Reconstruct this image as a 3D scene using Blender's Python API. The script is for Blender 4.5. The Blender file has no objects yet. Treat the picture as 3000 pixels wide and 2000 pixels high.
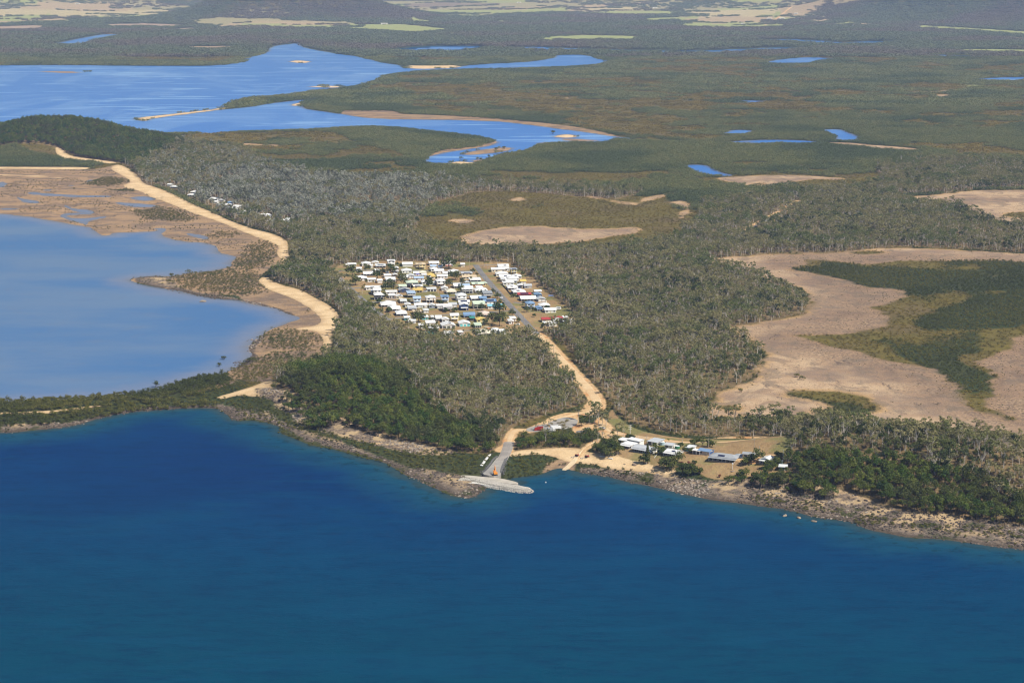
import bpy, bmesh, math, random
import numpy as np
from mathutils import Vector, Matrix, Euler

R = math.radians
scene = bpy.context.scene
COL = scene.collection
random.seed(7)
rng = np.random.default_rng(11)

# ------------------------------------------------------------------ camera, sky, sun, exposure
FPX, CAMH, PITCH = 5833.0, 350.0, math.atan(1130.0 / 5833.0)      # long lens, aircraft height in metres, tilt below the horizon
cam = bpy.data.cameras.new("camera")
cam.lens, cam.sensor_width, cam.clip_start, cam.clip_end = 70.0, 36.0, 5.0, 90000.0
cam_o = bpy.data.objects.new("camera", cam)
COL.objects.link(cam_o)
cam_o.location = (0, 0, CAMH)
cam_o.rotation_euler = (math.pi / 2 - PITCH, 0, 0)
scene.camera = cam_o

SUN_EL = R(50)
SUN_DIR = Vector((0.80, -0.60, 0)).normalized() * math.cos(SUN_EL) + Vector((0, 0, math.sin(SUN_EL)))   # towards the sun: right, a little behind the camera
world = bpy.data.worlds.new("World")
scene.world = world
world.use_nodes = True
wn = world.node_tree
sky = wn.nodes.new("ShaderNodeTexSky")
sky.sky_type = 'NISHITA'
sky.sun_disc = False
sky.sun_elevation = SUN_EL
sky.sun_rotation = math.atan2(SUN_DIR.x, SUN_DIR.y)
sky.altitude = 300
sky.air_density, sky.dust_density, sky.ozone_density = 1.0, 0.4, 1.5
wn.links.new(sky.outputs[0], wn.nodes["Background"].inputs[0])
wn.nodes["Background"].inputs[1].default_value = 0.065
sun = bpy.data.lights.new("sun", 'SUN')
sun.energy, sun.angle, sun.color = 4.9, R(0.5), (1.0, 0.95, 0.87)
sun_o = bpy.data.objects.new("sun", sun)
COL.objects.link(sun_o)
sun_o.rotation_euler = SUN_DIR.to_track_quat('Z', 'Y').to_euler()
scene.view_settings.view_transform = 'Standard'
scene.view_settings.look = 'None'
scene.view_settings.exposure = 0.22
scene.view_settings.gamma = 1.0
scene.cycles.use_denoising = True
scene.cycles.denoising_prefilter = 'ACCURATE'
scene.cycles.filter_width = 1.15
scene.cycles.max_bounces = 5
scene.cycles.diffuse_bounces = 2
scene.cycles.glossy_bounces = 2
scene.cycles.volume_bounces = 0
scene.cycles.sample_clamp_indirect = 4
scene.render.use_persistent_data = False

# ------------------------------------------------------------------ small maths
CP, SP = math.cos(PITCH), math.sin(PITCH)

def ray(u, v):
    """direction of the sight line through survey point (u, v) of the 3000 x 2000 photograph"""
    a, b = (u - 1500.0) / FPX, (1000.0 - v) / FPX
    return a, CP + b * SP, -SP + b * CP

def ground(u, v, z=0.0):
    a, b, c = ray(u, v)
    t = (z - CAMH) / c
    return a * t, b * t

def PG(pts, z=0.0):
    return np.array([ground(u, max(v, -95), z) for u, v in pts])

def vnoise(x, y, seed=0):
    ix, iy = np.floor(x).astype(np.int64), np.floor(y).astype(np.int64)
    fx, fy = x - ix, y - iy
    fx, fy = fx * fx * (3 - 2 * fx), fy * fy * (3 - 2 * fy)
    def h(i, j):
        n = (i * 374761393 + j * 668265263 + seed * 974634777) & 0xFFFFFFFF
        n = ((n ^ (n >> 13)) * 1274126177) & 0xFFFFFFFF
        n = n ^ (n >> 16)
        return (n & 0xFFFF) / 32767.5 - 1.0
    return (h(ix, iy) * (1 - fx) + h(ix + 1, iy) * fx) * (1 - fy) + (h(ix, iy + 1) * (1 - fx) + h(ix + 1, iy + 1) * fx) * fy

def fbm(x, y, scale, octv=4, seed=0):
    s, a, t = 0.0, 1.0, 0.0
    for o in range(octv):
        f = 2.0 ** o / scale
        s = s + a * vnoise(x * f + 17.3 * o, y * f - 9.1 * o, seed + o)
        t += a
        a *= 0.5
    return s / t

def sstep(a, b, x):
    t = np.clip((x - a) / (b - a), 0, 1)
    return t * t * (3 - 2 * t)

FAR = 80.0
def sd_poly(P, x, y, m=FAR):
    """signed distance (inside positive, clipped to +-m) from many points to one polygon"""
    out = np.full(x.shape, -m)
    lo, hi = P.min(0) - m, P.max(0) + m
    k = np.nonzero((x > lo[0]) & (x < hi[0]) & (y > lo[1]) & (y < hi[1]))[0]
    if len(k) == 0:
        return out
    px, py = x[k], y[k]
    d2 = np.full(len(k), m * m)
    ins = np.zeros(len(k), bool)
    A, B = P, np.roll(P, -1, 0)
    for (ax, ay), (bx, by) in zip(A, B):
        ex, ey = bx - ax, by - ay
        L = ex * ex + ey * ey + 1e-9
        t = np.clip(((px - ax) * ex + (py - ay) * ey) / L, 0, 1)
        dx, dy = px - ax - t * ex, py - ay - t * ey
        np.minimum(d2, dx * dx + dy * dy, out=d2)
        if ay != by:
            c = ((ay > py) != (by > py)) & (px < (bx - ax) * (py - ay) / (by - ay) + ax)
            ins ^= c
    d = np.sqrt(d2)
    out[k] = np.where(ins, d, -d)
    return out

def sd_line(L, x, y, m=FAR):
    out = np.full(x.shape, m)
    lo, hi = L.min(0) - m, L.max(0) + m
    k = np.nonzero((x > lo[0]) & (x < hi[0]) & (y > lo[1]) & (y < hi[1]))[0]
    if len(k) == 0:
        return out
    px, py = x[k], y[k]
    d2 = np.full(len(k), m * m)
    for (ax, ay), (bx, by) in zip(L[:-1], L[1:]):
        ex, ey = bx - ax, by - ay
        t = np.clip(((px - ax) * ex + (py - ay) * ey) / (ex * ex + ey * ey + 1e-9), 0, 1)
        dx, dy = px - ax - t * ex, py - ay - t * ey
        np.minimum(d2, dx * dx + dy * dy, out=d2)
    out[k] = np.sqrt(d2)
    return out

def sd_any(polys, x, y, m=FAR):
    s = np.full(x.shape, -m)
    for P in polys:
        np.maximum(s, sd_poly(P, x, y, m), out=s)
    return s

def smooth(P, n=2):
    """Chaikin corner cutting, so surveyed outlines curve like real shores"""
    for _ in range(n):
        Q = np.roll(P, -1, 0)
        P = np.stack([P * .75 + Q * .25, P * .25 + Q * .75], 1).reshape(-1, 2)
    return P

def smooth_line(P, n=2):
    P = np.asarray(P, float)
    for _ in range(n):
        a, b = P[:-1], P[1:]
        P = np.concatenate([P[:1], np.stack([a * .75 + b * .25, a * .25 + b * .75], 1).reshape(-1, 2), P[-1:]])
    return P

# ------------------------------------------------------------------ survey of the place (photograph points, turned into ground metres)
W_SEA = [(-900,1275),(0,1267),(34,1267),(106,1260),(191,1252),(255,1237),(298,1222),(383,1207),(510,1197),(630,1194),(664,1211),(680,1233),
 (766,1233),(829,1254),(817,1267),(851,1280),(915,1305),(1000,1322),(1060,1340),(1122,1352),(1165,1378),(1200,1397),(1225,1402),(1251,1420),(1277,1430),(1322,1453),
 (1360,1458),(1391,1457),(1412,1440),(1430,1428),(1480,1425),(1518,1412),(1490,1404),(1470,1400),(1488,1402),(1519,1397),(1555,1394),(1588,1390),(1613,1376),(1644,1370),(1672,1376),(1710,1387),
 (1761,1392),(1800,1401),(1849,1414),(1908,1425),(1998,1445),(2072,1462),(2146,1471),(2236,1484),(2310,1493),(2389,1517),(2493,1525),
 (2538,1550),(2598,1561),(2657,1575),(2746,1578),(2821,1587),(2880,1597),(3000,1608),(3300,1640),(4200,1700)]
W_BAY = [(-900,630),(0,625),(43,630),(106,638),(170,651),(255,664),(272,667),(281,684),(315,693),(336,681),(390,681),(451,678),(472,672),(430,668),(480,668),(489,676),
 (466,688),(532,709),(595,709),(638,722),(642,741),(680,748),(698,756),(676,769),(680,780),(629,792),(583,799),(553,799),(523,807),(489,810),(447,807),
 (374,817),(408,831),(459,843),(498,848),(549,858),(587,867),(629,875),(698,879),(720,886),(744,892),(808,903),(851,922),(885,933),(851,943),(787,965),
 (757,990),(723,1024),(744,1041),(723,1058),(680,1082),(655,1094),(612,1100),(587,1104),(532,1116),(468,1141),(361,1158),(298,1165),(0,1178),(-900,1190)]
W_ESTUARY = [(-900,196),(0,192),(190,191),(500,194),(630,193),(715,184),(714,172),(787,155),(789,142),(808,133),(876,127),(880,136),(915,145),(1000,160),
 (1042,164),(1094,177),(1140,187),(1183,192),(1185,200),(1290,202),(1353,193),(1425,188),(1510,184),(1574,179),(1612,172),(1627,166),(1634,161),(1731,162),(1742,170),(1795,181),
 (1766,188),(1723,195),(1553,203),(1425,205),(1340,207),(1276,209),(1191,214),(1128,224),(1113,232),(1098,240),(1064,251),(1000,263),
 (936,268),(851,279),(787,286),(723,289),(697,298),(651,317),(587,325),(489,336),(385,347),(425,357),(438,348),(553,334),(651,321),(740,313),
 (787,303),(885,293),(960,288),(893,299),(883,310),(893,319),(936,325),(1000,334),(1094,349),(1298,351),(1383,353),(1468,356),(1553,366),(1638,378),(1702,385),(1808,402),
 (1850,404),(1855,408),(1790,410),(1778,421),(1680,419),(1617,419),(1578,425),(1553,442),(1502,449),(1468,455),(1434,466),(1404,481),(1383,487),(1255,483),(1238,474),
 (1255,459),(1306,445),(1383,436),(1447,424),(1458,416),(1438,409),(1383,401),(1298,390),(1213,382),(1149,375),(1085,373),(1000,376),(936,381),(808,386),(553,392),
 (425,396),(200,410),(0,415),(-900,420)]
CREEKS = [  # centre line, how many survey points high the open water looks
 ([(196,132),(230,123),(270,114),(300,108),(340,101)],1.8), ([(1256,146),(1290,141),(1330,138)],9), ([(1560,140),(1640,143),(1720,146),(1860,150),(2000,152),(2085,150),(2180,147),(2300,141)],5.5),
 ([(2270,116),(2370,121),(2450,129),(2490,128),(2570,122)],4), ([(2304,183),(2325,176),(2375,170)],5), ([(2163,296),(2202,294)],3), ([(2140,389),(2164,384),(2166,380)],4),
 ([(2432,378),(2445,385),(2468,393),(2478,400),(2468,408)],3.5), ([(2036,482),(2055,495),(2085,505),(2100,508)],5), ([(2905,232),(2960,228),(3080,227)],6), ([(2740,162),(2790,164)],4),
 ([(2195,414),(2225,412),(2290,411),(2330,413)],9), ([(1840,406),(1980,411),(2060,413),(2200,415)],.8)]
ISLANDS = {'sand': [[(838,181),(870,176),(925,182),(880,186)], [(1616,401),(1650,393),(1690,396),(1690,404),(1640,404)], [(1310,480),(1340,472),(1400,478),(1390,486),(1320,486)],
                    [(1185,193),(1250,196),(1350,193),(1353,199),(1250,203),(1185,201)], [(2177,417),(2200,416),(2200,419),(2177,419)], [(880,300),(845,309),(870,311),(900,306)], [(885,255),(960,252),(1005,252),(1000,258),(940,257)]],
           'mud': [[(81,211),(170,209),(289,212),(200,215)], [(1617,409),(1680,407),(1778,413),(1690,415)],
                   [(1345,456),(1380,444),(1440,435),(1500,431),(1495,440),(1450,449)], [(1379,470),(1410,467),(1432,466),(1420,478),(1395,477)], [(1580,418),(1640,417),(1690,421),(1640,424),(1580,423)],[(1480,195),(1540,197),(1520,200)]]}
POOLS = [[(0,532),(21,534),(13,551),(-30,552)], [(72,562),(115,563),(128,567),(255,573),(330,574),(328,578),(255,580),(128,573),(85,570)], [(51,575),(64,582),(119,590),(119,595),(102,598),(60,590),(47,582)],
 [(187,601),(195,601),(213,612),(264,614),(278,623),(258,631),(200,630),(185,633),(204,637),(255,641),(312,633),(318,637),(258,646),(255,666),(240,652),(200,645),(176,634),(180,626),(230,624),(250,622),(210,618)],
 [(319,591),(383,594),(468,603),(474,608),(404,608),(362,601)], [(372,580),(425,573),(464,584),(425,591)], [(247,533),(262,527),(276,525),(262,534)], [(191,543),(223,542),(223,546),(191,546)],
 [(123,556),(158,555),(155,559),(124,559)], [(332,553),(366,556),(360,560),(340,558)], [(297,515),(315,514),(314,517),(298,518)], [(549,682),(566,687),(595,690),(617,698),(602,703),(580,697),(551,688)],
 [(0,609),(60,612),(60,615),(0,614)], [(410,616),(430,615),(430,619),(412,620)], [(144,597),(166,598),(166,600),(146,600)]]
TIDAL = [[(-900,490),(0,493),(120,497),(255,502),(300,497),(345,486),(365,500),(365,522),(385,540),(425,570),(468,591),(523,612),(553,625),(617,647),(672,667),(723,690),(795,716),(821,731),
   (808,748),(829,769),(815,790),(780,800),(755,826),(778,854),(829,869),(893,897),(944,935),(936,960),(868,969),(944,980),(949,1033),(940,1062),(900,1085),(850,1110),(800,1135),(790,1150),(740,1140),(690,1120),(560,1160),(640,1150),(700,1130),(640,1090),(600,1080),
   (640,1000),(700,940),(760,930),(700,870),(550,860),(350,817),(480,795),(640,780),(660,750),(600,720),(450,700),(250,700),(100,650),(-900,640)],
  [(1094,352),(1000,345),(1000,328),(1080,326),(1165,329),(1170,338),(1255,340),(1383,345),(1510,355),(1595,364),(1680,374),(1765,389),(1820,402),(1760,400),(1640,382),(1468,360),(1300,355)],
  [(1250,462),(1255,455),(1306,438),(1383,430),(1447,418),(1452,410),(1462,415),(1450,428),(1390,440),(1310,450)],[(0,1275),(60,1272),(200,1258),(300,1226),(400,1208),(640,1196),(690,1232),(740,1225),(830,1252),(900,1295),(1000,1318),(1050,1330),(1120,1350),(1200,1395),(1290,1430),(1400,1450),(1420,1425),(1350,1400),(1200,1370),(1100,1335),(1000,1300),(900,1270),(800,1225),(640,1186),(400,1195),(200,1240),(0,1250)],
  [(1590,1385),(1605,1360),(1640,1352),(1690,1358),(1680,1380),(1640,1374)]]
SAND = [[(651,317),(587,325),(489,336),(385,346),(425,357),(438,348),(553,335),(651,322),(700,312)], [(319,498),(365,522),(388,540),(352,548),(400,562),(425,570),(468,591),(523,612),(553,625),(617,647),(672,667),(723,690),(795,716),(821,731),(808,748),(829,769),(820,793),(829,797),(834,780),(851,761),(842,735),(846,714),(808,692),(744,678),(714,667),
   (680,655),(617,625),(566,604),(510,574),(459,553),(421,544),(408,523),(383,502),(353,487),(340,487)],
  [(753,826),(778,854),(829,869),(893,897),(944,935),(936,960),(868,966),(868,971),(944,980),(949,1033),(940,1062),(957,1045),(978,1020),(970,986),(1000,956),(995,931),(974,905),(915,875),(876,854),(808,837),(778,814)],
  [(160,450),(183,453),(204,464),(298,474),(350,481),(340,485),(255,479),(190,472),(170,466)], [(-100,493),(85,494),(281,494),(255,502),(120,500),(-100,498)], [(-50,515),(90,518),(187,524),(187,527),(90,522),(-50,518)],
  [(1488,1345),(1510,1332),(1560,1328),(1620,1326),(1690,1326),(1740,1345),(1790,1345),(1830,1352),(1900,1365),(1960,1385),(1985,1400),(1960,1408),(1900,1395),(1840,1385),(1790,1380),(1730,1366),(1690,1362),(1640,1352),(1600,1342),(1540,1342),(1500,1350)],
  [(-100,1217),(0,1218),(60,1215),(150,1212),(260,1197),(330,1190),(260,1203),(150,1219),(60,1222),(-100,1224)],
  [(630,1172),(700,1165),(760,1150),(800,1140),(800,1155),(790,1175),(860,1200),(850,1210),(780,1190),(700,1172),(650,1178)],
  [(2420,1462),(2500,1480),(2560,1492),(2560,1500),(2490,1490),(2420,1470)], [(2620,1516),(2700,1530),(2700,1536),(2620,1524)],
  [(950,1260),(1060,1278),(1180,1310),(1300,1325),(1280,1335),(1150,1320),(1040,1295)]]
ROCK = [[(860,1205),(900,1215),(960,1240),(1060,1268),(1180,1298),(1280,1322),(1350,1335),(1300,1345),(1200,1335),(1100,1310),(1000,1285),(900,1260),(840,1225)],
  [(1740,1375),(1800,1380),(1850,1388),(1950,1402),(2000,1410),(2090,1425),(2200,1430),(2300,1442),(2400,1462),(2520,1485),(2640,1515),(2760,1525),(2880,1540),(3050,1560),(3050,1620),(2880,1600),(2740,1582),(2590,1565),(2530,1552),(2490,1528),(2390,1520),(2310,1496),(2230,1487),(2070,1464),(1908,1427),(1800,1403),(1750,1394)],
  [(1200,1385),(1260,1405),(1330,1412),(1420,1422),(1415,1442),(1391,1459),(1330,1455),(1270,1430),(1200,1400)], [(374,817),(450,806),(500,812),(520,840),(560,855),(640,868),(720,880),(800,898),(880,928),(820,930),(740,900),(600,880),(480,850)],
  [(640,1075),(700,1010),(750,985),(790,975),(760,1000),(740,1030),(760,1060),(700,1080)],[(1705,1372),(1760,1380),(1800,1390),(1800,1403),(1740,1396),(1690,1384)],
  [(740,1160),(790,1172),(850,1195),(870,1210),(900,1225),(880,1240),(820,1215),(760,1185)]]
DIRT = [[(1600,1236),(1640,1221),(1672,1216),(1692,1222),(1702,1238),(1690,1252),(1660,1258),(1600,1268),(1548,1274),(1540,1264),(1575,1250),(1600,1240)], [(1690,1250),(1720,1246),(1745,1250),(1735,1276),(1690,1282),(1672,1268)],
  [(1738,1168),(1766,1170),(1768,1190),(1750,1205),(1718,1216),(1690,1210),(1715,1195)], [(1758,1226),(1782,1246),(1806,1268),(1790,1296),(1768,1302),(1752,1272),(1742,1246)], [(1722,1312),(1750,1296),(1764,1300),(1745,1320),(1700,1352),(1680,1352)],
  [(1477,1318),(1485,1290),(1497,1262),(1505,1263),(1499,1290),(1496,1322)], [(1440,1330),(1478,1312),(1490,1322),(1470,1340)], [(2250,1300),(2080,1300),(2100,1308),(2280,1312)], [(2150,1388),(2220,1394),(2290,1402),(2230,1412),(2160,1400)]]
LAWN = [[(1000,772),(1100,764),(1300,764),(1380,768),(1490,765),(1520,788),(1560,810),(1600,850),(1640,880),(1690,925),(1690,950),(1600,962),(1575,975),(1500,992),(1380,1000),(1250,994),(1160,955),(1110,920),(1060,892),(1018,850),(985,822),(965,800),(975,788)],
  [(1795,1262),(1850,1278),(1960,1295),(2100,1310),(2240,1318),(2290,1330),(2310,1370),(2312,1395),(2270,1405),(2150,1395),(2060,1375),(2000,1375),(1960,1385),(1900,1365),(1840,1352),(1800,1340),(1780,1310)], [(2060,1360),(2200,1372),(2310,1392),(2300,1400),(2280,1425),(2200,1418),(2100,1412),(2040,1395),(2030,1375)],
  [(1790,1190),(1810,1220),(1850,1250),(1900,1268),(2000,1290),(2140,1302),(2280,1312),(2300,1330),(2200,1322),(2050,1310),(1900,1285),(1810,1262),(1775,1230)]]
PAN = [[(2068,773),(2102,763),(2179,758),(2272,750),(2353,750),(2485,746),(2566,735),(2638,731),(2723,733),(2851,741),(3000,750),(3300,760),(3300,790),(3000,773),(2915,769),(2808,771),(2638,767),(2553,786),(2502,778),(2425,769),(2374,767),(2357,778),(2315,795),(2353,803),(2408,814),(2476,827),(2523,844),(2561,850),(2638,850),
   (2664,871),(2595,899),(2540,909),(2595,922),(2604,943),(2544,973),(2489,988),(2383,990),(2315,988),(2383,1007),(2447,1029),(2510,1037),(2574,1058),(2659,1080),(2744,1101),(2787,1139),(2829,1177),(2851,1203),(2914,1220),(2983,1243),
   (2936,1224),(2885,1203),(2893,1177),(2923,1169),(2914,1131),(2940,1114),(2893,1086),(2851,1067),(2914,1050),(2974,1029),(2944,999),(3000,982),(3300,970),(3300,1425),(3000,1366),(2914,1362),(2851,1350),(2766,1330),(2680,1312),(2595,1276),(2510,1262),
   (2383,1256),(2323,1256),(2255,1242),(2183,1236),(2128,1236),(2062,1215),(2102,1156),(2140,1139),(2196,1122),(2200,1101),(2238,1071),(2230,1037),(2200,1007),(2140,978),(2106,971),(2170,960),(2238,950),(2315,939),(2366,922),(2379,897),(2366,871),(2323,850),(2272,833),(2238,812),(2183,799),(2119,795),(2072,782)],
  [(2617,583),(2787,574),(2842,563),(3000,561),(3300,561),(3300,690),(3000,664),(2906,653),(2872,634),(2808,612),(2723,598)],
  [(1345,698),(1403,682),(1531,666),(1658,676),(1786,676),(1862,668),(1892,684),(1786,704),(1658,720),(1505,726),(1345,722)],
  [(2089,523),(2213,517),(2374,519),(2527,530),(2442,542),(2361,530),(2293,549),(2238,553),(2183,553),(2187,544),(2128,538)], [(2400,419),(2510,425),(2715,442),(2680,449),(2553,438),(2404,425)],
  [(1957,597),(2000,591),(2034,612),(2013,638),(1990,652),(1985,635),(2005,618),(1965,608)], [(1723,578),(1808,592),(1872,600),(1876,587),(1978,566),(1990,572),(1890,595),(1870,610),(1800,600),(1725,584)], [(1320,648),(1380,652),(1372,660),(1330,656)],[(1500,585),(1535,580),(1530,592),(1505,593)],
  [(500,137),(600,139),(690,136),(690,144),(620,147),(520,142)], [(690,424),(740,425),(830,429),(828,433),(730,431),(685,428)], [(590,456),(680,458),(680,465),(590,464)], [(2655,274),(2740,270),(2815,265),(2800,270),(2700,277)], [(2880,500),(2930,497),(2928,501),(2890,503)], [(2720,281),(2790,280),(2780,290),(2730,288)],[(2980,285),(3060,283),(3060,290),(2985,291)], [(1646,290),(1680,288),(1680,292),(1646,293)]]
PAN_ISLE = [[(2304,1156),(2340,1152),(2468,1156),(2532,1169),(2553,1184),(2578,1205),(2553,1218),(2489,1224),(2430,1222),(2383,1220),(2383,1214),(2438,1205),(2438,1197),(2383,1180),(2310,1171)], [(2106,1195),(2150,1198),(2178,1203),(2140,1212),(2110,1205)],
  [(2295,562),(2330,536),(2400,529),(2445,533),(2500,530),(2560,535),(2520,548),(2440,555),(2340,556)], [(2940,632),(2975,628),(3100,622),(3100,640),(3000,645),(2945,640)], [(2485,745),(2550,740),(2600,746),(2560,751),(2500,750)], [(2205,543),(2235,541),(2238,546),(2210,547)]]
MARSH = [[(1225,640),(1260,600),(1327,580),(1400,566),(1530,560),(1720,565),(1913,575),(1990,595),(2030,620),(2020,650),(1964,690),(1850,702),(1700,736),(1500,742),(1340,736),(1240,712),(1215,675)],
  [(2300,760),(2500,760),(2850,770),(3300,790),(3300,980),(2950,1010),(2980,1040),(2900,1180),(2990,1245),(2900,1215),(2750,1105),(2550,1060),(2300,990),(2500,960),(2560,880),(2400,800)],
  [(560,400),(800,400),(1000,390),(1230,395),(1400,420),(1230,470),(1250,500),(1180,520),(1000,520),(800,500),(640,450)], [(2050,560),(2100,480),(2300,470),(2600,470),(2640,520),(2560,560),(2300,570)]]
MANGROVE = [[(-900,1178),(0,1175),(298,1163),(468,1140),(612,1100),(660,1098),(690,1120),(640,1160),(560,1172),(480,1180),(400,1195),(255,1205),(120,1225),(-900,1240)], [(-900,1230),(0,1228),(150,1222),(300,1200),(450,1180),(620,1185),(640,1195),(400,1203),(255,1233),(100,1255),(-900,1268)],
  [(670,1180),(740,1190),(850,1225),(920,1260),(1000,1290),(980,1305),(900,1275),(830,1245),(760,1228),(690,1222)], [(1185,1340),(1230,1325),(1320,1340),(1400,1350),(1425,1370),(1400,1390),(1330,1395),(1250,1385),(1190,1370)],
  [(1480,1385),(1500,1355),(1540,1345),(1600,1337),(1632,1345),(1620,1362),(1600,1368),(1585,1388),(1520,1396),(1490,1400)], [(1692,1355),(1730,1360),(1790,1375),(1850,1392),(1935,1418),(1900,1418),(1800,1392),(1740,1385),(1700,1375)],
 [(2480,1540),(2520,1510),(2620,1530),(2760,1545),(2900,1560),(3050,1575),(3050,1595),(2900,1582),(2740,1565),(2620,1548),(2540,1545)], [(2210,1458),(2300,1468),(2400,1490),(2480,1505),(2460,1512),(2330,1490),(2210,1472)],
  [(-900,445),(0,440),(100,455),(160,468),(250,480),(330,484),(290,492),(150,495),(-900,490)],
  [(900,300),(960,290),(1100,285),(1250,330),(1500,345),(1700,372),(1500,355),(1300,342),(1170,337),(1160,328),(1000,330),(900,318)], [(840,372),(1100,374),(1240,385),(1400,404),(1450,416),(1400,432),(1300,442),(1260,455),(1240,470),(1100,440),(1000,400)], [(1390,482),(1440,465),(1500,450),(1560,440),(1600,425),(1700,420),(1800,415),(2000,415),(2040,460),(2030,500),(1900,510),(1700,510),(1500,490)],
  [(1900,415),(2300,425),(2400,440),(2700,450),(2900,470),(2600,480),(2300,480),(2040,480)], [(2390,772),(2480,778),(2560,790),(2640,790),(2760,800),(2820,830),(2700,850),(2560,846),(2470,825),(2400,805)], [(2640,935),(2760,900),(2900,870),(3050,860),(3050,960),(2900,975),(2780,990),(2640,985)], [(2860,775),(3050,785),(3050,815),(2900,810)], [(2480,1000),(2560,990),(2700,985),(2900,960),(2940,1000),(2880,1040),(2800,1050),(2880,1100),(2900,1160),(2840,1180),(2760,1100),(2620,1050)]]
SCRUB = [[(240,545),(300,520),(380,530),(385,540),(340,550),(280,552)], [(310,560),(380,550),(410,565),(350,570)], [(370,622),(470,606),(580,640),(560,660),(480,655),(400,645)], [(580,695),(640,680),(700,690),(670,705)], [(500,815),(560,800),(700,795),(780,812),(790,845),(765,872),(690,870),(560,858),(500,840)],
 [(740,985),(800,972),(860,970),(940,978),(940,1015),(905,1040),(840,1040),(780,1025),(745,1008)], [(670,790),(690,755),(740,715),(800,710),(815,735),(805,775),(760,800),(700,805)], [(650,1105),(720,1055),(800,1035),(910,1040),(910,1085),(840,1105),(780,1140),(720,1150),(680,1135)], [(-100,460),(60,470),(200,490),(100,496),(-100,490)]]
WOOD = [[(930,745),(1560,742),(1640,830),(1740,940),(1640,1000),(1500,1010),(1200,1010),(1000,870),(950,790)], [(500,560),(420,545),(385,500),(360,485),(420,450),(560,430),(700,445),(800,490),(1000,530),(1300,530),(1480,545),(1700,558),(1900,568),(1800,590),(1500,565),(1390,568),(1270,600),(1230,640),(1210,705),(1300,738),(1500,746),(1700,742),(1850,726),(1964,712),(2040,660),(2060,600),(2300,570),(2560,555),(2600,530),(2560,500),(2620,485),(2700,478),(2850,475),(3000,488),(3300,488),
   (3300,565),(3000,556),(2842,560),(2787,570),(2617,580),(2700,603),(2808,616),(2872,638),(2906,657),(3000,668),(3300,700),(3300,760),(3000,747),(2851,738),(2638,728),(2485,744),(2353,748),(2272,748),(2179,756),(2068,770),(2119,798),(2183,801),(2238,814),(2323,853),(2379,897),(2366,924),(2238,952),(2106,971),
   (2200,1007),(2238,1071),(2196,1122),(2102,1156),(2062,1205),(2100,1240),(2183,1240),(2383,1260),(2510,1266),(2680,1316),(2766,1334),(2851,1354),(3000,1370),(3300,1430),(3300,1580),(3000,1550),(2900,1538),(2800,1520),(2750,1515),(2650,1505),(2590,1490),(2530,1470),(2450,1450),(2330,1440),(2200,1430),(2240,1410),(2300,1408),(2312,1395),
   (2315,1340),(2280,1312),(2140,1300),(2000,1288),(1900,1266),(1845,1248),(1805,1215),(1785,1185),(1745,1140),(1700,1080),(1640,1005),(1595,965),(1680,968),(1720,945),(1700,920),(1640,870),(1565,805),(1500,760),(1380,752),(1000,752),(955,790),(950,800),(1000,838),(1062,900),(1110,930),(1180,970),(1260,1000),(1400,1003),(1560,990),(1640,1090),(1700,1150),(1725,1185),(1690,1198),(1645,1212),(1600,1226),(1562,1240),(1530,1252),
   (1505,1258),(1484,1296),(1440,1322),(1390,1315),(1300,1310),(1200,1285),(1100,1265),(960,1240),(900,1222),(850,1198),(800,1165),(790,1150),(850,1112),(900,1090),(945,1060),(960,1048),(980,1020),(975,985),(1003,956),(998,930),(978,905),(915,872),(876,850),(808,832),(790,820),(800,808),(835,798),(840,780),(855,761),(848,735),(850,714),(812,690),(744,674),(690,655),(620,622),(566,598)]]
RAIN = [[(790,1150),(850,1112),(930,1075),(1010,1065),(1090,1075),(1150,1110),(1220,1165),(1290,1215),(1380,1270),(1440,1290),(1470,1305),(1445,1330),(1390,1328),(1300,1326),(1205,1306),(1105,1286),(970,1256),(905,1236),(855,1208),(800,1170)],
  [(2290,1412),(2325,1350),(2360,1330),(2450,1330),(2600,1345),(2700,1365),(2800,1400),(2900,1440),(3050,1480),(3300,1500),(3300,1580),(3000,1550),(2900,1538),(2800,1520),(2750,1515),(2650,1505),(2590,1490),(2530,1470),(2450,1450),(2330,1440),(2200,1430),(2240,1412)]]
HILLBASE = [(-900,470),(-200,452),(60,447),(160,450),(250,470),(340,482),(390,488),(470,462),(540,440),(500,418),(380,404),(200,398),(-900,398)]
THICKET = [[(1500,1326),(1496,1302),(1530,1290),(1600,1290),(1660,1296),(1712,1302),(1722,1314),(1692,1328),(1640,1322),(1590,1332),(1520,1330)], [(1728,1338),(1745,1322),(1785,1316),(1815,1326),(1808,1340),(1775,1346),(1742,1345)], [(1380,1318),(1420,1300),(1470,1296),(1480,1306),(1470,1322),(1430,1334),(1390,1332)], [(2300,1405),(2340,1395),(2340,1440),(2230,1436),(2120,1428),(2140,1418),(2230,1422)], [(820,1190),(900,1215),(960,1236),(1000,1246),(960,1250),(880,1228),(810,1200)]]
BARE = [[(2695,1482),(2725,1445),(2755,1445),(2772,1468),(2740,1495)], [(1272,1292),(1300,1276),(1322,1286),(1318,1304),(1285,1304)], [(2362,1435),(2380,1432),(2385,1446),(2372,1448)], [(2375,690),(2400,683),(2420,690),(2390,708)], [(1340,752),(1370,748),(1372,758),(1345,760)], [(1465,762),(1495,758),(1490,766),(1468,766)], [(1320,1238),(1360,1230),(1370,1236),(1330,1246)], [(2790,1510),(2830,1500),(2850,1512),(2810,1522)]]
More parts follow.
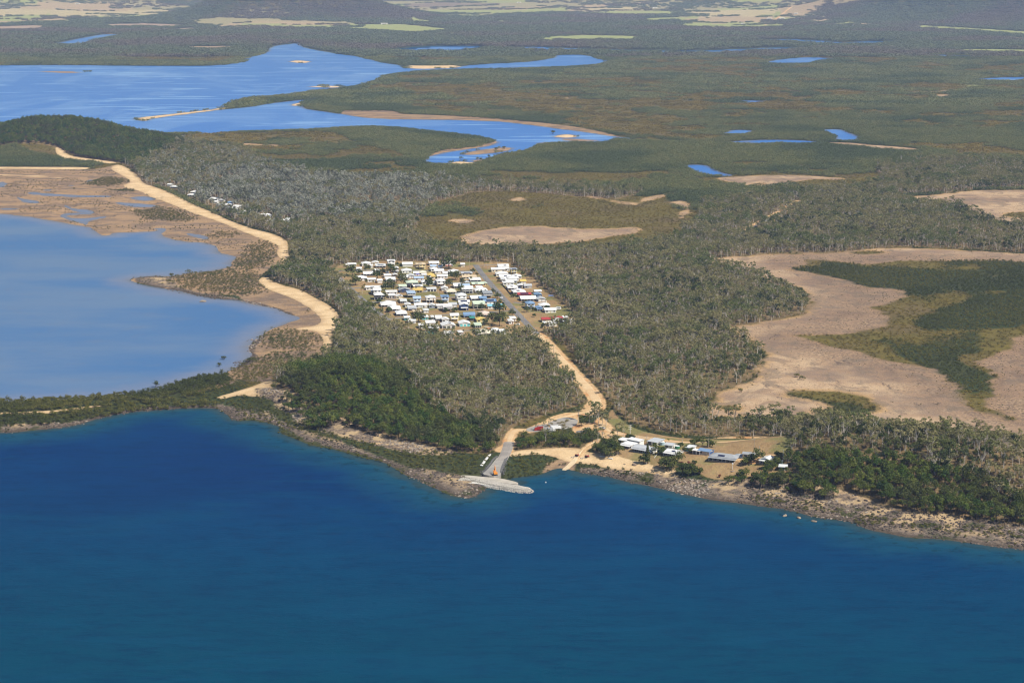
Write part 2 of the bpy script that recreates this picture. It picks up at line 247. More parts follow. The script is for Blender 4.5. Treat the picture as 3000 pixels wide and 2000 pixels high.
# fields: outline, colour key
FIELDS = [([(-300,12),(100,14),(380,16),(560,20),(640,30),(600,44),(500,52),(300,50),(100,58),(-300,60)],'dry'), ([(1020,8),(1200,4),(1500,2),(1800,4),(2000,10),(2000,30),(1850,34),(1600,40),(1400,46),(1200,40),(1050,30)],'dry'), ([(1980,26),(2150,20),(2420,24),(2620,32),(2640,48),(2450,58),(2300,70),(2150,84),(2000,80)],'dry'), ([(560,66),(700,60),(860,62),(1040,66),(1040,82),(860,84),(700,82),(600,78)],'dry'),([(-200,38),(60,30),(140,18),(345,22),(340,28),(520,33),(490,46),(350,45),(200,42),(0,52),(-200,55)],'tan'), ([(-200,34),(120,30),(330,36),(520,42),(400,48),(0,48)],'pale'), ([(-200,56),(140,44),(150,58),(212,62),(200,66),(0,66),(-200,64)],'green'),
 ([(-200,68),(60,63),(200,54),(215,58),(120,66),(-200,84)],'tan'), ([(-200,86),(0,78),(160,76),(150,86),(60,92),(-200,92)],'pink'), ([(640,76),(740,70),(860,68),(1000,72),(1000,84),(860,87),(720,86),(640,84)],'tan'),
 ([(680,76),(760,71),(860,75),(980,74),(1180,73),(1330,88),(1310,95),(1200,98),(1000,88),(880,84),(760,80)],'green'), ([(1180,36),(1280,32),(1540,28),(1680,24),(1670,34),(1540,38),(1400,42),(1180,38)],'green'), ([(1230,-10),(1420,-6),(1560,4),(1540,12),(1400,10),(1250,0)],'green'), ([(1180,14),(1280,9),(1460,13),(1440,18),(1270,24),(1180,20)],'plum'),
 ([(900,10),(1000,6),(1180,14),(1180,20),(1060,24),(900,20)],'green'), ([(1570,120),(1580,110),(1700,104),(1880,108),(1890,118),(1700,122)],'green'), ([(1180,62),(1220,58),(1280,65),(1250,68)],'green'), ([(1430,66),(1470,61),(1510,66),(1480,70)],'green'), ([(1660,36),(1720,20),(1780,22),(1810,30),(1760,36)],'tan'), ([(1670,40),(1830,34),(2000,36),(2000,46),(1800,46)],'green'), ([(1830,14),(1900,8),(1935,14),(1880,18)],'tan'),
 ([(2000,58),(2110,32),(2280,28),(2410,44),(2380,56),(2300,62),(2200,80),(2110,88),(2000,84)],'green'), ([(2040,38),(2160,34),(2290,40),(2250,50),(2060,56)],'pale'), ([(2010,58),(2130,50),(2280,56),(2250,66),(2100,70),(2020,66)],'tan'), ([(2090,80),(2200,74),(2300,72),(2290,82),(2200,86),(2100,88)],'green'), ([(2290,32),(2420,32),(2440,40),(2380,58),(2300,56)],'tan'), ([(2430,44),(2500,34),(2590,34),(2620,46),(2560,52),(2450,50)],'tan'), ([(2440,36),(2520,32),(2570,36),(2520,42)],'green'), ([(2345,98),(2365,94),(2400,104),(2390,106)],'pink'),
 ([(2420,72),(2500,68),(2570,74),(2530,78),(2430,78)],'green'), ([(2480,75),(2540,70),(2570,76),(2520,79)],'tan'), ([(2630,80),(2700,77),(2830,84),(3000,94),(3200,96),(3200,108),(3000,106),(2880,96),(2740,88)],'green'), ([(2790,152),(2830,146),(3000,148),(3200,150),(3200,162),(3000,158),(2850,158)],'green'), ([(2785,252),(2810,247),(2870,252),(2920,258),(2870,262),(2810,260)],'green'), ([(2890,218),(2930,216),(3100,214),(3100,224),(2930,224)],'green'), ([(2430,90),(2500,88),(2510,94),(2440,94)],'green'), ([(860,-20),(1020,-30),(1080,-20),(1000,-6),(880,-6)],'pale'), ([(280,-30),(420,-35),(420,-20),(300,-16)],'pale'), ([(-200,20),(100,22),(150,14),(60,10),(-200,12)],'green'), ([(340,34),(480,30),(560,34),(500,40),(380,40)],'pale'), ([(210,50),(340,48),(500,47),(520,52),(400,56),(240,56)],'green'), ([(300,74),(420,70),(560,76),(520,82),(330,82)],'pink'), ([(1000,30),(1100,26),(1180,30),(1120,36),(1010,36)],'tan'),
 ([(1280,46),(1380,44),(1460,47),(1400,52),(1290,52)],'green'), ([(1440,26),(1560,22),(1650,20),(1600,27),(1460,31)],'tan'), ([(1690,30),(1800,24),(1900,27),(1860,32),(1720,35)],'pale'), ([(1880,56),(1990,52),(2000,62),(1900,64)],'green'), ([(880,46),(960,42),(990,50),(900,54)],'tan'),
 ([(2120,18),(2260,14),(2380,18),(2300,24),(2150,24)],'green'), ([(2300,66),(2420,62),(2480,66),(2380,70)],'tan'), ([(1240,-2),(1420,-8),(1500,-2),(1350,4)],'pale'), ([(1560,2),(1700,-2),(1760,4),(1640,10)],'green'), ([(1820,-4),(1980,-6),(2020,0),(1880,6)],'pale'), ([(2880,112),(2960,110),(3080,114),(3000,118)],'pale'), ([(430,88),(560,84),(640,88),(540,93)],'pink'), ([(0,96),(120,94),(240,97),(120,100)],'pink')]
ROADS = [('main_road', [(1393,776),(1415,806),(1440,835),(1480,880),(1525,928),(1560,966),(1572,978)], 7.5, 'asphalt'), ('dirt_road', [(1572,978),(1597,1000),(1640,1048),(1682,1093),(1722,1135),(1746,1165),(1753,1188),(1738,1205),(1712,1212)], 10.0, 'earth'),
 ('side_street', [(985,812),(979,803),(985,796),(1004,791),(1100,790),(1250,793),(1393,795)], 6.0, 'asphalt'), ('side_street', [(985,808),(1000,819),(1028,845),(1072,885),(1136,936),(1165,960)], 6.0, 'asphalt'), ('side_street', [(1028,845),(1100,839),(1170,834),(1300,829),(1440,824)], 5.5, 'asphalt'),
 ('side_street', [(1072,886),(1178,880),(1300,872),(1379,867),(1470,861)], 5.5, 'asphalt'), ('side_street', [(1136,934),(1238,926),(1323,921),(1402,915),(1512,910)], 5.5, 'asphalt'), ('side_street', [(1190,978),(1289,973),(1385,967),(1450,962)], 5.5, 'asphalt'), ('side_street', [(1505,885),(1528,889),(1560,886)], 5.5, 'asphalt'),
 ('side_street', [(1400,778),(1440,776),(1490,774)], 5.0, 'asphalt'), ('gravel_road', [(1758,1238),(1774,1258),(1810,1271),(1849,1280),(1908,1290),(1968,1304),(2006,1311),(2057,1317),(2102,1320),(2146,1323),(2265,1330)], 5.0, 'earth'),
 ('distant_road', [(2160,690),(2204,667),(2255,642),(2323,604),(2345,590)], 7.0, 'asphalt'), ('farm_road', [(2240,75),(2290,50),(2320,38)], 14.0, 'earth'), ('gravel_track', [(1596,1240),(1622,1228),(1660,1219),(1692,1211),(1720,1208)], 5.0, 'earth'), ('dirt_track', [(1486,1324),(1489,1306),(1494,1286),(1501,1266),(1515,1258),(1535,1260),(1550,1264)], 5.0, 'earth'), ('causeway_road', [(1464,1358),(1474,1342),(1482,1328),(1488,1312),(1491,1296)], 7.5, 'gravel'), ('beach_road', [(700,598),(722,603),(755,615),(790,628)], 5.0, 'asphalt')]
# ------------------------------------------------------------------ terrain heights
SEAW = smooth(np.vstack([PG(W_SEA), [[3500, 300], [3500, -1500], [-3500, -1500], [-3500, 300]]]), 1)
WATER_P = [SEAW, smooth(PG(W_BAY), 1), smooth(PG(W_ESTUARY), 1)]
def creek(p, h):
    L = smooth_line(PG(p))
    D = L[:, 1].mean()
    w = (h / FPX) * D * D / CAMH
    return L - [0, min(70.0, D * .0085)], w + min(95.0, D * .012) * (.55 if D > 5200 else .45)        # the near bank's trees hide part of it
CREEK_L = [creek(p, h) for p, h in CREEKS]
ISL_P = [(k, smooth(PG(p))) for k in ISLANDS for p in ISLANDS[k]]
POOL_P = [smooth(PG(p)) for p in POOLS]
TIDAL_P = [PG(p) for p in TIDAL]

def sd_water(x, y):
    wob = 5.0 * fbm(x, y, 22, 3, 40) * np.clip(y / 2500, .5, 3)
    s = sd_any(WATER_P, x, y) + wob * .55
    for L, w in CREEK_L:
        np.maximum(s, w * .5 - sd_line(L, x, y, FAR + w), out=s)
    for k, P in ISL_P:
        np.minimum(s, -sd_poly(P, x, y), out=s)
    p = sd_any(POOL_P, x, y, 40.0)
    k = p > -12
    s[k] = np.maximum(s[k], (p + wob * .8)[k])
    return s

HILLS = []          # (x, y, height, radius across, radius along the view)
def hill(u, v, h, rx, ry):
    x, y = ground(u, v)
    HILLS.append((x, y, h, rx, ry))
hill(165, 425, 35, 105, 140); hill(20, 430, 11, 90, 120); hill(290, 432, 17, 100, 110); hill(430, 440, 14, 110, 110); hill(-150, 430, 10, 120, 120)
hill(980, 1165, 17, 62, 75); hill(1150, 1200, 9, 60, 60)
hill(2650, 1410, 17, 95, 60); hill(2950, 1440, 15, 70, 60); hill(2150, 1350, 6, 110, 50); hill(2400, 1370, 10, 60, 50)
hill(805, 45, 175, 290, 700); hill(700, 54, 85, 330, 500); hill(930, 52, 90, 380, 500); hill(1080, 52, 45, 330, 450)
hill(40, 4, 190, 700, 1700); hill(-300, 6, 180, 900, 1900); hill(420, 14, 70, 300, 700)
hill(2900, 42, 260, 800, 1100); hill(2680, 46, 110, 500, 700); hill(3150, 50, 240, 700, 1000); hill(2250, 4, 150, 800, 1700); hill(1950, -2, 140, 900, 1700); hill(560, -14, 150, 1200, 1700); hill(1400, -22, 110, 1500, 1700)

def hills_z(x, y):
    z = np.zeros_like(x)
    for hx, hy, h, rx, ry in HILLS:
        q = ((x - hx) / rx) ** 2 + ((y - hy) / ry) ** 2
        z += np.where(q < 9, h * np.exp(-q * 1.1), 0)
    k = z > 8
    z = z * (1 + .16 * fbm(x, y, np.where(y > 6000, 500.0, 45.0), 3, 5)) 
    return z

def land_z(x, y, sdw):
    land = np.clip(-sdw, 0, FAR)
    z = np.where(sdw > 0, -np.minimum(.12 * sdw, 3.0), np.minimum(land * .07, 1.4) + 1.2 * sstep(12, 50, land))
    return z + hills_z(x, y) * sstep(4, 45, land)

def gz(x, y):
    """ground height at points"""
    x, y = np.atleast_1d(np.asarray(x, float)), np.atleast_1d(np.asarray(y, float))
    return land_z(x, y, sd_water(x, y))

def hit(u, v):
    """point on the ground seen at survey point (u, v)"""
    z = 2.0
    for _ in range(6):
        x, y = ground(u, v, z)
        z = .4 * z + .6 * float(gz([x], [y])[0])
    x, y = ground(u, v, z)
    return x, y, float(gz([x], [y])[0])

def PH(pts):
    """outline on the (hilly) ground"""
    P = np.array(pts, float)
    z = np.full(len(P), 2.0)
    for _ in range(5):
        q = np.array([ground(u, v, zz) for (u, v), zz in zip(P, z)])
        z = .4 * z + .6 * gz(q[:, 0], q[:, 1])
    return np.array([ground(u, v, zz) for (u, v), zz in zip(P, z)])

SAND_P = [smooth(PG(p)) for p in SAND] + [P for k, P in ISL_P if k == 'sand']
MUD_P = TIDAL_P[:3] + TIDAL_P[4:] + [P for k, P in ISL_P if k == 'mud']
ROCK_P = [smooth(PG(p)) for p in ROCK] + TIDAL_P[3:4]
DIRT_P = [smooth(PG(p)) for p in DIRT]
LAWN_P = [smooth(PG(p, 3)) for p in LAWN] + [smooth(PH(p)) for p in BARE]
PAN_P = [smooth(PG(p)) for p in PAN]
PANI_P = [smooth(PG(p)) for p in PAN_ISLE]
MARSH_P = [smooth(PG(p)) for p in MARSH]
SCRUB_P = [smooth(PG(p)) for p in SCRUB]
MANG_P = [smooth(PG(p)) for p in MANGROVE]
WOOD_P = [PG(p) for p in WOOD]
RAIN_P = [smooth(PH(p), 1) for p in RAIN] + [smooth(PG(HILLBASE))]
THICK_P = [smooth(PG(p, 2)) for p in THICKET]
FIELD_P = [(PG(p), c) for p, c in FIELDS]
ROAD_L = [(n, smooth_line(PG(p, 2.6)), w, k) for n, p, w, k in ROADS]

def sd_pan(x, y):
    s = sd_any(PAN_P, x, y) + 13 * fbm(x, y, 70, 4, 90) + 4 * fbm(x, y, 14, 2, 91)
    return np.minimum(s, -sd_any(PANI_P, x, y))

def sd_road(x, y):
    s = np.full(x.shape, FAR)
    for n, L, w, k in ROAD_L:
        np.minimum(s, sd_line(L, x, y) - w / 2, out=s)
    return s

def mang_field(x, y, sdw):
    """> 0 mangrove forest, < 0 open marsh"""
    m = 1.0 * fbm(x, y, 300, 3, 21) + .9 * fbm(x, y, 85, 3, 22) + .5 * fbm(x, y * .7, 38, 2, 23) + .10
    m = m + .55 * sstep(-80, -10, sdw) - .27 * sstep(-30, 40, sd_any(MARSH_P, x, y)) + (1.0 + .5 * (y < 1500)) * sstep(-12, 25, sd_any(MANG_P, x, y)) - 1.4 * sstep(-15, 15, sd_any(PANI_P, x, y)) * 0.45
    return m

FCOL = {'tan': (.40, .30, .20), 'pale': (.46, .39, .24), 'green': (.29, .33, .13), 'pink': (.36, .26, .22), 'plum': (.20, .15, .13), 'dry': (.30, .27, .16)}

# ------------------------------------------------------------------ node helpers
def mat(name):
    m = bpy.data.materials.new(name)
    m.use_nodes = True
    nt = m.node_tree
    nt.nodes.clear()
    return m, nt

class NB:
    def __init__(s, nt): s.nt = nt
    def n(s, t, **k):
        o = s.nt.nodes.new(t)
        for a, b in k.items(): setattr(o, a, b)
        return o
    def put(s, sock, v):
        if hasattr(v, 'is_linked') or isinstance(v, bpy.types.NodeSocket): s.nt.links.new(v, sock)
        elif v is not None:
            if isinstance(v, tuple) and len(v) == 3 and sock.type == 'RGBA': v = (*v, 1)
            sock.default_value = v
    def math(s, op, a, b=None, c=None, clamp=False):
        o = s.n('ShaderNodeMath', operation=op, use_clamp=clamp)
        for i, v in enumerate((a, b, c)):
            if v is not None: s.put(o.inputs[i], v)
        return o.outputs[0]
    def mix(s, f, a, b, blend='MIX'):
        o = s.n('ShaderNodeMix', data_type='RGBA', blend_type=blend)
        s.put(o.inputs[0], f); s.put(o.inputs[6], a); s.put(o.inputs[7], b)
        return o.outputs[2]
    def attr(s, name, fac=True):
        o = s.n('ShaderNodeAttribute', attribute_name=name)
        return o.outputs['Fac' if fac else 'Color']
    def noise(s, vec, scale, detail=3, rough=.55, out='Fac', dist=0.0):
        o = s.n('ShaderNodeTexNoise')
        o.inputs['Scale'].default_value = scale; o.inputs['Detail'].default_value = detail
        o.inputs['Roughness'].default_value = rough; o.inputs['Distortion'].default_value = dist
        if vec is not None: s.nt.links.new(vec, o.inputs['Vector'])
        return o.outputs[out]
    def scale(s, vec, v):
        o = s.n('ShaderNodeMapping'); o.inputs['Scale'].default_value = v
        s.nt.links.new(vec, o.inputs['Vector'])
        return o.outputs[0]
    def mr(s, v, a, b, c=0.0, d=1.0, smooth=True):
        o = s.n('ShaderNodeMapRange', interpolation_type='SMOOTHSTEP' if smooth else 'LINEAR')
        s.put(o.inputs[0], v)
        for i, q in enumerate((a, b, c, d)): s.put(o.inputs[1 + i], q)
        return o.outputs[0]
    def bump(s, h, strength, dist, nrm=None):
        o = s.n('ShaderNodeBump'); o.inputs['Strength'].default_value = strength; o.inputs['Distance'].default_value = dist
        s.nt.links.new(h, o.inputs['Height'])
        if nrm is not None: s.nt.links.new(nrm, o.inputs['Normal'])
        return o.outputs[0]
    def out(s, shader, vol=None):
        o = s.n('ShaderNodeOutputMaterial')
        s.nt.links.new(shader, o.inputs[0])
    def bsdf(s, col, rough=.9, spec=.15, nrm=None, metal=0.0, ior=None):
        o = s.n('ShaderNodeBsdfPrincipled')
        s.put(o.inputs['Base Color'], col); s.put(o.inputs['Roughness'], rough)
        o.inputs['Specular IOR Level'].default_value = spec; o.inputs['Metallic'].default_value = metal
        if ior: o.inputs['IOR'].default_value = ior
        if nrm is not None: s.nt.links.new(nrm, o.inputs['Normal'])
        return o.outputs[0]

def ground_material():
    m, nt = mat("ground")
    b = NB(nt)
    P = b.n('ShaderNodeNewGeometry').outputs['Position']
    n1, n2, n3, n4 = b.noise(P, .35, 3), b.noise(P, .06, 4), b.noise(P, .012, 4), b.noise(P, 1.3, 2)
    nn = b.math('SUBTRACT', b.math('ADD', b.math('MULTIPLY', n2, .6), b.math('MULTIPLY', n1, .4)), .5)      # centred edge noise
    def mask(name, amp, w=1.0):
        return b.mr(b.math('ADD', b.attr(name), b.math('MULTIPLY', nn, amp)), -w, w)
    # mangrove floor and marsh
    mg = b.mr(b.math('ADD', b.attr('mang'), b.math('MULTIPLY', nn, .9)), -.16, .16)
    marsh = b.mix(b.mr(n2, .3, .7), (.112, .090, .024), (.170, .132, .034))
    marsh = b.mix(b.math('MULTIPLY', b.mr(n3, .45, .7), .7), marsh, (.15, .105, .055))
    marsh = b.mix(b.math('MULTIPLY', b.mr(n1, .45, .75), .75), marsh, (.050, .060, .020))
    mang = b.mix(b.mr(n1, .3, .7), (.026, .036, .014), (.060, .074, .026))
    mang = b.mix(b.math('MULTIPLY', b.mr(n3, .4, .7), .5), mang, (.075, .07, .025))
    col = b.mix(mg, marsh, mang)
    # forest floor: dry grass, leaf litter
    wood = b.mix(b.mr(n2, .3, .7), (.14, .10, .05), (.23, .16, .08))
    wood = b.mix(b.math('MULTIPLY', b.mr(n1, .5, .7), .6), wood, (.075, .07, .03))
    col = b.mix(mask('wood', 14, 2.0), col, wood)
    fc = b.mix(b.math('MULTIPLY', b.mr(n3, .35, .65), .35), b.attr('fcol', False), (.28, .27, .12))
    col = b.mix(b.mr(b.attr('field'), -2.0, 8.0), col, fc)
    # salt pan
    pn = b.mix(b.mr(n3, .40, .60), (.25, .18, .13), (.49, .35, .22))
    pn = b.mix(b.mr(b.math('ADD', b.attr('pan'), b.math('MULTIPLY', nn, 40)), 12, 0), pn, (.44, .285, .14))
    pn = b.mix(b.math('MULTIPLY', b.mr(b.math('ADD', b.attr('marshd'), b.math('MULTIPLY', nn, 60)), -75, -8), b.mr(n1, .38, .6, .45, 1.0)), pn, (.185, .125, .085))
    pn = b.mix(b.math('MULTIPLY', b.mr(b.noise(b.scale(P, (1, .6, 1)), .022, 5, .65, dist=1.5), .50, .60), .7), pn, (.19, .145, .105))
    pn = b.mix(b.math('MULTIPLY', b.mr(n2, .42, .62), .45), pn, (.36, .235, .145))
    pn = b.mix(b.math('MULTIPLY', b.mr(b.noise(b.scale(P, (1, .35, 1)), .09, 4, .7), .62, .68), .75), pn, (.13, .095, .075))
    pn = b.mix(b.math('MULTIPLY', b.mr(b.math('ADD', n1, b.math('MULTIPLY', n3, .5)), .88, .98), .7), pn, (.14, .11, .07))
    col = b.mix(mask('pan', 22, 4.0), col, pn)
    # tidal mud
    wet = b.mr(b.noise(b.scale(P, (.6, 1.4, 1)), .03, 4, .6), .4, .62)
    md = b.mix(wet, (.35, .23, .13), (.20, .142, .10))
    md = b.mix(b.math('MULTIPLY', b.mr(n1, .6, .72), .6), md, (.46, .36, .24))
    md = b.mix(b.math('MULTIPLY', b.mr(n2, .55, .7), .4), md, (.10, .085, .05))
    col = b.mix(mask('mud', 8, 1.5), col, md)
    sn = b.mix(b.mr(n2, .35, .65), (.58, .41, .225), (.70, .52, .31))
    sn = b.mix(b.math('MULTIPLY', b.mr(n4, .58, .7), .35), sn, (.42, .28, .15))
    sn = b.mix(b.math('MULTIPLY', b.mr(b.attr('sdw'), -9, -1), .5), sn, (.36, .23, .12))
    sn = b.mix(b.math('MULTIPLY', b.mr(b.math('ADD', b.attr('sand'), b.math('MULTIPLY', nn, 8)), 7, 0), .5), sn, (.40, .265, .145))
    col = b.mix(mask('sand', 5, .8), col, sn)
    rk = b.mix(b.mr(n1, .35, .65), (.075, .058, .048), (.20, .155, .12))
    rk = b.mix(b.mr(n4, .55, .68), rk, (.30, .24, .18))
    rk = b.mix(b.math('MULTIPLY', b.mr(b.attr('sdw'), -6, -22), b.math('MULTIPLY', b.mr(n2, .46, .58), .85)), rk, (.48, .35, .20))
    rk = b.mix(b.math('MULTIPLY', b.mr(b.attr('sdw'), -10, -2), .75), rk, (.07, .055, .04))
    col = b.mix(b.math('MULTIPLY', mask('rock', 16, 2.0), b.mr(n2, .32, .46)), col, rk)
    lw = b.mix(b.mr(n2, .35, .65), (.29, .19, .095), (.38, .26, .13))
    lw = b.mix(b.math('MULTIPLY', b.mr(b.noise(P, .03, 3), .44, .62), .85), lw, (.17, .175, .06))
    lw = b.mix(b.math('MULTIPLY', b.mr(n1, .5, .75), .4), lw, (.22, .14, .07))
    col = b.mix(mask('lawn', 7, 1.0), col, lw)
    dt = b.mix(b.mr(n1, .3, .7), (.52, .33, .165), (.62, .43, .235))
    dt = b.mix(b.mr(n2, .5, .68), dt, (.52, .26, .11))
    col = b.mix(mask('dirt', 5, 1.0), col, dt)
    bp = b.bump(b.math('ADD', n1, b.math('MULTIPLY', n4, .35)), .7, 1.2)
    b.out(b.bsdf(col, .95, .08, bp))
    return m

def water_material():
    m, nt = mat("water")
    b = NB(nt)
    P = b.n('ShaderNodeNewGeometry').outputs['Position']
    deep, est, bayf = b.attr('depth'), b.attr('estuary'), b.attr('bay')
    n_big = b.noise(b.scale(P, (.5, 1.0, 1)), .006, 5, .6)
    n_mid = b.noise(P, .035, 4, .6)
    far = b.attr('offshore')
    sea = b.mix(b.mr(n_big, .35, .7), (.0003, .027, .110), (.0003, .040, .132))
    sea = b.mix(far, sea, (.0006, .047, .092))
    near = b.math('ADD', deep, b.math('MULTIPLY', b.math('SUBTRACT', n_mid, .5), 40))
    sea = b.mix(b.mr(near, 58, 4), sea, (.008, .066, .112))
    sea = b.mix(b.math('MULTIPLY', b.mr(b.noise(b.scale(P, (.35, 1, 1)), .11, 6, .75), .42, .68), .5), sea, (.0005, .018, .062))
    sea = b.mix(b.math('MULTIPLY', b.mr(b.noise(b.scale(P, (.22, 1, 1)), .022, 5, .65, dist=1.0), .52, .68), .35), sea, (.002, .058, .125))
    rocky = b.math('MULTIPLY', b.mr(near, 40, 8), b.mr(b.noise(P, .10, 4, .65), .53, .62))
    sea = b.mix(b.math('MULTIPLY', rocky, .65), sea, (.004, .022, .034))
    bay = b.mix(b.mr(n_big, .38, .66), (.058, .152, .335), (.112, .190, .325))
    bay = b.mix(b.math('MULTIPLY', b.mr(n_mid, .52, .74), .35), bay, (.12, .17, .27))
    bay = b.mix(b.mr(near, 45, 0), bay, (.16, .20, .30))
    es = b.mix(b.mr(b.noise(b.scale(P, (1, .35, 1)), .004, 4, .6, dist=.8), .45, .62), (.045, .175, .52), (.095, .235, .56))
    col = b.mix(bayf, sea, bay)
    col = b.mix(est, col, es)
    shallow = b.mr(b.math('ADD', deep, b.math('MULTIPLY', b.math('SUBTRACT', n_mid, .5), 16)), 13, -1)
    col = b.mix(b.math('MULTIPLY', shallow, .8), col, b.mix(b.math('MAXIMUM', bayf, est), (.035, .060, .060), (.16, .17, .20)))
    band = b.noise(b.scale(P, (.25, 1.0, 1)), .011, 5, .6, dist=1.2)
    streak = b.math('MULTIPLY', b.mr(band, .55, .64), est)
    col = b.mix(b.math('MULTIPLY', streak, .5), col, (.26, .47, .78))
    w1 = b.noise(b.scale(P, (.55, 1.0, 1)), .35, 4, .65)
    w2 = b.noise(P, 1.6, 3, .6)
    h = b.math('ADD', w1, b.math('MULTIPLY', w2, .35))
    nr = b.bump(h, .35, .7)
    df = b.n('ShaderNodeBsdfDiffuse'); b.put(df.inputs['Color'], col); b.put(df.inputs['Normal'], nr)
    gl = b.n('ShaderNodeBsdfGlossy'); b.put(gl.inputs['Roughness'], .22); b.put(gl.inputs['Normal'], nr)
    fr = b.n('ShaderNodeFresnel'); fr.inputs['IOR'].default_value = 1.33; b.put(fr.inputs['Normal'], nr)
    k = b.math('MULTIPLY_ADD', b.math('MAXIMUM', est, bayf), .34, .10)
    mx = b.n('ShaderNodeMixShader'); b.put(mx.inputs[0], b.math('MULTIPLY', fr.outputs[0], k))
    nt.links.new(df.outputs[0], mx.inputs[1]); nt.links.new(gl.outputs[0], mx.inputs[2])
    b.out(mx.outputs[0])
    return m

# ------------------------------------------------------------------ ground sheet and water sheet
def grid():
    dep = np.concatenate([np.radians([80, 70, 60, 52, 45, 39, 34, 30, 27, 25, 23.5]), np.arange(R(22.4), R(1.02), -.00062), np.radians([.95, .88, .82])])
    D = CAMH / np.tan(dep)
    az = np.concatenate([np.radians([-34, -30, -27, -24.5, -22.5, -20.8, -19.3, -18.1]), np.arange(-R(17.2), R(17.2), .00082), np.radians([18.1, 19.3, 20.8, 22.5, 24.5, 27, 30, 34])])
    Y, T = np.meshgrid(D, np.tan(az), indexing='ij')
    return Y * T, Y

def grid_mesh(name, x, y, z, keep=None):
    nr, nc = x.shape
    idx = np.arange(nr * nc).reshape(nr, nc)
    q = np.stack([idx[:-1, :-1], idx[:-1, 1:], idx[1:, 1:], idx[1:, :-1]], -1).reshape(-1, 4)
    if keep is not None:
        q = q[keep.ravel()[q].any(1)]
    used, inv = np.unique(q, return_inverse=True)
    co = np.stack([x.ravel()[used], y.ravel()[used], z.ravel()[used]], 1).astype(np.float32)
    q = inv.reshape(-1, 4)
    me = bpy.data.meshes.new(name)
    me.vertices.add(len(co)); me.loops.add(len(q) * 4); me.polygons.add(len(q))
    me.vertices.foreach_set('co', co.ravel())
    me.polygons.foreach_set('loop_start', np.arange(0, len(q) * 4, 4, dtype=np.int32))
    me.loops.foreach_set('vertex_index', q.ravel().astype(np.int32))
    me.update(calc_edges=True)
    me.polygons.foreach_set('use_smooth', np.ones(len(q), bool))
    return me, used

def put(me, name, vals):
    a = me.attributes.new(name, 'FLOAT', 'POINT')
    a.data.foreach_set('value', np.ascontiguousarray(vals, dtype=np.float32))

def link(name, me, m=None, parent=None, **tags):
    o = bpy.data.objects.new(name, me)
    COL.objects.link(o)
    if m is not None and len(me.materials) == 0:
        for q in (m if isinstance(m, (list, tuple)) else [m]): me.materials.append(q)
    if parent: o.parent = parent
    for k, v in tags.items(): o[k] = v
    return o

gx, gy = grid()
sdw = sd_water(gx.ravel(), gy.ravel())
fx, fy = gx.ravel(), gy.ravel()
gzv = land_z(fx, fy, sdw)
gme, _ = grid_mesh("ground", gx, gy, gzv.reshape(gx.shape))
sd_w_ = sdw
put(gme, 'sdw', sdw); put(gme, 'mang', mang_field(fx, fy, sdw)); put(gme, 'wood', np.maximum(np.maximum(sd_any(WOOD_P, fx, fy), sd_any(RAIN_P, fx, fy)), sd_any(THICK_P, fx, fy)))
put(gme, 'pan', sd_pan(fx, fy)); put(gme, 'mud', sd_any(MUD_P, fx, fy)); put(gme, 'sand', sd_any(SAND_P, fx, fy)); put(gme, 'rock', sd_any(ROCK_P, fx, fy))
put(gme, 'marshd', sd_any(MARSH_P[1:2], fx, fy)); put(gme, 'lawn', sd_any(LAWN_P, fx, fy))
_d = sd_any(DIRT_P, fx, fy)
for n, L, w, k in ROAD_L:
    if k == 'earth' or n == 'distant_road':
        np.maximum(_d, w * (.5 if k == 'earth' else 1.1) + 2.0 - sd_line(L, fx, fy), out=_d)
put(gme, 'dirt', _d)
fs, fcol = np.full(fx.shape, -FAR), np.zeros((len(fx), 4))
for P, c in FIELD_P:
    s = sd_poly(P, fx, fy)
    k = s > -20
    fcol[k, :3] = FCOL[c]; fcol[k, 3] = 1
    np.maximum(fs, s, out=fs)
put(gme, 'field', fs)
a = gme.attributes.new('fcol', 'FLOAT_COLOR', 'POINT')
a.data.foreach_set('color', fcol.astype(np.float32).ravel())
link("ground", gme, ground_material(), kind='structure', label='coastal lowland of dry forest floor, marsh, salt pans, beaches and mud flats')

wme, used = grid_mesh("water", gx, gy, np.zeros_like(gx), (sdw > -14))
put(wme, 'depth', np.clip(sdw, -20, FAR)[used])
bw = sstep(-6, 6, np.maximum(sd_poly(WATER_P[1], fx, fy), sd_any(TIDAL_P[:1], fx, fy)))
ew = np.maximum(sd_poly(WATER_P[2], fx, fy), -FAR)
for L, w in CREEK_L:
    q_ = sd_line(L, fx, fy)
    np.maximum(ew, np.where(q_ < FAR, w - q_, -FAR), out=ew)
put(wme, 'bay', bw[used]); put(wme, 'estuary', sstep(-12, 2, ew)[used]); put(wme, 'offshore', sstep(1350, 900, fy + .12 * fx)[used])
link("water", wme, water_material(), kind='structure', label='blue sea, shallow bay, estuary and tidal creeks')

# ------------------------------------------------------------------ roads
def road_material(kind):
    m, nt = mat(kind)
    b = NB(nt)
    P = b.n('ShaderNodeNewGeometry').outputs['Position']
    n1, n2 = b.noise(P, .8, 3), b.noise(P, .1, 3)
    if kind == 'asphalt':
        c = b.mix(b.mr(n2, .3, .7), (.15, .15, .155), (.22, .215, .21))
    elif kind == 'gravel':
        c = b.mix(b.mr(n2, .3, .7), (.26, .24, .22), (.34, .31, .28))
    else:
        c = b.mix(b.mr(n2, .3, .7), (.58, .40, .22), (.66, .49, .29))
    c = b.mix(b.math('MULTIPLY', b.mr(n1, .45, .75), .3), c, (.40, .30, .20))
    b.out(b.bsdf(c, .9, .1))
    return m
M_ROAD = {k: road_material(k) for k in ('asphalt', 'earth', 'gravel')}

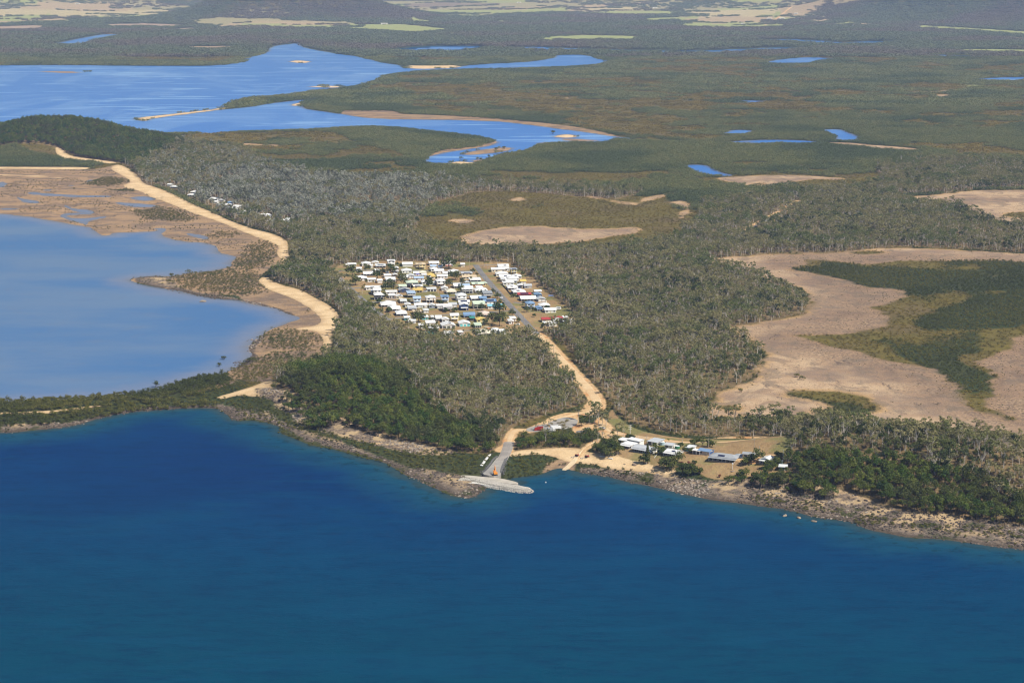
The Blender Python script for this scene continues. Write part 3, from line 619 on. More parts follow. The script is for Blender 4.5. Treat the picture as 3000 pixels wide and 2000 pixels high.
def resample(L, step):
    seg = np.hypot(*np.diff(L, axis=0).T)
    t = np.concatenate([[0], np.cumsum(seg)])
    s = np.linspace(0, t[-1], max(2, int(t[-1] / step) + 1))
    return np.stack([np.interp(s, t, L[:, 0]), np.interp(s, t, L[:, 1])], 1)

def strip(name, L, w, m, lift=.14, jag=0.0, seed=0, **tags):
    L = resample(L, 4.0)
    d = np.gradient(L, axis=0)
    d /= np.hypot(d[:, 0], d[:, 1])[:, None] + 1e-9
    nrm = np.stack([-d[:, 1], d[:, 0]], 1)
    vs, cols = [], 5
    for i in range(cols):
        f = (i / (cols - 1) - .5) * w
        e = jag * fbm(L[:, 0], L[:, 1], 12, 3, seed + i) if i in (0, cols - 1) else 0
        p = L + nrm * (f + e)[:, None] if jag and i in (0, cols - 1) else L + nrm * f
        z = gz(p[:, 0], p[:, 1]) + lift - (.25 if i in (0, cols - 1) else 0)
        vs.append(np.column_stack([p, z]))
    V = np.stack(vs, 1).reshape(-1, 3)
    F = [(r * cols + c, r * cols + c + 1, (r + 1) * cols + c + 1, (r + 1) * cols + c) for r in range(len(L) - 1) for c in range(cols - 1)]
    me = bpy.data.meshes.new(name)
    me.from_pydata(V.tolist(), [], F)
    return link(name, me, m, **tags)

for i, (n, L, w, k) in enumerate(ROAD_L):
    if n in ('clearing_track',): continue
    strip(n, L, w, M_ROAD[k], .34 if n == 'causeway_road' else .20 if n in ('main_road',) else .16 if k == 'asphalt' else .12, .8 if k == 'earth' else 0, i, kind='structure')
# ------------------------------------------------------------------ foliage and bark
def leaf_material(name, c1, c2, c3=None, patch=.012, gloss=False):
    """leaves: each leaf clump, each plant and each stand of plants a little different"""
    m, nt = mat(name)
    b = NB(nt)
    oi = b.n('ShaderNodeObjectInfo')
    t = b.attr('tint')
    col = b.mix(oi.outputs['Random'], c1, c2)
    if c3:
        col = b.mix(b.mr(b.noise(oi.outputs['Location'], patch, 3), .46, .62), col, c3)
    k = b.math('MULTIPLY_ADD', t, .9, .55)
    col = b.mix(1.0, col, b.n('ShaderNodeCombineColor').outputs[0], 'MULTIPLY')
    cc = [n for n in nt.nodes if n.type == 'COMBINE_COLOR'][-1]
    for i in range(3): nt.links.new(k, cc.inputs[i])
    d = b.n('ShaderNodeBsdfDiffuse'); nt.links.new(col, d.inputs[0])
    tr = b.n('ShaderNodeBsdfTranslucent'); nt.links.new(col, tr.inputs[0])
    mx = b.n('ShaderNodeMixShader'); mx.inputs[0].default_value = .28
    nt.links.new(d.outputs[0], mx.inputs[1]); nt.links.new(tr.outputs[0], mx.inputs[2])
    b.out(mx.outputs[0])
    return m

def plain(name, c1, c2=None, rough=.8, spec=.2, scale=.6, metal=0.0, lo=.35, hi=.7):
    m, nt = mat(name)
    b = NB(nt)
    P = b.n('ShaderNodeTexCoord').outputs['Object']
    c2 = c2 or tuple(v * .82 for v in c1)
    c = b.mix(b.mr(b.noise(P, scale, 3), lo, hi), c1, c2)
    b.out(b.bsdf(c, rough, spec, metal=metal))
    return m

M_BARK = plain("pale_bark", (.64, .59, .52), (.40, .35, .30), .9, .1, 1.5)
M_DARKBARK = plain("dark_bark", (.12, .09, .065), (.07, .055, .04), .9, .1, 1.5)
M_GUM = leaf_material("gum_leaves", (.235, .226, .094), (.315, .280, .138), (.152, .182, .062), .016)
M_RAIN = leaf_material("rainforest_leaves", (.054, .102, .022), (.165, .185, .042), (.095, .108, .036), .03)
M_PAPER = leaf_material("paperbark_leaves", (.27, .28, .21), (.40, .40, .33), (.16,.17,.11), .03)
M_MANG = leaf_material("mangrove_leaves", (.105, .114, .031), (.180, .168, .046), (.080, .094, .029), .006)
M_MANGF = leaf_material("creek_mangrove_leaves", (.145, .172, .064), (.235, .232, .090), (.112, .140, .058), .004)  # lighter mangrove leaves for far groves, distance haze put into the colour
M_MARSH = leaf_material("marsh_leaves", (.20, .155, .034), (.26, .20, .05), (.15, .125, .034), .01)
M_SCRUB = leaf_material("scrub_leaves", (.13, .13, .042), (.19, .165, .062), (.10, .115, .036), .01)
M_FARTREE = leaf_material("distant_tree_leaves", (.125, .155, .080), (.170, .190, .098), (.175, .15, .11), .0012)  # lightened so the colour itself carries some of the distance haze
M_GARDEN = leaf_material("garden_leaves", (.065, .095, .026), (.130, .142, .042))
M_PALM = leaf_material("palm_fronds", (.115, .125, .03), (.20, .18, .05))
M_RED = leaf_material("red_leaves", (.16, .045, .04), (.20, .07, .05))

class Geo:
    """collects tubes and leaf faces, then becomes one mesh"""
    def __init__(s): s.v, s.f, s.t, s.k = [], [], [], 0
    def add(s, V, F, tint):
        s.v.append(np.asarray(V, float)); s.f += [tuple(int(i) + s.k for i in f) for f in F]; s.t += list(tint); s.k += len(V)
    def tube(s, pts, radii, n=5):
        pts = [np.array(p, float) for p in pts]
        V, F = [], []
        for i, p in enumerate(pts):
            d = pts[min(i + 1, len(pts) - 1)] - pts[max(i - 1, 0)]
            d /= np.linalg.norm(d) + 1e-9
            u = np.cross(d, [0.3, .9, .1]); u /= np.linalg.norm(u) + 1e-9
            w = np.cross(d, u)
            for j in range(n):
                a = 2 * math.pi * j / n
                V.append(p + radii[i] * (math.cos(a) * u + math.sin(a) * w))
        for i in range(len(pts) - 1):
            for j in range(n):
                F.append((i * n + j, i * n + (j + 1) % n, (i + 1) * n + (j + 1) % n, (i + 1) * n + j))
        F.append(tuple((len(pts) - 1) * n + j for j in range(n)))
        s.add(V, F, [.5] * len(F))
    def leaves(s, g, c, r, n, size, shell=.55, up=.5, flat=1.0):
        """n leaf clumps through the outer part of an ellipsoid"""
        d = g.normal(size=(n, 3)); d /= np.linalg.norm(d, axis=1)[:, None]
        rad = (shell + (1 - shell) * g.random(n)) * (1 + .14 * g.normal(size=n))
        C = np.asarray(c) + d * np.asarray(r) * rad[:, None]
        nrm = d * .9 + g.normal(size=(n, 3)) * .55 + np.array([0, 0, up]); nrm /= np.linalg.norm(nrm, axis=1)[:, None]
        a = np.cross(nrm, g.normal(size=(n, 3))); a /= np.linalg.norm(a, axis=1)[:, None]
        b = np.cross(nrm, a)
        sz = size * (.6 + .8 * g.random(n))[:, None]
        k = .55 + .45 * g.random(n)[:, None]
        V = np.stack([C - a * sz * .5, C - b * sz * k * .5 + a * sz * .08, C + a * sz * .5, C + b * sz * k * .5], 1).reshape(-1, 3)
        s.add(V, np.arange(4 * n).reshape(n, 4), np.clip(g.normal(.5, .22, n), 0, 1))
    def mesh(s, name, mats):
        me = bpy.data.meshes.new(name)
        me.from_pydata(np.concatenate(s.v).tolist(), [], s.f)
        a = me.attributes.new('tint', 'FLOAT', 'FACE'); a.data.foreach_set('value', np.array(s.t, np.float32))
        for m in mats: me.materials.append(m)
        return me

def join(name, parts):
    """one mesh out of [(Geo, material), ...]"""
    g, mi = Geo(), []
    for i, (p, m) in enumerate(parts):
        if not p.f: continue
        g.add(np.concatenate(p.v), p.f, p.t); mi += [i] * len(p.f)
    me = g.mesh(name, [m for _, m in parts])
    me.polygons.foreach_set('material_index', np.array(mi, np.int32))
    return me

def gum(seed, h=15.0, dense=1.0, bare=False):
    g = np.random.default_rng(seed)
    T, L = Geo(), Geo()
    lean = g.normal(size=2) * .7
    fork = h * g.uniform(.28, .42)
    top = np.array([lean[0], lean[1], h * .78])
    T.tube([(0, 0, -.6), (lean[0] * .3, lean[1] * .3, fork), tuple(top * [.8, .8, .92])], [.26, .19, .07])
    tips = [top]
    nl = g.integers(4, 6)
    a0 = g.uniform(0, 6.28)
    for i in range(nl):
        a = a0 + i * 6.28 / nl + g.normal() * .3
        z0 = fork * g.uniform(.85, 1.25)
        rr, zz = g.uniform(1.7, 3.4), h * g.uniform(.48, .92)
        tip = np.array([lean[0] * .6 + rr * math.cos(a), lean[1] * .6 + rr * math.sin(a), zz])
        T.tube([(lean[0] * .35, lean[1] * .35, z0), tip * [.55, .55, 0] + [0, 0, z0 + (zz - z0) * .6], tip], [.12, .085, .03], 4)
        tips.append(tip)
        if bare:
            for _ in range(2):
                e = tip + np.array([*(g.normal(size=2) * 1.2), g.uniform(.4, 1.6)]); T.tube([tip * [.7, .7, .9], e], [.05, .02], 3)
    if not bare:
        for t in tips:
            for _ in range(3):
                c = t + g.normal(size=3) * [1.1, 1.1, .8]
                L.leaves(g, c, (g.uniform(.9, 1.7), g.uniform(.9, 1.7), g.uniform(.6, 1.1)), int(27 * dense), .74, .25, .6)
    else:
        L.leaves(g, top, (1.2, 1.2, .8), 10, .7, .3)
    return T, L

def bushy(seed, h, r, n, size, trunk=.22, clumps=10, sq=.8, low=.35, shell=.6):
    g = np.random.default_rng(seed)
    T, L = Geo(), Geo()
    T.tube([(0, 0, -.5), (g.normal() * .2, g.normal() * .2, h * .4), (0, 0, h * .75)], [trunk, trunk * .7, trunk * .25])
    for i in range(clumps):
        a, q = g.uniform(0, 6.28), math.sqrt(g.random())
        z = h * (low + (1 - low) * (1 - .55 * q * q) * g.uniform(.55, .92))
        c = (r * .68 * q * math.cos(a), r * .68 * q * math.sin(a), z)
        if i % 3 == 0: T.tube([(0, 0, h * .35), (c[0] * .6, c[1] * .6, h * .35 + (z - h * .35) * .7), c], [trunk * .5, trunk * .3, trunk * .12], 4)
        cr = r * g.uniform(.34, .5)
        L.leaves(g, c, (cr, cr, cr * sq), n // clumps, size, shell, .6)
    return T, L

def mangrove(seed, h=4.0, w=5.0, n=130, size=.8):
    g = np.random.default_rng(seed)
    T, L = Geo(), Geo()
    for i in range(4):
        a, q = g.uniform(0, 6.28), g.uniform(0, .6) * w
        c = np.array([q * math.cos(a), q * math.sin(a), h * g.uniform(.55, .8)])
        T.tube([(c[0] * .5, c[1] * .5, -.3), (c[0] * .8, c[1] * .8, h * .3), c], [.12, .09, .05], 4)
        L.leaves(g, c, (w * .38, w * .38, h * .30), n // 4, size, .45, .8)
    return T, L

def patch(seed, w, h, n, size, crowns):
    """several crowns growing into one another"""
    g = np.random.default_rng(seed)
    T, L = Geo(), Geo()
    for i in range(crowns):
        a, q = g.uniform(0, 6.28), .5 * w * math.sqrt(g.random())
        cr = w * g.uniform(.14, .26)
        hh = h * g.uniform(.7, 1.1)
        c = (q * math.cos(a), q * math.sin(a), hh * .6)
        L.leaves(g, c, (cr, cr, hh * .42), n // crowns, size, .55, .8)
        T.tube([(c[0], c[1], -.3), (c[0], c[1], hh * .55)], [size * .10, size * .05], 3)
    return T, L

def palm(seed, h=9.0):
    g = np.random.default_rng(seed)
    T, L = Geo(), Geo()
    lx, ly = g.normal() * .6, g.normal() * .6
    T.tube([(0, 0, -.4), (lx * .4, ly * .4, h * .5), (lx, ly, h)], [.20, .15, .12])
    for i in range(16):
        a = i * 2.399 + g.normal() * .2
        el = g.uniform(-.5, .9)
        ln = g.uniform(2.2, 3.2)
        V, F = [], []
        for s in range(5):
            t = s / 4
            d = ln * t
            z = h + math.sin(el) * d - .28 * d * d * .45
            r_ = math.cos(el) * d
            wd = .55 * math.sin(math.pi * min(1, .12 + t * .9)) + .05
            x, y = lx + r_ * math.cos(a), ly + r_ * math.sin(a)
            px, py = -math.sin(a) * wd, math.cos(a) * wd
            V += [(x + px, y + py, z - wd * .45), (x, y, z), (x - px, y - py, z - wd * .45)]
        for s in range(4):
            k = s * 3
            F += [(k, k + 1, k + 4, k + 3), (k + 1, k + 2, k + 5, k + 4)]
        L.add(V, F, np.clip(g.normal(.5, .2, len(F)), 0, 1))
    return T, L

def kind_set(key, builders, mt, ml):
    """prototype meshes of one kind of plant: (trunk mesh, crown mesh, both in one)"""
    out = []
    for i, (T, L) in enumerate(builders):
        out.append((T.mesh(key + "_trunk", [mt]), L.mesh(key + "_crown", [ml]), join(key, [(T, mt), (L, ml)])))
    return out

M_GUMB = leaf_material("green_gum_leaves", (.085, .105, .036), (.150, .158, .055), (.062, .084, .030), .02)
GUMS = kind_set("gum_tree", [gum(100 + i, h) for i, h in enumerate((15, 13, 16, 12, 14, 15, 11, 13))] + [gum(130, 14, .5), gum(131, 13, .4), gum(132, 13, 1, True), gum(133, 12, 1, True)], M_BARK, M_GUM) + kind_set("gum_tree", [bushy(160 + i, h, r, 380, .8, .24, 12, .9, .32, .3) for i, (h, r) in enumerate(((11, 4.2), (9, 3.6), (13, 4.6)))], M_BARK, M_GUMB)
PAPERS = kind_set("paperbark_tree", [bushy(150 + i, 13, 4.2, 230, 1.0, .22, 9, .9, .35, .35) for i in range(4)], M_BARK, M_PAPER)
RAINS = kind_set("rainforest_tree", [bushy(200 + i, h, r, 420, .78, .25, 13) for i, (h, r) in enumerate(((10, 4.6), (12, 4.2), (8, 4.4), (9, 3.6), (11, 5.0), (6, 3.4)))], M_DARKBARK, M_RAIN)
MANGS = kind_set("mangrove_bush", [mangrove(300 + i, h, w) for i, (h, w) in enumerate(((4.2, 5), (3.4, 5), (4.8, 4.4), (2.8, 4.6), (3.8, 6)))], M_DARKBARK, M_MANG)
GARDENS = kind_set("garden_tree", [bushy(400 + i, h, r, 420, .75, .25, 12, .85, .28) for i, (h, r) in enumerate(((7, 4.2), (6, 3.6), (8, 4.6), (4, 2.6), (5, 3.0)))], M_DARKBARK, M_GARDEN)
PALMS = kind_set("palm_tree", [palm(500 + i, h) for i, h in enumerate((8, 6.5, 9.5))], M_BARK, M_PALM)

def proto_collection(key, meshes):
    c = bpy.data.collections.new(key)
    for i, me in enumerate(meshes):
        o = bpy.data.objects.new("%s_%02d" % (key, i), me)
        c.objects.link(o)
    return c

def scatter(name, x, y, z, scl, idx, coll, label, spin=None, **tags):
    """one 'stuff' object: copies of the plants of COLL at many points"""
    n = len(x)
    me = bpy.data.meshes.new(name)
    me.vertices.add(n)
    me.vertices.foreach_set('co', np.stack([x, y, z], 1).astype(np.float32).ravel())
    ro = np.zeros((n, 3), np.float32); ro[:, 2] = rng.uniform(0, 6.283, n) if spin is None else spin
    for nm, ty, v in (('ro', 'FLOAT_VECTOR', ro), ('sc', 'FLOAT_VECTOR', np.asarray(scl, np.float32).reshape(n, -1) * np.ones((1, 3), np.float32))):
        a = me.attributes.new(nm, ty, 'POINT'); a.data.foreach_set('vector', np.ascontiguousarray(v, np.float32).ravel())
    a = me.attributes.new('pi', 'INT', 'POINT'); a.data.foreach_set('value', np.asarray(idx, np.int32))
    o = link(name, me, None, kind='stuff', label=label, **tags)
    ng = bpy.data.node_groups.new(name, 'GeometryNodeTree')
    ng.interface.new_socket('Geometry', in_out='INPUT', socket_type='NodeSocketGeometry')
    ng.interface.new_socket('Geometry', in_out='OUTPUT', socket_type='NodeSocketGeometry')
    N = ng.nodes.new
    gi, go, ip, ci = N('NodeGroupInput'), N('NodeGroupOutput'), N('GeometryNodeInstanceOnPoints'), N('GeometryNodeCollectionInfo')
    ci.inputs['Collection'].default_value = coll
    ci.inputs['Separate Children'].default_value = True
    ci.inputs['Reset Children'].default_value = True
    at = {}
    for nm, ty in (('ro', 'FLOAT_VECTOR'), ('sc', 'FLOAT_VECTOR'), ('pi', 'INT')):
        q = N('GeometryNodeInputNamedAttribute'); q.data_type = ty; q.inputs['Name'].default_value = nm
        at[nm] = q.outputs['Attribute']
    ip.inputs['Pick Instance'].default_value = True
    lk = ng.links.new
    lk(gi.outputs[0], ip.inputs['Points']); lk(ci.outputs[0], ip.inputs['Instance']); lk(at['pi'], ip.inputs['Instance Index'])
    lk(at['ro'], ip.inputs['Rotation']); lk(at['sc'], ip.inputs['Scale']); lk(ip.outputs[0], go.inputs[0])
    md = o.modifiers.new("plants", 'NODES'); md.node_group = ng
    return o

# ------------------------------------------------------------------ where plants stand
def jitter_grid(d0, d1, step, az=15.6):
    t = math.tan(R(az))
    xs, ys = np.arange(-d1 * t, d1 * t, step), np.arange(d0, d1, step)
    X, Y = np.meshgrid(xs, ys)
    x = (X + rng.uniform(-.5, .5, X.shape) * step).ravel(); y = (Y + rng.uniform(-.5, .5, Y.shape) * step).ravel()
    k = np.abs(x) < y * t + 20
    return x[k], y[k]

def pix(x, y, z):
    dz = z - CAMH
    f = y * CP - dz * SP
    return 1500 + FPX * x / f, 1000 - FPX * (y * SP + dz * CP) / f, FPX / f

NO_PLANT = []          # outlines of slabs and car parks
KEEP_OUT = []          # footprints of houses, tanks and the like: (x, y, radius), filled below before the trees are planted
def clear_of(x, y, extra=0.0):
    ok = np.ones(x.shape, bool)
    for P in NO_PLANT: ok &= sd_poly(P, x, y, 20.0) < -1.2 - extra * .5
    for ax, ay, r in KEEP_OUT:
        ok &= (np.abs(x - ax) > r + extra) | (np.abs(y - ay) > (r + extra))
    return ok

def tree_obj(kind, protos, i, x, y, z, s, rz, label, cat, group):
    e = bpy.data.objects.new(kind, None)
    COL.objects.link(e)
    e.location = (x, y, z); e.rotation_euler = (0, 0, rz); e.scale = (s, s, s) if np.isscalar(s) else tuple(s)
    e['label'], e['category'] = label, cat
    if group: e['group'] = group
    T, L, _ = protos[i]
    for nm, me in (("trunk", T), ("crown", L)):
        o = bpy.data.objects.new(nm, me); COL.objects.link(o); o.parent = e
    return e

def split_near(x, y, z, n=290):
    """the n that show largest, inside the frame; the rest"""
    u, v, s = pix(x, y, z)
    inside = (u > 15) & (u < 2985) & (v > 0) & (v < 1990)
    order = np.argsort(np.where(inside, -s, 0))
    a = np.zeros(len(x), bool); a[order[:n]] = True
    return a & inside
# ------------------------------------------------------------------ building kit
class MB:
    """boxes, plates and tubes collected into one mesh object"""
    def __init__(s): s.v, s.f = [], []
    def poly(s, pts):
        k = len(s.v); s.v += [tuple(p) for p in pts]; s.f.append(tuple(range(k, k + len(pts))))
        return s
    def box(s, x0, x1, y0, y1, z0, z1):
        k = len(s.v)
        s.v += [(x0, y0, z0), (x1, y0, z0), (x1, y1, z0), (x0, y1, z0), (x0, y0, z1), (x1, y0, z1), (x1, y1, z1), (x0, y1, z1)]
        s.f += [tuple(k + i for i in q) for q in ((3, 2, 1, 0), (4, 5, 6, 7), (0, 1, 5, 4), (1, 2, 6, 5), (2, 3, 7, 6), (3, 0, 4, 7))]
        return s
    def loft(s, A, B):
        """closed prism between two rings of equal length"""
        k, n = len(s.v), len(A)
        s.v += [tuple(p) for p in A] + [tuple(p) for p in B]
        s.f += [tuple(k + n - 1 - i for i in range(n)), tuple(k + n + i for i in range(n))]
        s.f += [(k + i, k + (i + 1) % n, k + n + (i + 1) % n, k + n + i) for i in range(n)]
        return s
    def cyl(s, c, r, h, n=14, axis='z', r2=None):
        r2 = r if r2 is None else r2
        A, B = [], []
        for i in range(n):
            a = 2 * math.pi * i / n
            ca, sa = math.cos(a), math.sin(a)
            if axis == 'z': A.append((c[0] + r * ca, c[1] + r * sa, c[2])); B.append((c[0] + r2 * ca, c[1] + r2 * sa, c[2] + h))
            elif axis == 'y': A.append((c[0] + r * sa, c[1], c[2] + r * ca)); B.append((c[0] + r2 * sa, c[1] + h, c[2] + r2 * ca))
            else: A.append((c[0], c[1] + r * ca, c[2] + r * sa)); B.append((c[0] + h, c[1] + r2 * ca, c[2] + r2 * sa))
        return s.loft(A, B)
    def bar(s, p, q, w, d=None):
        """square beam from p to q"""
        p, q = Vector(p), Vector(q); d = d or w
        z = (q - p).normalized(); x = z.cross(Vector((0, 0, 1)) if abs(z.z) < .95 else Vector((0, 1, 0))).normalized(); y = z.cross(x)
        ring = lambda c: [c + x * w / 2 + y * d / 2, c - x * w / 2 + y * d / 2, c - x * w / 2 - y * d / 2, c + x * w / 2 - y * d / 2]
        return s.loft(ring(p), ring(q))
    def build(s, name, m, parent=None, **tags):
        me = bpy.data.meshes.new(name); me.from_pydata(s.v, [], s.f)
        bm = bmesh.new(); bm.from_mesh(me); bmesh.ops.recalc_face_normals(bm, faces=bm.faces); bm.to_mesh(me); bm.free()
        return link(name, me, m, parent, **tags)

def empty(name, loc, rz=0.0, **tags):
    e = bpy.data.objects.new(name, None); COL.objects.link(e)
    e.location = loc; e.rotation_euler = (0, 0, rz)
    for k, v in tags.items():
        if v: e[k] = v
    return e

def paint(name, c, rough=.6, spec=.3, dirt=.12, metal=0.0):
    m, nt = mat(name)
    b = NB(nt)
    P = b.n('ShaderNodeTexCoord').outputs['Object']
    oi = b.n('ShaderNodeObjectInfo').outputs['Random']
    n = b.noise(b.scale(P, (.5, .5, 1.2)), .55, 4, .6)
    k = b.math('MULTIPLY', b.mr(n, .42, .75), dirt)
    c2 = b.mix(b.math('MULTIPLY', oi, .5), c, tuple(v * .86 for v in c))
    col = b.mix(k, c2, tuple(v * .45 + .03 for v in c))
    b.out(b.bsdf(col, rough, spec, metal=metal))
    return m

RC = {'white': (.80, .80, .79), 'pale': (.70, .72, .72), 'palegreen': (.60, .70, .55), 'blue': (.20, .32, .50), 'lightblue': (.42, .54, .70), 'turquoise': (.26, .58, .72), 'grey': (.36, .38, .40), 'silver': (.52, .54, .56),
      'yellow': (.75, .54, .15), 'red': (.42, .06, .055), 'tan': (.62, .50, .34), 'green': (.05, .27, .21), 'pink': (.74, .60, .52), 'cream': (.74, .68, .54), 'dark': (.09, .09, .10), 'brown': (.24, .15, .10)}
WC = {'white': (.80, .79, .76), 'cream': (.74, .67, .50), 'yellow': (.74, .62, .30), 'grey': (.42, .43, .44), 'blue': (.16, .24, .40), 'turquoise': (.18, .58, .60), 'brown': (.26, .16, .11), 'dark': (.10, .10, .11), 'beige': (.60, .52, .46), 'orange': (.68, .34, .16), 'green': (.10, .22, .16), 'navy': (.05, .08, .20), 'bluegrey': (.34, .38, .46)}
M_ROOF = {k: paint("roof_" + k, c, .45, .35, .18) for k, c in RC.items()}
M_WALL = {k: paint("wall_" + k, c, .75, .15, .10) for k, c in WC.items()}
M_GLASS = plain("window_glass", (.035, .045, .055), (.06, .07, .08), .15, .6)
M_SOLAR = plain("solar_panel", (.018, .024, .06), (.03, .035, .08), .25, .5)
M_FLOOR = plain("verandah_floor", (.30, .27, .24))  # mid grey-brown floor
M_POST = paint("white_post", (.75, .74, .72))
M_STEEL = paint("grey_steel", (.40, .41, .42), .5, .4)
M_CONC = plain("concrete", (.50, .45, .37), (.40, .36, .30), .9, .1, .3)
M_TYRE = plain("tyre_rubber", (.025, .025, .025))
M_WOODPOLE = plain("weathered_timber", (.36, .31, .26), (.26, .22, .18), .9, .1, 2)

def roof_mesh(kind, w, d, z, rise, oh=.55, y0=0.0):
    """roof over a w x d plan whose front wall is y0 - d/2"""
    b = MB(); x0, x1, ya, yb = -w / 2 - oh, w / 2 + oh, y0 - d / 2 - oh, y0 + d / 2 + oh
    t = .16
    if kind == 'hip':
        i = min((yb - ya) / 2, (x1 - x0) / 2 * .98)
        r = [(x0 + i, (ya + yb) / 2, z + rise), (x1 - i, (ya + yb) / 2, z + rise)]
        if x1 - x0 < yb - ya: r = [((x0 + x1) / 2, ya + i, z + rise), ((x0 + x1) / 2, yb - i, z + rise)]
        e = [(x0, ya, z), (x1, ya, z), (x1, yb, z), (x0, yb, z)]
        lo = [(p[0], p[1], p[2] - t) for p in e]
        k = len(b.v); b.v += e + r + lo
        if x1 - x0 >= yb - ya: b.f += [(0, 1, 5, 4), (1, 2, 5), (2, 3, 4, 5), (3, 0, 4)]
        else: b.f += [(0, 1, 4), (1, 2, 5, 4), (2, 3, 5), (3, 0, 4, 5)]
        b.f += [(6, 7, 1, 0), (7, 8, 2, 1), (8, 9, 3, 2), (9, 6, 0, 3), (9, 8, 7, 6)]
    elif kind == 'gable':
        ym = (ya + yb) / 2
        sec = lambda x: [(x, ya, z - t), (x, ya, z), (x, ym, z + rise), (x, yb, z), (x, yb, z - t), (x, ym, z + rise - t * 1.3)]
        b.loft(sec(x0), sec(x1))
    elif kind == 'gablef':
        xm = (x0 + x1) / 2
        sec = lambda y: [(x0, y, z - t), (x0, y, z), (xm, y, z + rise), (x1, y, z), (x1, y, z - t), (xm, y, z + rise - t * 1.3)]
        b.loft(sec(ya), sec(yb))
    else:
        rise = min(rise, .9)
        b.loft([(x0, ya, z - t), (x1, ya, z - t), (x1, yb, z + rise - t), (x0, yb, z + rise - t)], [(x0, ya, z), (x1, ya, z), (x1, yb, z + rise), (x0, yb, z + rise)])
    return b

def walls_mesh(kind, w, d, z0, z1, rise, y0=0.0):
    b = MB(); b.box(-w / 2, w / 2, y0 - d / 2, y0 + d / 2, z0, z1)
    if kind == 'gable':
        for x in (-w / 2 + .01, w / 2 - .13):
            b.loft([(x, y0 - d / 2, z1), (x, y0 + d / 2, z1), (x, y0, z1 + rise * .86)], [(x + .12, y0 - d / 2, z1), (x + .12, y0 + d / 2, z1), (x + .12, y0, z1 + rise * .86)])
    if kind == 'gablef':
        for y in (y0 - d / 2 + .01, y0 + d / 2 - .13):
            b.loft([(-w / 2, y, z1), (w / 2, y, z1), (0, y, z1 + rise * .86)], [(-w / 2, y + .12, z1), (w / 2, y + .12, z1), (0, y + .12, z1 + rise * .86)])
    return b

M_ROLLER = {'green': M_WALL['turquoise'], 'blue': paint("door_blue", (.05, .12, .30)), 'white': M_POST, 'dark': M_WALL['dark']}

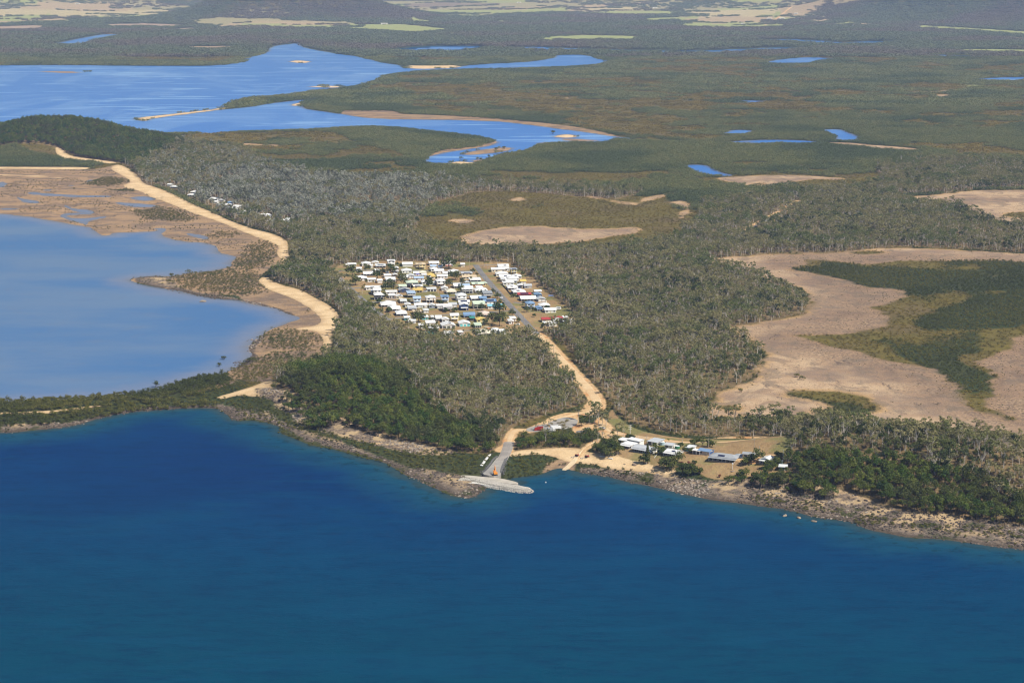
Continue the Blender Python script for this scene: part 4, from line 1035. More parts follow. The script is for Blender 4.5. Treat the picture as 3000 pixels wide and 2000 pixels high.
def house(x, y, z, rz, w, d, storeys, kind, rc, wc, feats, label, cat, group=None, seed=0):
    """a lowland coast house: walls, roof, windows, door and what the photograph shows of verandah, carport, solar panels, roller doors"""
    g = random.Random(seed)
    e = empty(cat.replace(' ', '_'), (x, y, z), rz, label=label, category=cat, group=group)
    h = 2.7 * storeys if storeys >= 1 else 2.4
    rise = {'hip': .20 * min(w, d), 'gable': .15 * d, 'gablef': .17 * w}.get(kind, .45)
    base = 0.0
    if 'r' in feats:           # raised on posts with an open shaded space below
        base, h = 2.5, 2.7
        p = MB()
        nx = max(3, int(w / 3.2))
        for i in range(nx + 1):
            for yy in (-d / 2 + .2, d / 2 - .2):
                xx = -w / 2 + .2 + (w - .4) * i / nx
                p.box(xx - .12, xx + .12, yy - .12, yy + .12, -.3, base)
        p.build('post', M_POST, e)
        MB().box(-w / 2 + 1.2, w / 2 - 1.2, -d / 2 + 2.4, d / 2 - .6, -.3, base).build('undercroft_shade', M_WALL['dark'], e)  # dark box painting in the shade of the open undercroft
    walls_mesh(kind, w, d, base - (.4 if base == 0 else 0), base + h, rise).build('wall', M_WALL[wc], e)
    ro = roof_mesh(kind, w, d, base + h + .06, rise).build('roof', M_ROOF[rc], e)
    fy = -d / 2
    if storeys == 2 and 'r' not in feats:
        roof_mesh('flat', w * .8, 2.2, 2.75, .35, .15, fy - 1.25).build('awning', M_ROOF[rc], e)
    # windows and door on the front, windows on both ends
    n = max(2, int(w / 3.4))
    lv = [base + 1.0] + ([base + 3.7] if storeys == 2 and 'r' not in feats else [])
    roll = 'g' in feats
    for zz in lv:
        for i in range(n):
            cx = -w / 2 + (i + .5) * w / n
            if roll and zz < 2: continue
            if i == n // 2 and zz < 2 + base:
                MB().box(cx - .45, cx + .45, fy - .05, fy + .02, base + .1, base + 2.1).build('door', M_WALL[g.choice(['brown', 'cream', 'bluegrey'])], e)
            else:
                ww = g.uniform(.7, 1.15)
                MB().box(cx - ww, cx + ww, fy - .05, fy + .02, zz - .1, zz + 1.1).build('window', M_GLASS, e)
        for sx in (-1, 1):
            for cy in (-d * .22, d * .22):
                MB().box(sx * w / 2 - .04, sx * w / 2 + .04, cy - .6, cy + .6, zz, zz + 1.0).build('window', M_GLASS, e)
    if roll:
        c = 'green' if 'G' in feats else 'blue' if 'B' in feats else 'dark' if 'D' in feats else 'white'
        nd = 2 if w < 9 else 3
        for i in range(nd):
            cx = -w / 2 + (i + .5) * w / nd
            MB().box(cx - w / nd * .36, cx + w / nd * .36, fy - .06, fy + .02, 0, 2.4).build('roller_door', M_ROLLER[c], e)  # dark ones also paint in the shaded inside of open sheds
    if 'v' in feats:           # verandah along the front: floor, posts, roof
        dv = 2.6
        v = empty('verandah', (0, 0, 0)); v.parent = e
        MB().box(-w / 2, w / 2, fy - dv, fy - .02, base - (.3 if base else .25), base + .15).build('floor', M_FLOOR, v)
        zt = base + h - .25
        b = MB()
        t = .14
        b.loft([(-w / 2 - .4, fy - dv - .3, zt - .25 - t), (w / 2 + .4, fy - dv - .3, zt - .25 - t), (w / 2 + .4, fy - .03, zt + .05 - t), (-w / 2 - .4, fy - .03, zt + .05 - t)],
               [(-w / 2 - .4, fy - dv - .3, zt - .25), (w / 2 + .4, fy - dv - .3, zt - .25), (w / 2 + .4, fy - .03, zt + .05), (-w / 2 - .4, fy - .03, zt + .05)])
        b.build('verandah_roof', M_ROOF[rc], v)
        nx = max(3, int(w / 3.0))
        for i in range(nx + 1):
            xx = -w / 2 + .1 + (w - .2) * i / nx
            MB().box(xx - .09, xx + .09, fy - dv, fy - dv + .18, base + .15, zt - .3).build('post', M_POST, v)
        if base: MB().box(-w / 2, w / 2, fy - dv - .02, fy - dv + .03, base + .3, base + 1.1).build('rail', M_POST, v)
        # dark glass along this wall also paints in the verandah's shade
        for i in range(nx):
            xx = -w / 2 + (i + .5) * w / nx
            MB().box(xx - w / nx * .40, xx + w / nx * .40, fy - .08, fy - .055, base + .25, base + 2.2).build('shaded_glass_door', M_GLASS, v)
    if 'c' in feats:           # open carport to one side
        sx = g.choice([-1, 1]) if 'l' not in feats else -1
        c = empty('carport', (0, 0, 0)); c.parent = e
        xa, xb = sorted((sx * (w / 2 + .1), sx * (w / 2 + 4.2)))
        MB().loft([(xa, fy, 2.3), (xb, fy, 2.3), (xb, fy + 6.5, 2.55), (xa, fy + 6.5, 2.55)], [(xa, fy, 2.42), (xb, fy, 2.42), (xb, fy + 6.5, 2.67), (xa, fy + 6.5, 2.67)]).build('carport_roof', M_ROOF[rc], c)
        for px_ in (xa + .15, xb - .15):
            for py_ in (fy + .2, fy + 6.2): MB().box(px_ - .06, px_ + .06, py_ - .06, py_ + .06, -.2, 2.32).build('post', M_STEEL, c)
    if 's' in feats:           # solar panels lying on the front slope
        sl = rise / (d / 2 + .55) if kind in ('hip', 'gable') else (.45 / (d + 1.1) if kind == 'flat' else 0)
        a = w * (.62 if 'S' in feats else .26)
        cx = g.uniform(-.2, .2) * w * (.2 if 'S' in feats else 1)
        ya, yb = -d / 2 + .3, -d / 2 + .3 + (3.2 if 'S' in feats else 1.9)
        zf = lambda yy: base + h + .06 + (yy + d / 2 + .55) * sl + .10
        if kind == 'gablef': 
            sl = rise / (w / 2 + .55)
            xa, xb = .6, .6 + min(2.6, w * .34); zx = lambda xx: base + h + .06 + (w / 2 + .55 - xx) * sl + .10
            MB().loft([(xa, -d * .3, zx(xa)), (xb, -d * .3, zx(xb)), (xb, d * .2, zx(xb)), (xa, d * .2, zx(xa))], [(xa, -d * .3, zx(xa) + .06), (xb, -d * .3, zx(xb) + .06), (xb, d * .2, zx(xb) + .06), (xa, d * .2, zx(xa) + .06)]).build('solar_panel', M_SOLAR, ro)
        else:
            MB().loft([(cx - a / 2, ya, zf(ya)), (cx + a / 2, ya, zf(ya)), (cx + a / 2, yb, zf(yb)), (cx - a / 2, yb, zf(yb))], [(cx - a / 2, ya, zf(ya) + .06), (cx + a / 2, ya, zf(ya) + .06), (cx + a / 2, yb, zf(yb) + .06), (cx - a / 2, yb, zf(yb) + .06)]).build('solar_panel', M_SOLAR, ro)
    KEEP_OUT.append((x, y, max(w, d) * .5 + 2.2))
    return e

# ------------------------------------------------------------------ the township (survey: x, y, width in a 5.88-times enlargement)
GRID = math.atan2(*reversed((lambda a, b: (-(a[1] - b[1]), (a[0] - b[0])))(np.array(ground(1572, 978, 2.6)), np.array(ground(1393, 776, 2.6)))))
if GRID > 1.57: GRID -= math.pi
if GRID < -1.57: GRID += math.pi
A_, B_ = (1000, 740), (1300, 740)
HOUSES = [  # origin, x, y, width, depth m, storeys, roof, roof colour, wall colour (dark also paints in shade under some roofs), features
 (A_,190,243,150,8,1,'flat','white','white','c'), (A_,435,232,165,10,1,'hip','white','white',''), (A_,515,266,60,6,1,'gable','white','white','g'), (A_,592,215,125,8,1,'gablef','white','cream',''), (A_,680,256,180,7,1,'flat','pale','brown','vsS'),
 (A_,865,226,140,8,2,'flat','white','white','sS'), (A_,1145,242,185,10,1,'gable','white','white','g'), (A_,1312,245,60,7,1,'gable','tan','cream',''), (A_,1400,285,120,9,2,'hip','tan','yellow','s'),
 (A_,1600,222,180,9,1,'gable','white','white',''), (A_,1588,276,110,7,1,'gable','lightblue','white',''), (A_,1706,286,85,7,1,'gable','lightblue','white','g'), (A_,1830,236,200,9,1,'gable','white','white','v'), (A_,1905,205,110,7,1,'flat','white','white',''), (A_,2095,245,80,7,1,'gable','white','cream',''),
 (A_,310,318,95,7,1,'gable','white','white',''), (A_,465,396,175,8,1,'gable','white','white','v'), (A_,620,346,90,7,1,'gable','white','cream',''), (A_,795,388,68,6,1,'flat','white','white',''), (A_,800,436,130,7,1,'gable','white','white','g'), (A_,955,348,80,8,2,'gablef','white','white',''),
 (A_,1130,352,180,9,1,'hip','white','white',''), (A_,930,425,85,7,1,'gablef','white','brown',''), (A_,1085,450,140,8,1,'gable','white','white','v'), (A_,1212,440,110,8,1,'gablef','pale','bluegrey','g'), (A_,1290,395,100,8,1,'gable','white','white',''),
 (A_,1400,388,150,9,1,'hip','cream','white',''), (A_,1435,425,90,7,1,'flat','white','yellow',''), (A_,1545,425,120,8,1,'hip','yellow','white',''), (A_,1590,455,70,6,1,'flat','yellow','white',''), (A_,1600,322,130,9,1,'hip','white','white',''), (A_,1690,358,170,9,1,'gable','white','white',''),
 (A_,1792,395,90,7,1,'gable','white','yellow',''), (A_,1945,370,190,9,1,'hip','white','white','v'), (A_,1745,446,190,8,1,'gable','white','white',''), (A_,2165,396,200,7,1,'flat','silver','cream','sS'), (A_,2210,462,250,8,1,'gable','tan','cream',''),
 (A_,345,484,215,10,1,'hip','white','white',''), (A_,525,506,155,8,1,'flat','white','white',''), (A_,665,524,95,7,1,'gable','white','white','g'), (A_,850,494,175,8,1,'gable','white','bluegrey','v'), (A_,1340,482,175,8,1,'gable','lightblue','white',''),
 (A_,1720,575,165,10,2,'hip','white','white',''), (A_,1445,548,130,9,1,'hip','white','white',''), (A_,1565,562,120,8,1,'gable','white','white',''), (A_,1225,600,210,10,1,'hip','palegreen','dark','r'), (A_,1325,622,170,7,1,'flat','white','yellow','sS'), (A_,1318,680,165,6,1,'flat','yellow','yellow','v'),
 (A_,1060,622,140,8,1,'gable','palegreen','white',''), (A_,1092,690,200,9,1,'gablef','grey','navy','gD'), (A_,1560,670,170,8,1,'flat','pale','white','gD'), (A_,2010,606,160,9,1,'gable','white','white','v'), (A_,1785,656,120,8,1,'gablef','white','white',''), (A_,1895,706,175,9,1,'hip','cream','white','v'),
 (A_,2125,615,190,9,1,'gable','lightblue','white',''), (A_,2170,700,210,9,2,'gable','white','white','v'), (A_,2172,556,80,8,1,'gablef','white','yellow',''), 
 (A_,555,642,270,8,1,'flat','white','white','s'), (A_,575,708,130,8,1,'gable','white','white',''), (A_,620,735,140,9,2,'gable','white','white',''), (A_,655,815,180,9,1,'hip','white','dark','r'), (A_,870,722,200,8,1,'flat','white','white',''), (A_,870,782,110,7,1,'gable','white','white','gD'), (A_,1002,798,120,8,1,'gablef','white','cream','s'),
 (A_,1205,770,150,8,1,'flat','lightblue','bluegrey','rv'), (A_,1072,866,120,6,1,'flat','pale','dark','v'), (A_,815,930,270,10,1,'hip','white','white','v'), (A_,1310,880,140,9,2,'gable','lightblue','white',''), (A_,1375,948,230,8,1,'gable','white','white',''), (A_,1545,862,175,9,1,'hip','white','white','r'),
 (A_,1790,852,140,8,2,'flat','blue','white','sS'), (A_,2072,830,185,11,2,'hip','pale','white',''), (A_,2120,896,200,8,1,'gable','white','white','sS'), (A_,1568,955,110,9,1,'gablef','pale','bluegrey',''), (A_,1700,962,120,8,1,'flat','white','grey','g'), (A_,1925,944,150,9,1,'gable','silver','grey','g'),
 (A_,1830,1005,170,9,1,'flat','white','white','rv'), (A_,2120,992,160,9,2,'gablef','white','navy',''), (A_,920,1002,220,10,1,'hip','white','white','v'), (A_,1038,1085,195,10,1,'hip','white','dark','v'), (A_,1218,994,155,8,1,'gable','silver','bluegrey','v'), (A_,1150,940,110,8,1,'gablef','white','white',''), (A_,1310,1062,150,7,1,'flat','tan','brown',''), (A_,1462,1038,100,7,1,'flat','pale','grey','g'),
 (A_,1448,1155,115,7,1,'flat','white','turquoise',''), (A_,1580,1160,62,8,1,'gablef','white','cream',''), (A_,1680,1168,115,9,1,'gable','white','white','v'), (A_,1955,1180,155,9,2,'gable','white','yellow',''), (A_,1140,1168,110,7,1,'flat','white','turquoise',''), (A_,1222,1222,140,8,1,'gable','white','white',''), (A_,1540,1256,170,9,1,'gable','white','cream',''), (A_,1592,1326,185,8,1,'flat','white','dark','vsS'),
 (A_,1800,1200,130,9,1,'gablef','white','white',''), (A_,1850,1305,240,12,1,'gablef','white','white','gDs'), (A_,2130,1272,200,11,1,'gablef','white','white','gG'), (A_,1385,1305,100,8,1,'gable','white','white',''), (A_,1545,1448,150,9,1,'hip','green','white','sS'), (A_,1855,1438,160,9,1,'gable','white','white',''), (A_,2060,1420,90,8,1,'hip','white','white',''),
 (B_,545,500,200,8,1,'flat','white','dark','v'), (B_,590,585,210,9,1,'gable','palegreen','orange','s'), (B_,715,575,80,8,1,'gablef','palegreen','yellow',''), (B_,620,640,120,7,1,'flat','white','grey',''), (B_,650,690,220,10,1,'hip','white','white','v'), (B_,760,775,165,9,1,'flat','grey','dark','rv'), (B_,560,820,200,9,1,'gable','white','blue','v'), (B_,680,830,130,8,1,'gable','blue','blue',''), (B_,800,885,230,9,1,'gable','blue','white','sS'),
 (B_,892,966,265,8,1,'gable','turquoise','white','s'), (B_,608,962,210,9,2,'gable','palegreen','cream','v'), (B_,712,1100,180,10,1,'hip','pink','white','v'), (B_,445,1115,205,9,1,'gable','blue','white','v'), (B_,640,1200,160,9,1,'hip','yellow','yellow','s'), (B_,592,1285,125,7,1,'flat','palegreen','green','v'), (B_,1165,1230,95,9,1,'gablef','white','white',''), (B_,1200,1180,110,8,1,'flat','white','white',''),
 (B_,705,1425,260,11,1,'hip','cream','white','vs'), (B_,900,1390,140,10,1,'hip','white','white',''), (B_,1010,1410,100,9,1,'gable','white','white',''), (B_,500,1175,95,7,1,'flat','green','dark',''),
 (B_,1030,272,195,9,1,'gable','white','white','vs'), (B_,940,332,240,9,1,'gable','white','cream',''), (B_,1098,318,80,7,1,'flat','white','white',''), (B_,1212,372,120,8,2,'flat','grey','yellow','sS'), (B_,1010,406,220,9,1,'hip','white','white',''), (B_,1060,456,200,9,1,'gable','white','white','sv'), (B_,1260,450,180,9,1,'hip','white','white','s'),
 (B_,1050,506,110,8,1,'gablef','white','white',''), (B_,1205,486,200,9,1,'hip','white','white',''), (B_,1172,528,210,7,1,'gable','pale','grey',''), (B_,1376,536,105,8,1,'gable','yellow','cream','g'), (B_,1190,638,185,10,1,'hip','white','white','vs'), (B_,1330,612,110,8,1,'gablef','white','dark',''), (B_,1455,615,140,8,1,'gable','silver','grey',''),
 (B_,1120,560,200,6,1,'flat','white','white',''), (B_,1300,712,230,9,1,'hip','white','dark','vs'), (B_,1395,765,240,8,1,'gable','red','dark','sS'), (B_,1632,770,130,9,1,'gablef','blue','blue',''), (B_,1460,828,280,9,1,'gable','white','dark','v'), (B_,1690,846,145,8,1,'gablef','silver','grey','g'), (B_,1625,712,130,7,1,'gable','white','cream',''),
 (B_,1500,968,150,10,2,'hip','blue','white',''), (B_,1648,1000,110,8,1,'gablef','blue','blue','v'), (B_,1745,956,190,10,1,'hip','white','white',''), (B_,1842,1036,205,9,1,'gable','white','white',''), (B_,1805,1198,230,8,1,'gable','red','cream',''), (B_,1990,1185,170,9,1,'hip','red','white',''), (B_,1990,1215,200,8,1,'hip','white','white',''), (B_,1755,1262,60,7,1,'gablef','white','white',''), (B_,1880,1270,150,8,1,'gable','white','white',''), (B_,2130,1248,170,8,1,'gable','white','white',''), (B_,2105,1165,90,7,1,'flat','white','white','')]
ORD = ['first', 'second', 'third', 'fourth', 'fifth', 'sixth', 'seventh', 'eighth', 'ninth', 'tenth', 'eleventh', 'twelfth', 'thirteenth', 'fourteenth', 'fifteenth', 'sixteenth', 'seventeenth', 'eighteenth', 'nineteenth', 'twentieth', 'twenty-first', 'twenty-second', 'twenty-third', 'twenty-fourth', 'twenty-fifth', 'twenty-sixth', 'twenty-seventh', 'twenty-eighth', 'twenty-ninth', 'thirtieth'] + ['thirty-' + o for o in ('first', 'second', 'third', 'fourth', 'fifth', 'sixth', 'seventh', 'eighth', 'ninth')]
ROOFWORD = {'hip': 'hip-roofed', 'gable': 'gabled', 'gablef': 'front-gabled', 'flat': 'flat-roofed'}
COLWORD = {'pale': 'pale grey', 'palegreen': 'pale green', 'lightblue': 'pale blue', 'silver': 'silver grey', 'tan': 'tan', 'green': 'dark green'}
STREET_W = ['back', 'second', 'third', 'fourth', 'front']

def town():
    rec = []
    e1 = np.array([math.cos(GRID), math.sin(GRID)]); e2 = np.array([-math.sin(GRID), math.cos(GRID)])
    mr0, mr1 = np.array(ground(1393, 776, 2.6)), np.array(ground(1572, 978, 2.6))
    st = [np.array(ground(u, v, 2.6)) @ e2 for u, v in ((1250, 793), (1300, 829), (1300, 872), (1323, 921), (1289, 973))]
    for i, (o, cx, cy, wpx, d, s, kind, rc, wc, ft) in enumerate(HOUSES):
        u, v = o[0] + cx / 5.88, o[1] + cy / 5.88
        x, y = ground(u, v, 2.6)
        scale = pix(x, y, 2.6)[2]
        w = wpx / 5.88 / scale * 1.0 - .9
        dd = d * 1.22
        p = np.array([x, y]) + e2 * dd / 2
        t = (p - mr0) @ e2 / ((mr1 - mr0) @ e2)
        side = (p - (mr0 + t * (mr1 - mr0))) @ e1
        q = p @ e2
        if side > 0: row = 'east'
        else:
            k = sum(q < t_ for t_ in st)       # 0: beyond the back street ... 5: before the front street
            if k == 0: row = 'beyond the back street'
            elif k == 5: row = 'before the front street'
            else:
                up = (st[k - 1] - q) < (q - st[k])
                row = ('just below the %s street' % STREET_W[k - 1]) if up else ('just above the %s street' % STREET_W[k])
        rec.append([i, p, side, row, w, dd, s, kind, rc, wc, ft])
    rows = {}
    for r in rec: rows.setdefault(r[3], []).append(r)
    for row, L in rows.items():
        L.sort(key=lambda r: -(r[1] @ e2) if row == 'east' else -r[2])
        for n, (i, p, side, row_, w, dd, s, kind, rc, wc, ft) in enumerate(L):
            shed = ('g' in ft and s == 1)
            cat = 'shed' if shed else 'house'
            look = '%s %s %s' % (COLWORD.get(rc, rc), ROOFWORD[kind], ('two-storey ' if s == 2 or 'r' in ft else '') + cat)
            if row == 'east': lb = '%s, %s from the far end right of the main road' % (look, ORD[n])
            else: lb = '%s, %s from the main road, row %s' % (look, ORD[n], row)
            house(p[0], p[1], float(gz(p[0], p[1])[0]), GRID + random.uniform(-.03, .03), w, dd, s, kind, rc, wc, ft, lb, cat, 'houses of the township', i)
town()

# houses along the far beach, half hidden by trees (5-times enlargement)
def far_beach():
    L = [(420,255,110,'white','flat'), (340,228,60,'pale','gable'), (480,262,60,'white','gable'), (710,335,105,'white','hip'), (680,382,90,'white','gable'), (890,376,95,'silver','flat'), (1000,434,115,'white','gable'), (1100,455,90,'silver','flat'), (1020,482,60,'white','gable'), (1220,488,62,'blue','flat'),
         (1080,524,90,'white','gable'), (1190,530,125,'white','hip'), (1340,548,115,'white','gable'), (1240,575,150,'white','flat'), (1310,588,90,'white','gable'), (1450,630,120,'white','gable'), (1730,670,110,'white','hip'), (1800,690,80,'white','gable'), (1840,752,90,'white','gable'), (2030,755,130,'white','hip'), (2080,735,70,'pale','gable'), (640,375,50,'white','flat')]
    for i, (cx, cy, w, rc, kd) in enumerate(L):
        u, v = 430 + cx / 5.0, 500 + cy / 5.0
        x, y, z = hit(u, v)
        s = pix(x, y, z)[2]
        house(x, y + 3, z, -.5 + .2 * random.random(), w / 5.0 / s, 9, 1, kd, rc, 'white' if rc != 'blue' else 'navy', 'v' if i % 3 == 0 else '', '%s %s house among the far beach trees, %s from the hill end' % (COLWORD.get(rc, rc), ROOFWORD[kd], ORD[i]), 'house', 'houses along the far beach', 300 + i)
        for q in (9, 17, 26, 35): KEEP_OUT.append((x - .02 * q, y - q, 7))
far_beach()

# ------------------------------------------------------------------ homestead on the near beach
def at7(x, y): return hit(1780 + x / 7.84, 1270 + y / 7.84)
def at8(x, y): return hit(2020 + x / 7.84, 1270 + y / 7.84)
def homestead():
    def h(p, rot, w, d, s, kind, rc, wc, ft, lb, cat='house', seed=0):
        rz = R(rot); n = (-math.sin(rz) * d / 2, math.cos(rz) * d / 2)
        return house(p[0] + n[0], p[1] + n[1], p[2], rz, w, d, s, kind, rc, wc, ft, lb, cat, None, 900 + seed)
    e = h(at7(435, 330), -40, 8.5, 8, 1, 'flat', 'white', 'white', 'v', 'white flat-roofed beach house with a tall back block, leftmost of the homestead', seed=1)
    MB().box(-5.5, 5.5, 4.05, 9.5, -.3, 4.1).build('wall', M_WALL['white'], e)
    MB().loft([(-6, 3.6, 4.12), (6, 3.6, 4.12), (6, 10, 4.5), (-6, 10, 4.5)], [(-6, 3.6, 4.28), (6, 3.6, 4.28), (6, 10, 4.66), (-6, 10, 4.66)]).build('roof', M_ROOF['white'], e)
    MB().box(-4.5, 4.5, 4.0, 4.04, 3.35, 3.95).build('window', M_GLASS, e)
    h(at7(330, 235), -38, 7, 6, 1, 'flat', 'white', 'cream', '', 'small white flat-roofed wing behind the leftmost beach house', seed=2)
    h(at7(810, 430), -38, 17, 9, 1, 'gable', 'silver', 'white', 'v', 'long grey-roofed verandah house in the middle of the beach homestead', seed=3)
    h(at7(1020, 270), -36, 8, 10, 1, 'flat', 'silver', 'white', 'gD', 'white shed with grey roof and dark openings beside the pale blue tank', 'shed', 4)
    h(at7(1400, 350), -30, 6, 7, 1, 'gable', 'silver', 'white', '', 'small white shed with grey gabled roof left of the green tank', 'shed', 5)
    h(at7(1460, 510), -36, 10, 8, 1, 'gable', 'white', 'white', 'vs', 'white verandah house behind the dark beach trees', seed=6)
    h(at7(1850, 405), -36, 5, 6.5, 1, 'flat', 'pale', 'white', 'gG', 'small pale shed with green door left of the blue-roofed shed', 'shed', 7)
    h(at7(2035, 475), -34, 5.5, 5, 1, 'gable', 'white', 'white', 'gD', 'small white carport shed touching the blue-roofed shed', 'shed', 8)
    b = h(at8(325, 484), -36, 8.6, 6.8, 1, 'gable', 'blue', 'beige', '', 'beige shed with bright blue roof and three blue roller doors', 'shed', 9)
    for k in (-1, 0, 1): MB().box(4.28, 4.36, k * 2.15 - .9, k * 2.15 + .9, 0, 2.35).build('roller_door', M_ROLLER['blue'], b)
    g = h(at8(760, 630), -27, 19, 9, 1, 'hip', 'grey', 'cream', 'vs', 'large grey hip-roofed house with long dark verandah on the lawn', seed=10)
    g2 = roof_mesh('hip', 7, 8, 2.8, 1.5, .5, 0); g2.v = [(vx + 8.5, vy + 4.5, vz) for vx, vy, vz in g2.v]; g2.build('roof', M_ROOF['grey'], g)
    MB().box(5.2, 11.8, 4.55, 8.3, -.3, 2.7).build('wall', M_WALL['cream'], g)
    h(at8(1350, 560), -20, 8, 6, 1, 'gable', 'grey', 'cream', '', 'cream shed with grey roof behind the large verandah house', 'shed', 11)
    h(at8(1740, 680), -30, 7, 8, 1, 'gablef', 'pale', 'bluegrey', 'v', 'pale-roofed cabin with open front right of the large verandah house', seed=12)
    h(at8(2140, 850), -12, 5, 5, 1, 'flat', 'pale', 'navy', '', 'small navy blue hut at the edge of the dark headland forest', 'hut', 13)
    def tank(p, r, hh, m, lb):
        e = empty('water_tank', p, 0, label=lb, category='water tank')
        MB().cyl((0, 0, -.2), r, hh, 20).build('tank_wall', m, e)
        MB().cyl((0, 0, hh - .19), r * 1.03, .35, 20, r2=.2).build('lid', M_ROOF['pale'], e)
        KEEP_OUT.append((p[0], p[1], r + 1.5))
    tank(at7(1600, 345), 1.8, 2.2, plain("tank_green", (.06, .22, .12)), 'green round water tank in the middle of the homestead yard')
    tank(at7(1265, 262), 1.7, 2.4, plain("tank_blue", (.40, .55, .62)), 'pale blue round water tank beside the grey-roofed shed')
    tank(at7(1232, 425), 1.3, 2.0, plain("tank_dark_green", (.03, .14, .11)), 'small dark green water tank right of the long verandah house')
    tank(at8(2105, 680), 1.3, 2.3, plain("tank_pale_green", (.52, .64, .52)), 'pale green water tank near the navy hut')
    tank(hit(1300 + 1760 / 5.88, 740 + 870 / 5.88), 1.2, 2.2, M_WALL['cream'], 'cream water tank beside the grey sheds in the township')
    tank(hit(1000 + 1800 / 5.88, 740 + 665 / 5.88), 1.5, 2.4, M_WALL['white'], 'white water tank beside the front-gabled house in the township')
    tank(hit(1000 + 1440 / 5.88, 740 + 945 / 5.88), 1.8, 2.2, M_WALL['beige'], 'beige water tank at the end of a long white township house')
homestead()
# ------------------------------------------------------------------ causeway, breakwater, ramps, car park
def sheet(name, pts, z_of, m, thick=.25, **tags):
    """flat-topped slab with the given outline (survey points)"""
    P = smooth(PG(pts, 1.5), 1)
    if sum((P[i][0] * P[(i + 1) % len(P)][1] - P[(i + 1) % len(P)][0] * P[i][1]) for i in range(len(P))) < 0: P = P[::-1]
    NO_PLANT.append(P)
    b = MB()
    b.loft([(x, y, z_of(x, y) - thick) for x, y in P], [(x, y, z_of(x, y)) for x, y in P])
    return b.build(name, m, None, **tags)

def patchy(name, c1, c2, c3, s1=.25, s2=.05):
    m, nt = mat(name); b = NB(nt)
    P = b.n('ShaderNodeNewGeometry').outputs['Position']
    c = b.mix(b.mr(b.noise(P, s1, 4, .6), .35, .65), c1, c2)
    c = b.mix(b.math('MULTIPLY', b.mr(b.noise(P, s2, 4, .6), .48, .62), .7), c, c3)
    b.out(b.bsdf(c, .92, .1, b.bump(b.noise(P, 1.5, 3), .4, .3)))
    return m
M_GRAVEL = patchy("grey_gravel", (.30, .28, .255), (.36, .335, .30), (.26, .25, .235))
M_DARKROCKM = patchy("grey_stone", (.10, .10, .10), (.17, .165, .16), (.08, .08, .08), .8)
M_WHITEROCKM = patchy("white_stone", (.62, .60, .55), (.72, .70, .65), (.45, .42, .37), .9, .2)
M_SLAB = patchy("pale_concrete", (.42, .38, .32), (.50, .46, .39), (.33, .30, .26), .2)
M_RAMP = patchy("sandy_concrete", (.60, .46, .29), (.66, .52, .34), (.52, .40, .26), .3)

flat = lambda z: (lambda x, y: max(z, float(gz(x, y)[0]) + .16 + (z - 2.1) * .3))
CW = [(1478,1316),(1470,1330),(1452,1350),(1436,1372),(1420,1388),(1412,1394),(1440,1400),(1466,1398),(1468,1388),(1472,1375),(1482,1355),(1490,1338),(1496,1318)]
sheet("causeway", CW, (lambda x, y: 3.0), M_GRAVEL, 3.2, kind='structure', label='grey gravel causeway running out to the breakwater')
sheet("causeway_shoulder", [(1482,1338),(1474,1360),(1468,1372),(1464,1390),(1470,1390),(1476,1372),(1484,1355),(1491,1338)], (lambda x, y: 3.12), M_DARKROCKM, .4, kind='structure', label='dark grey stone edge of the causeway')
sheet("causeway_shoulder", [(1455,1340),(1440,1352),(1436,1362),(1412,1392),(1416,1392),(1440,1364),(1446,1352),(1460,1342)], (lambda x, y: 3.12), M_DARKROCKM, .4, kind='structure', label='dark grey stone edge of the causeway')
sheet("loading_platform", [(1350,1393),(1380,1393),(1420,1397),(1460,1400),(1490,1406),(1518,1413),(1518,1418),(1490,1416),(1450,1411),(1400,1403),(1350,1397)], flat(1.7), M_SLAB, 2.6, kind='structure', label='pale concrete slab along the back of the breakwater')
sheet("boat_ramp", [(1642,1371),(1659,1372),(1690,1352),(1712,1334),(1735,1314),(1746,1303),(1740,1302),(1722,1316),(1700,1333),(1670,1353)], lambda x, y: max(float(gz(x, y)[0]), -.35) + .3, M_RAMP, .8, kind='structure', label='sandy concrete boat ramp going down the beach into the water')
sheet("car_park", [(1605,1243),(1646,1228),(1668,1227),(1694,1234),(1690,1248),(1672,1257),(1645,1261),(1622,1258),(1606,1250)], flat(2.75), M_GRAVEL, .5, kind='structure', label='grey gravel car park beside the road end')
sheet("car_park", [(1540,1262),(1560,1254),(1600,1246),(1606,1250),(1610,1262),(1590,1268),(1560,1270),(1545,1268)], flat(2.72), M_GRAVEL, .5, kind='structure', label='grey gravel apron with parked trucks left of the car park')
sheet("asphalt_patch", [(1710,1263),(1722,1256),(1731,1257),(1728,1264)], flat(2.72), M_ROAD['asphalt'], .4, kind='structure', label='small dark asphalt patch in the orange dirt')
sheet("asphalt_patch", [(1688,1267),(1722,1265),(1726,1271),(1688,1274)], flat(2.72), M_ROAD['asphalt'], .4, kind='structure', label='long dark asphalt patch behind the thicket')

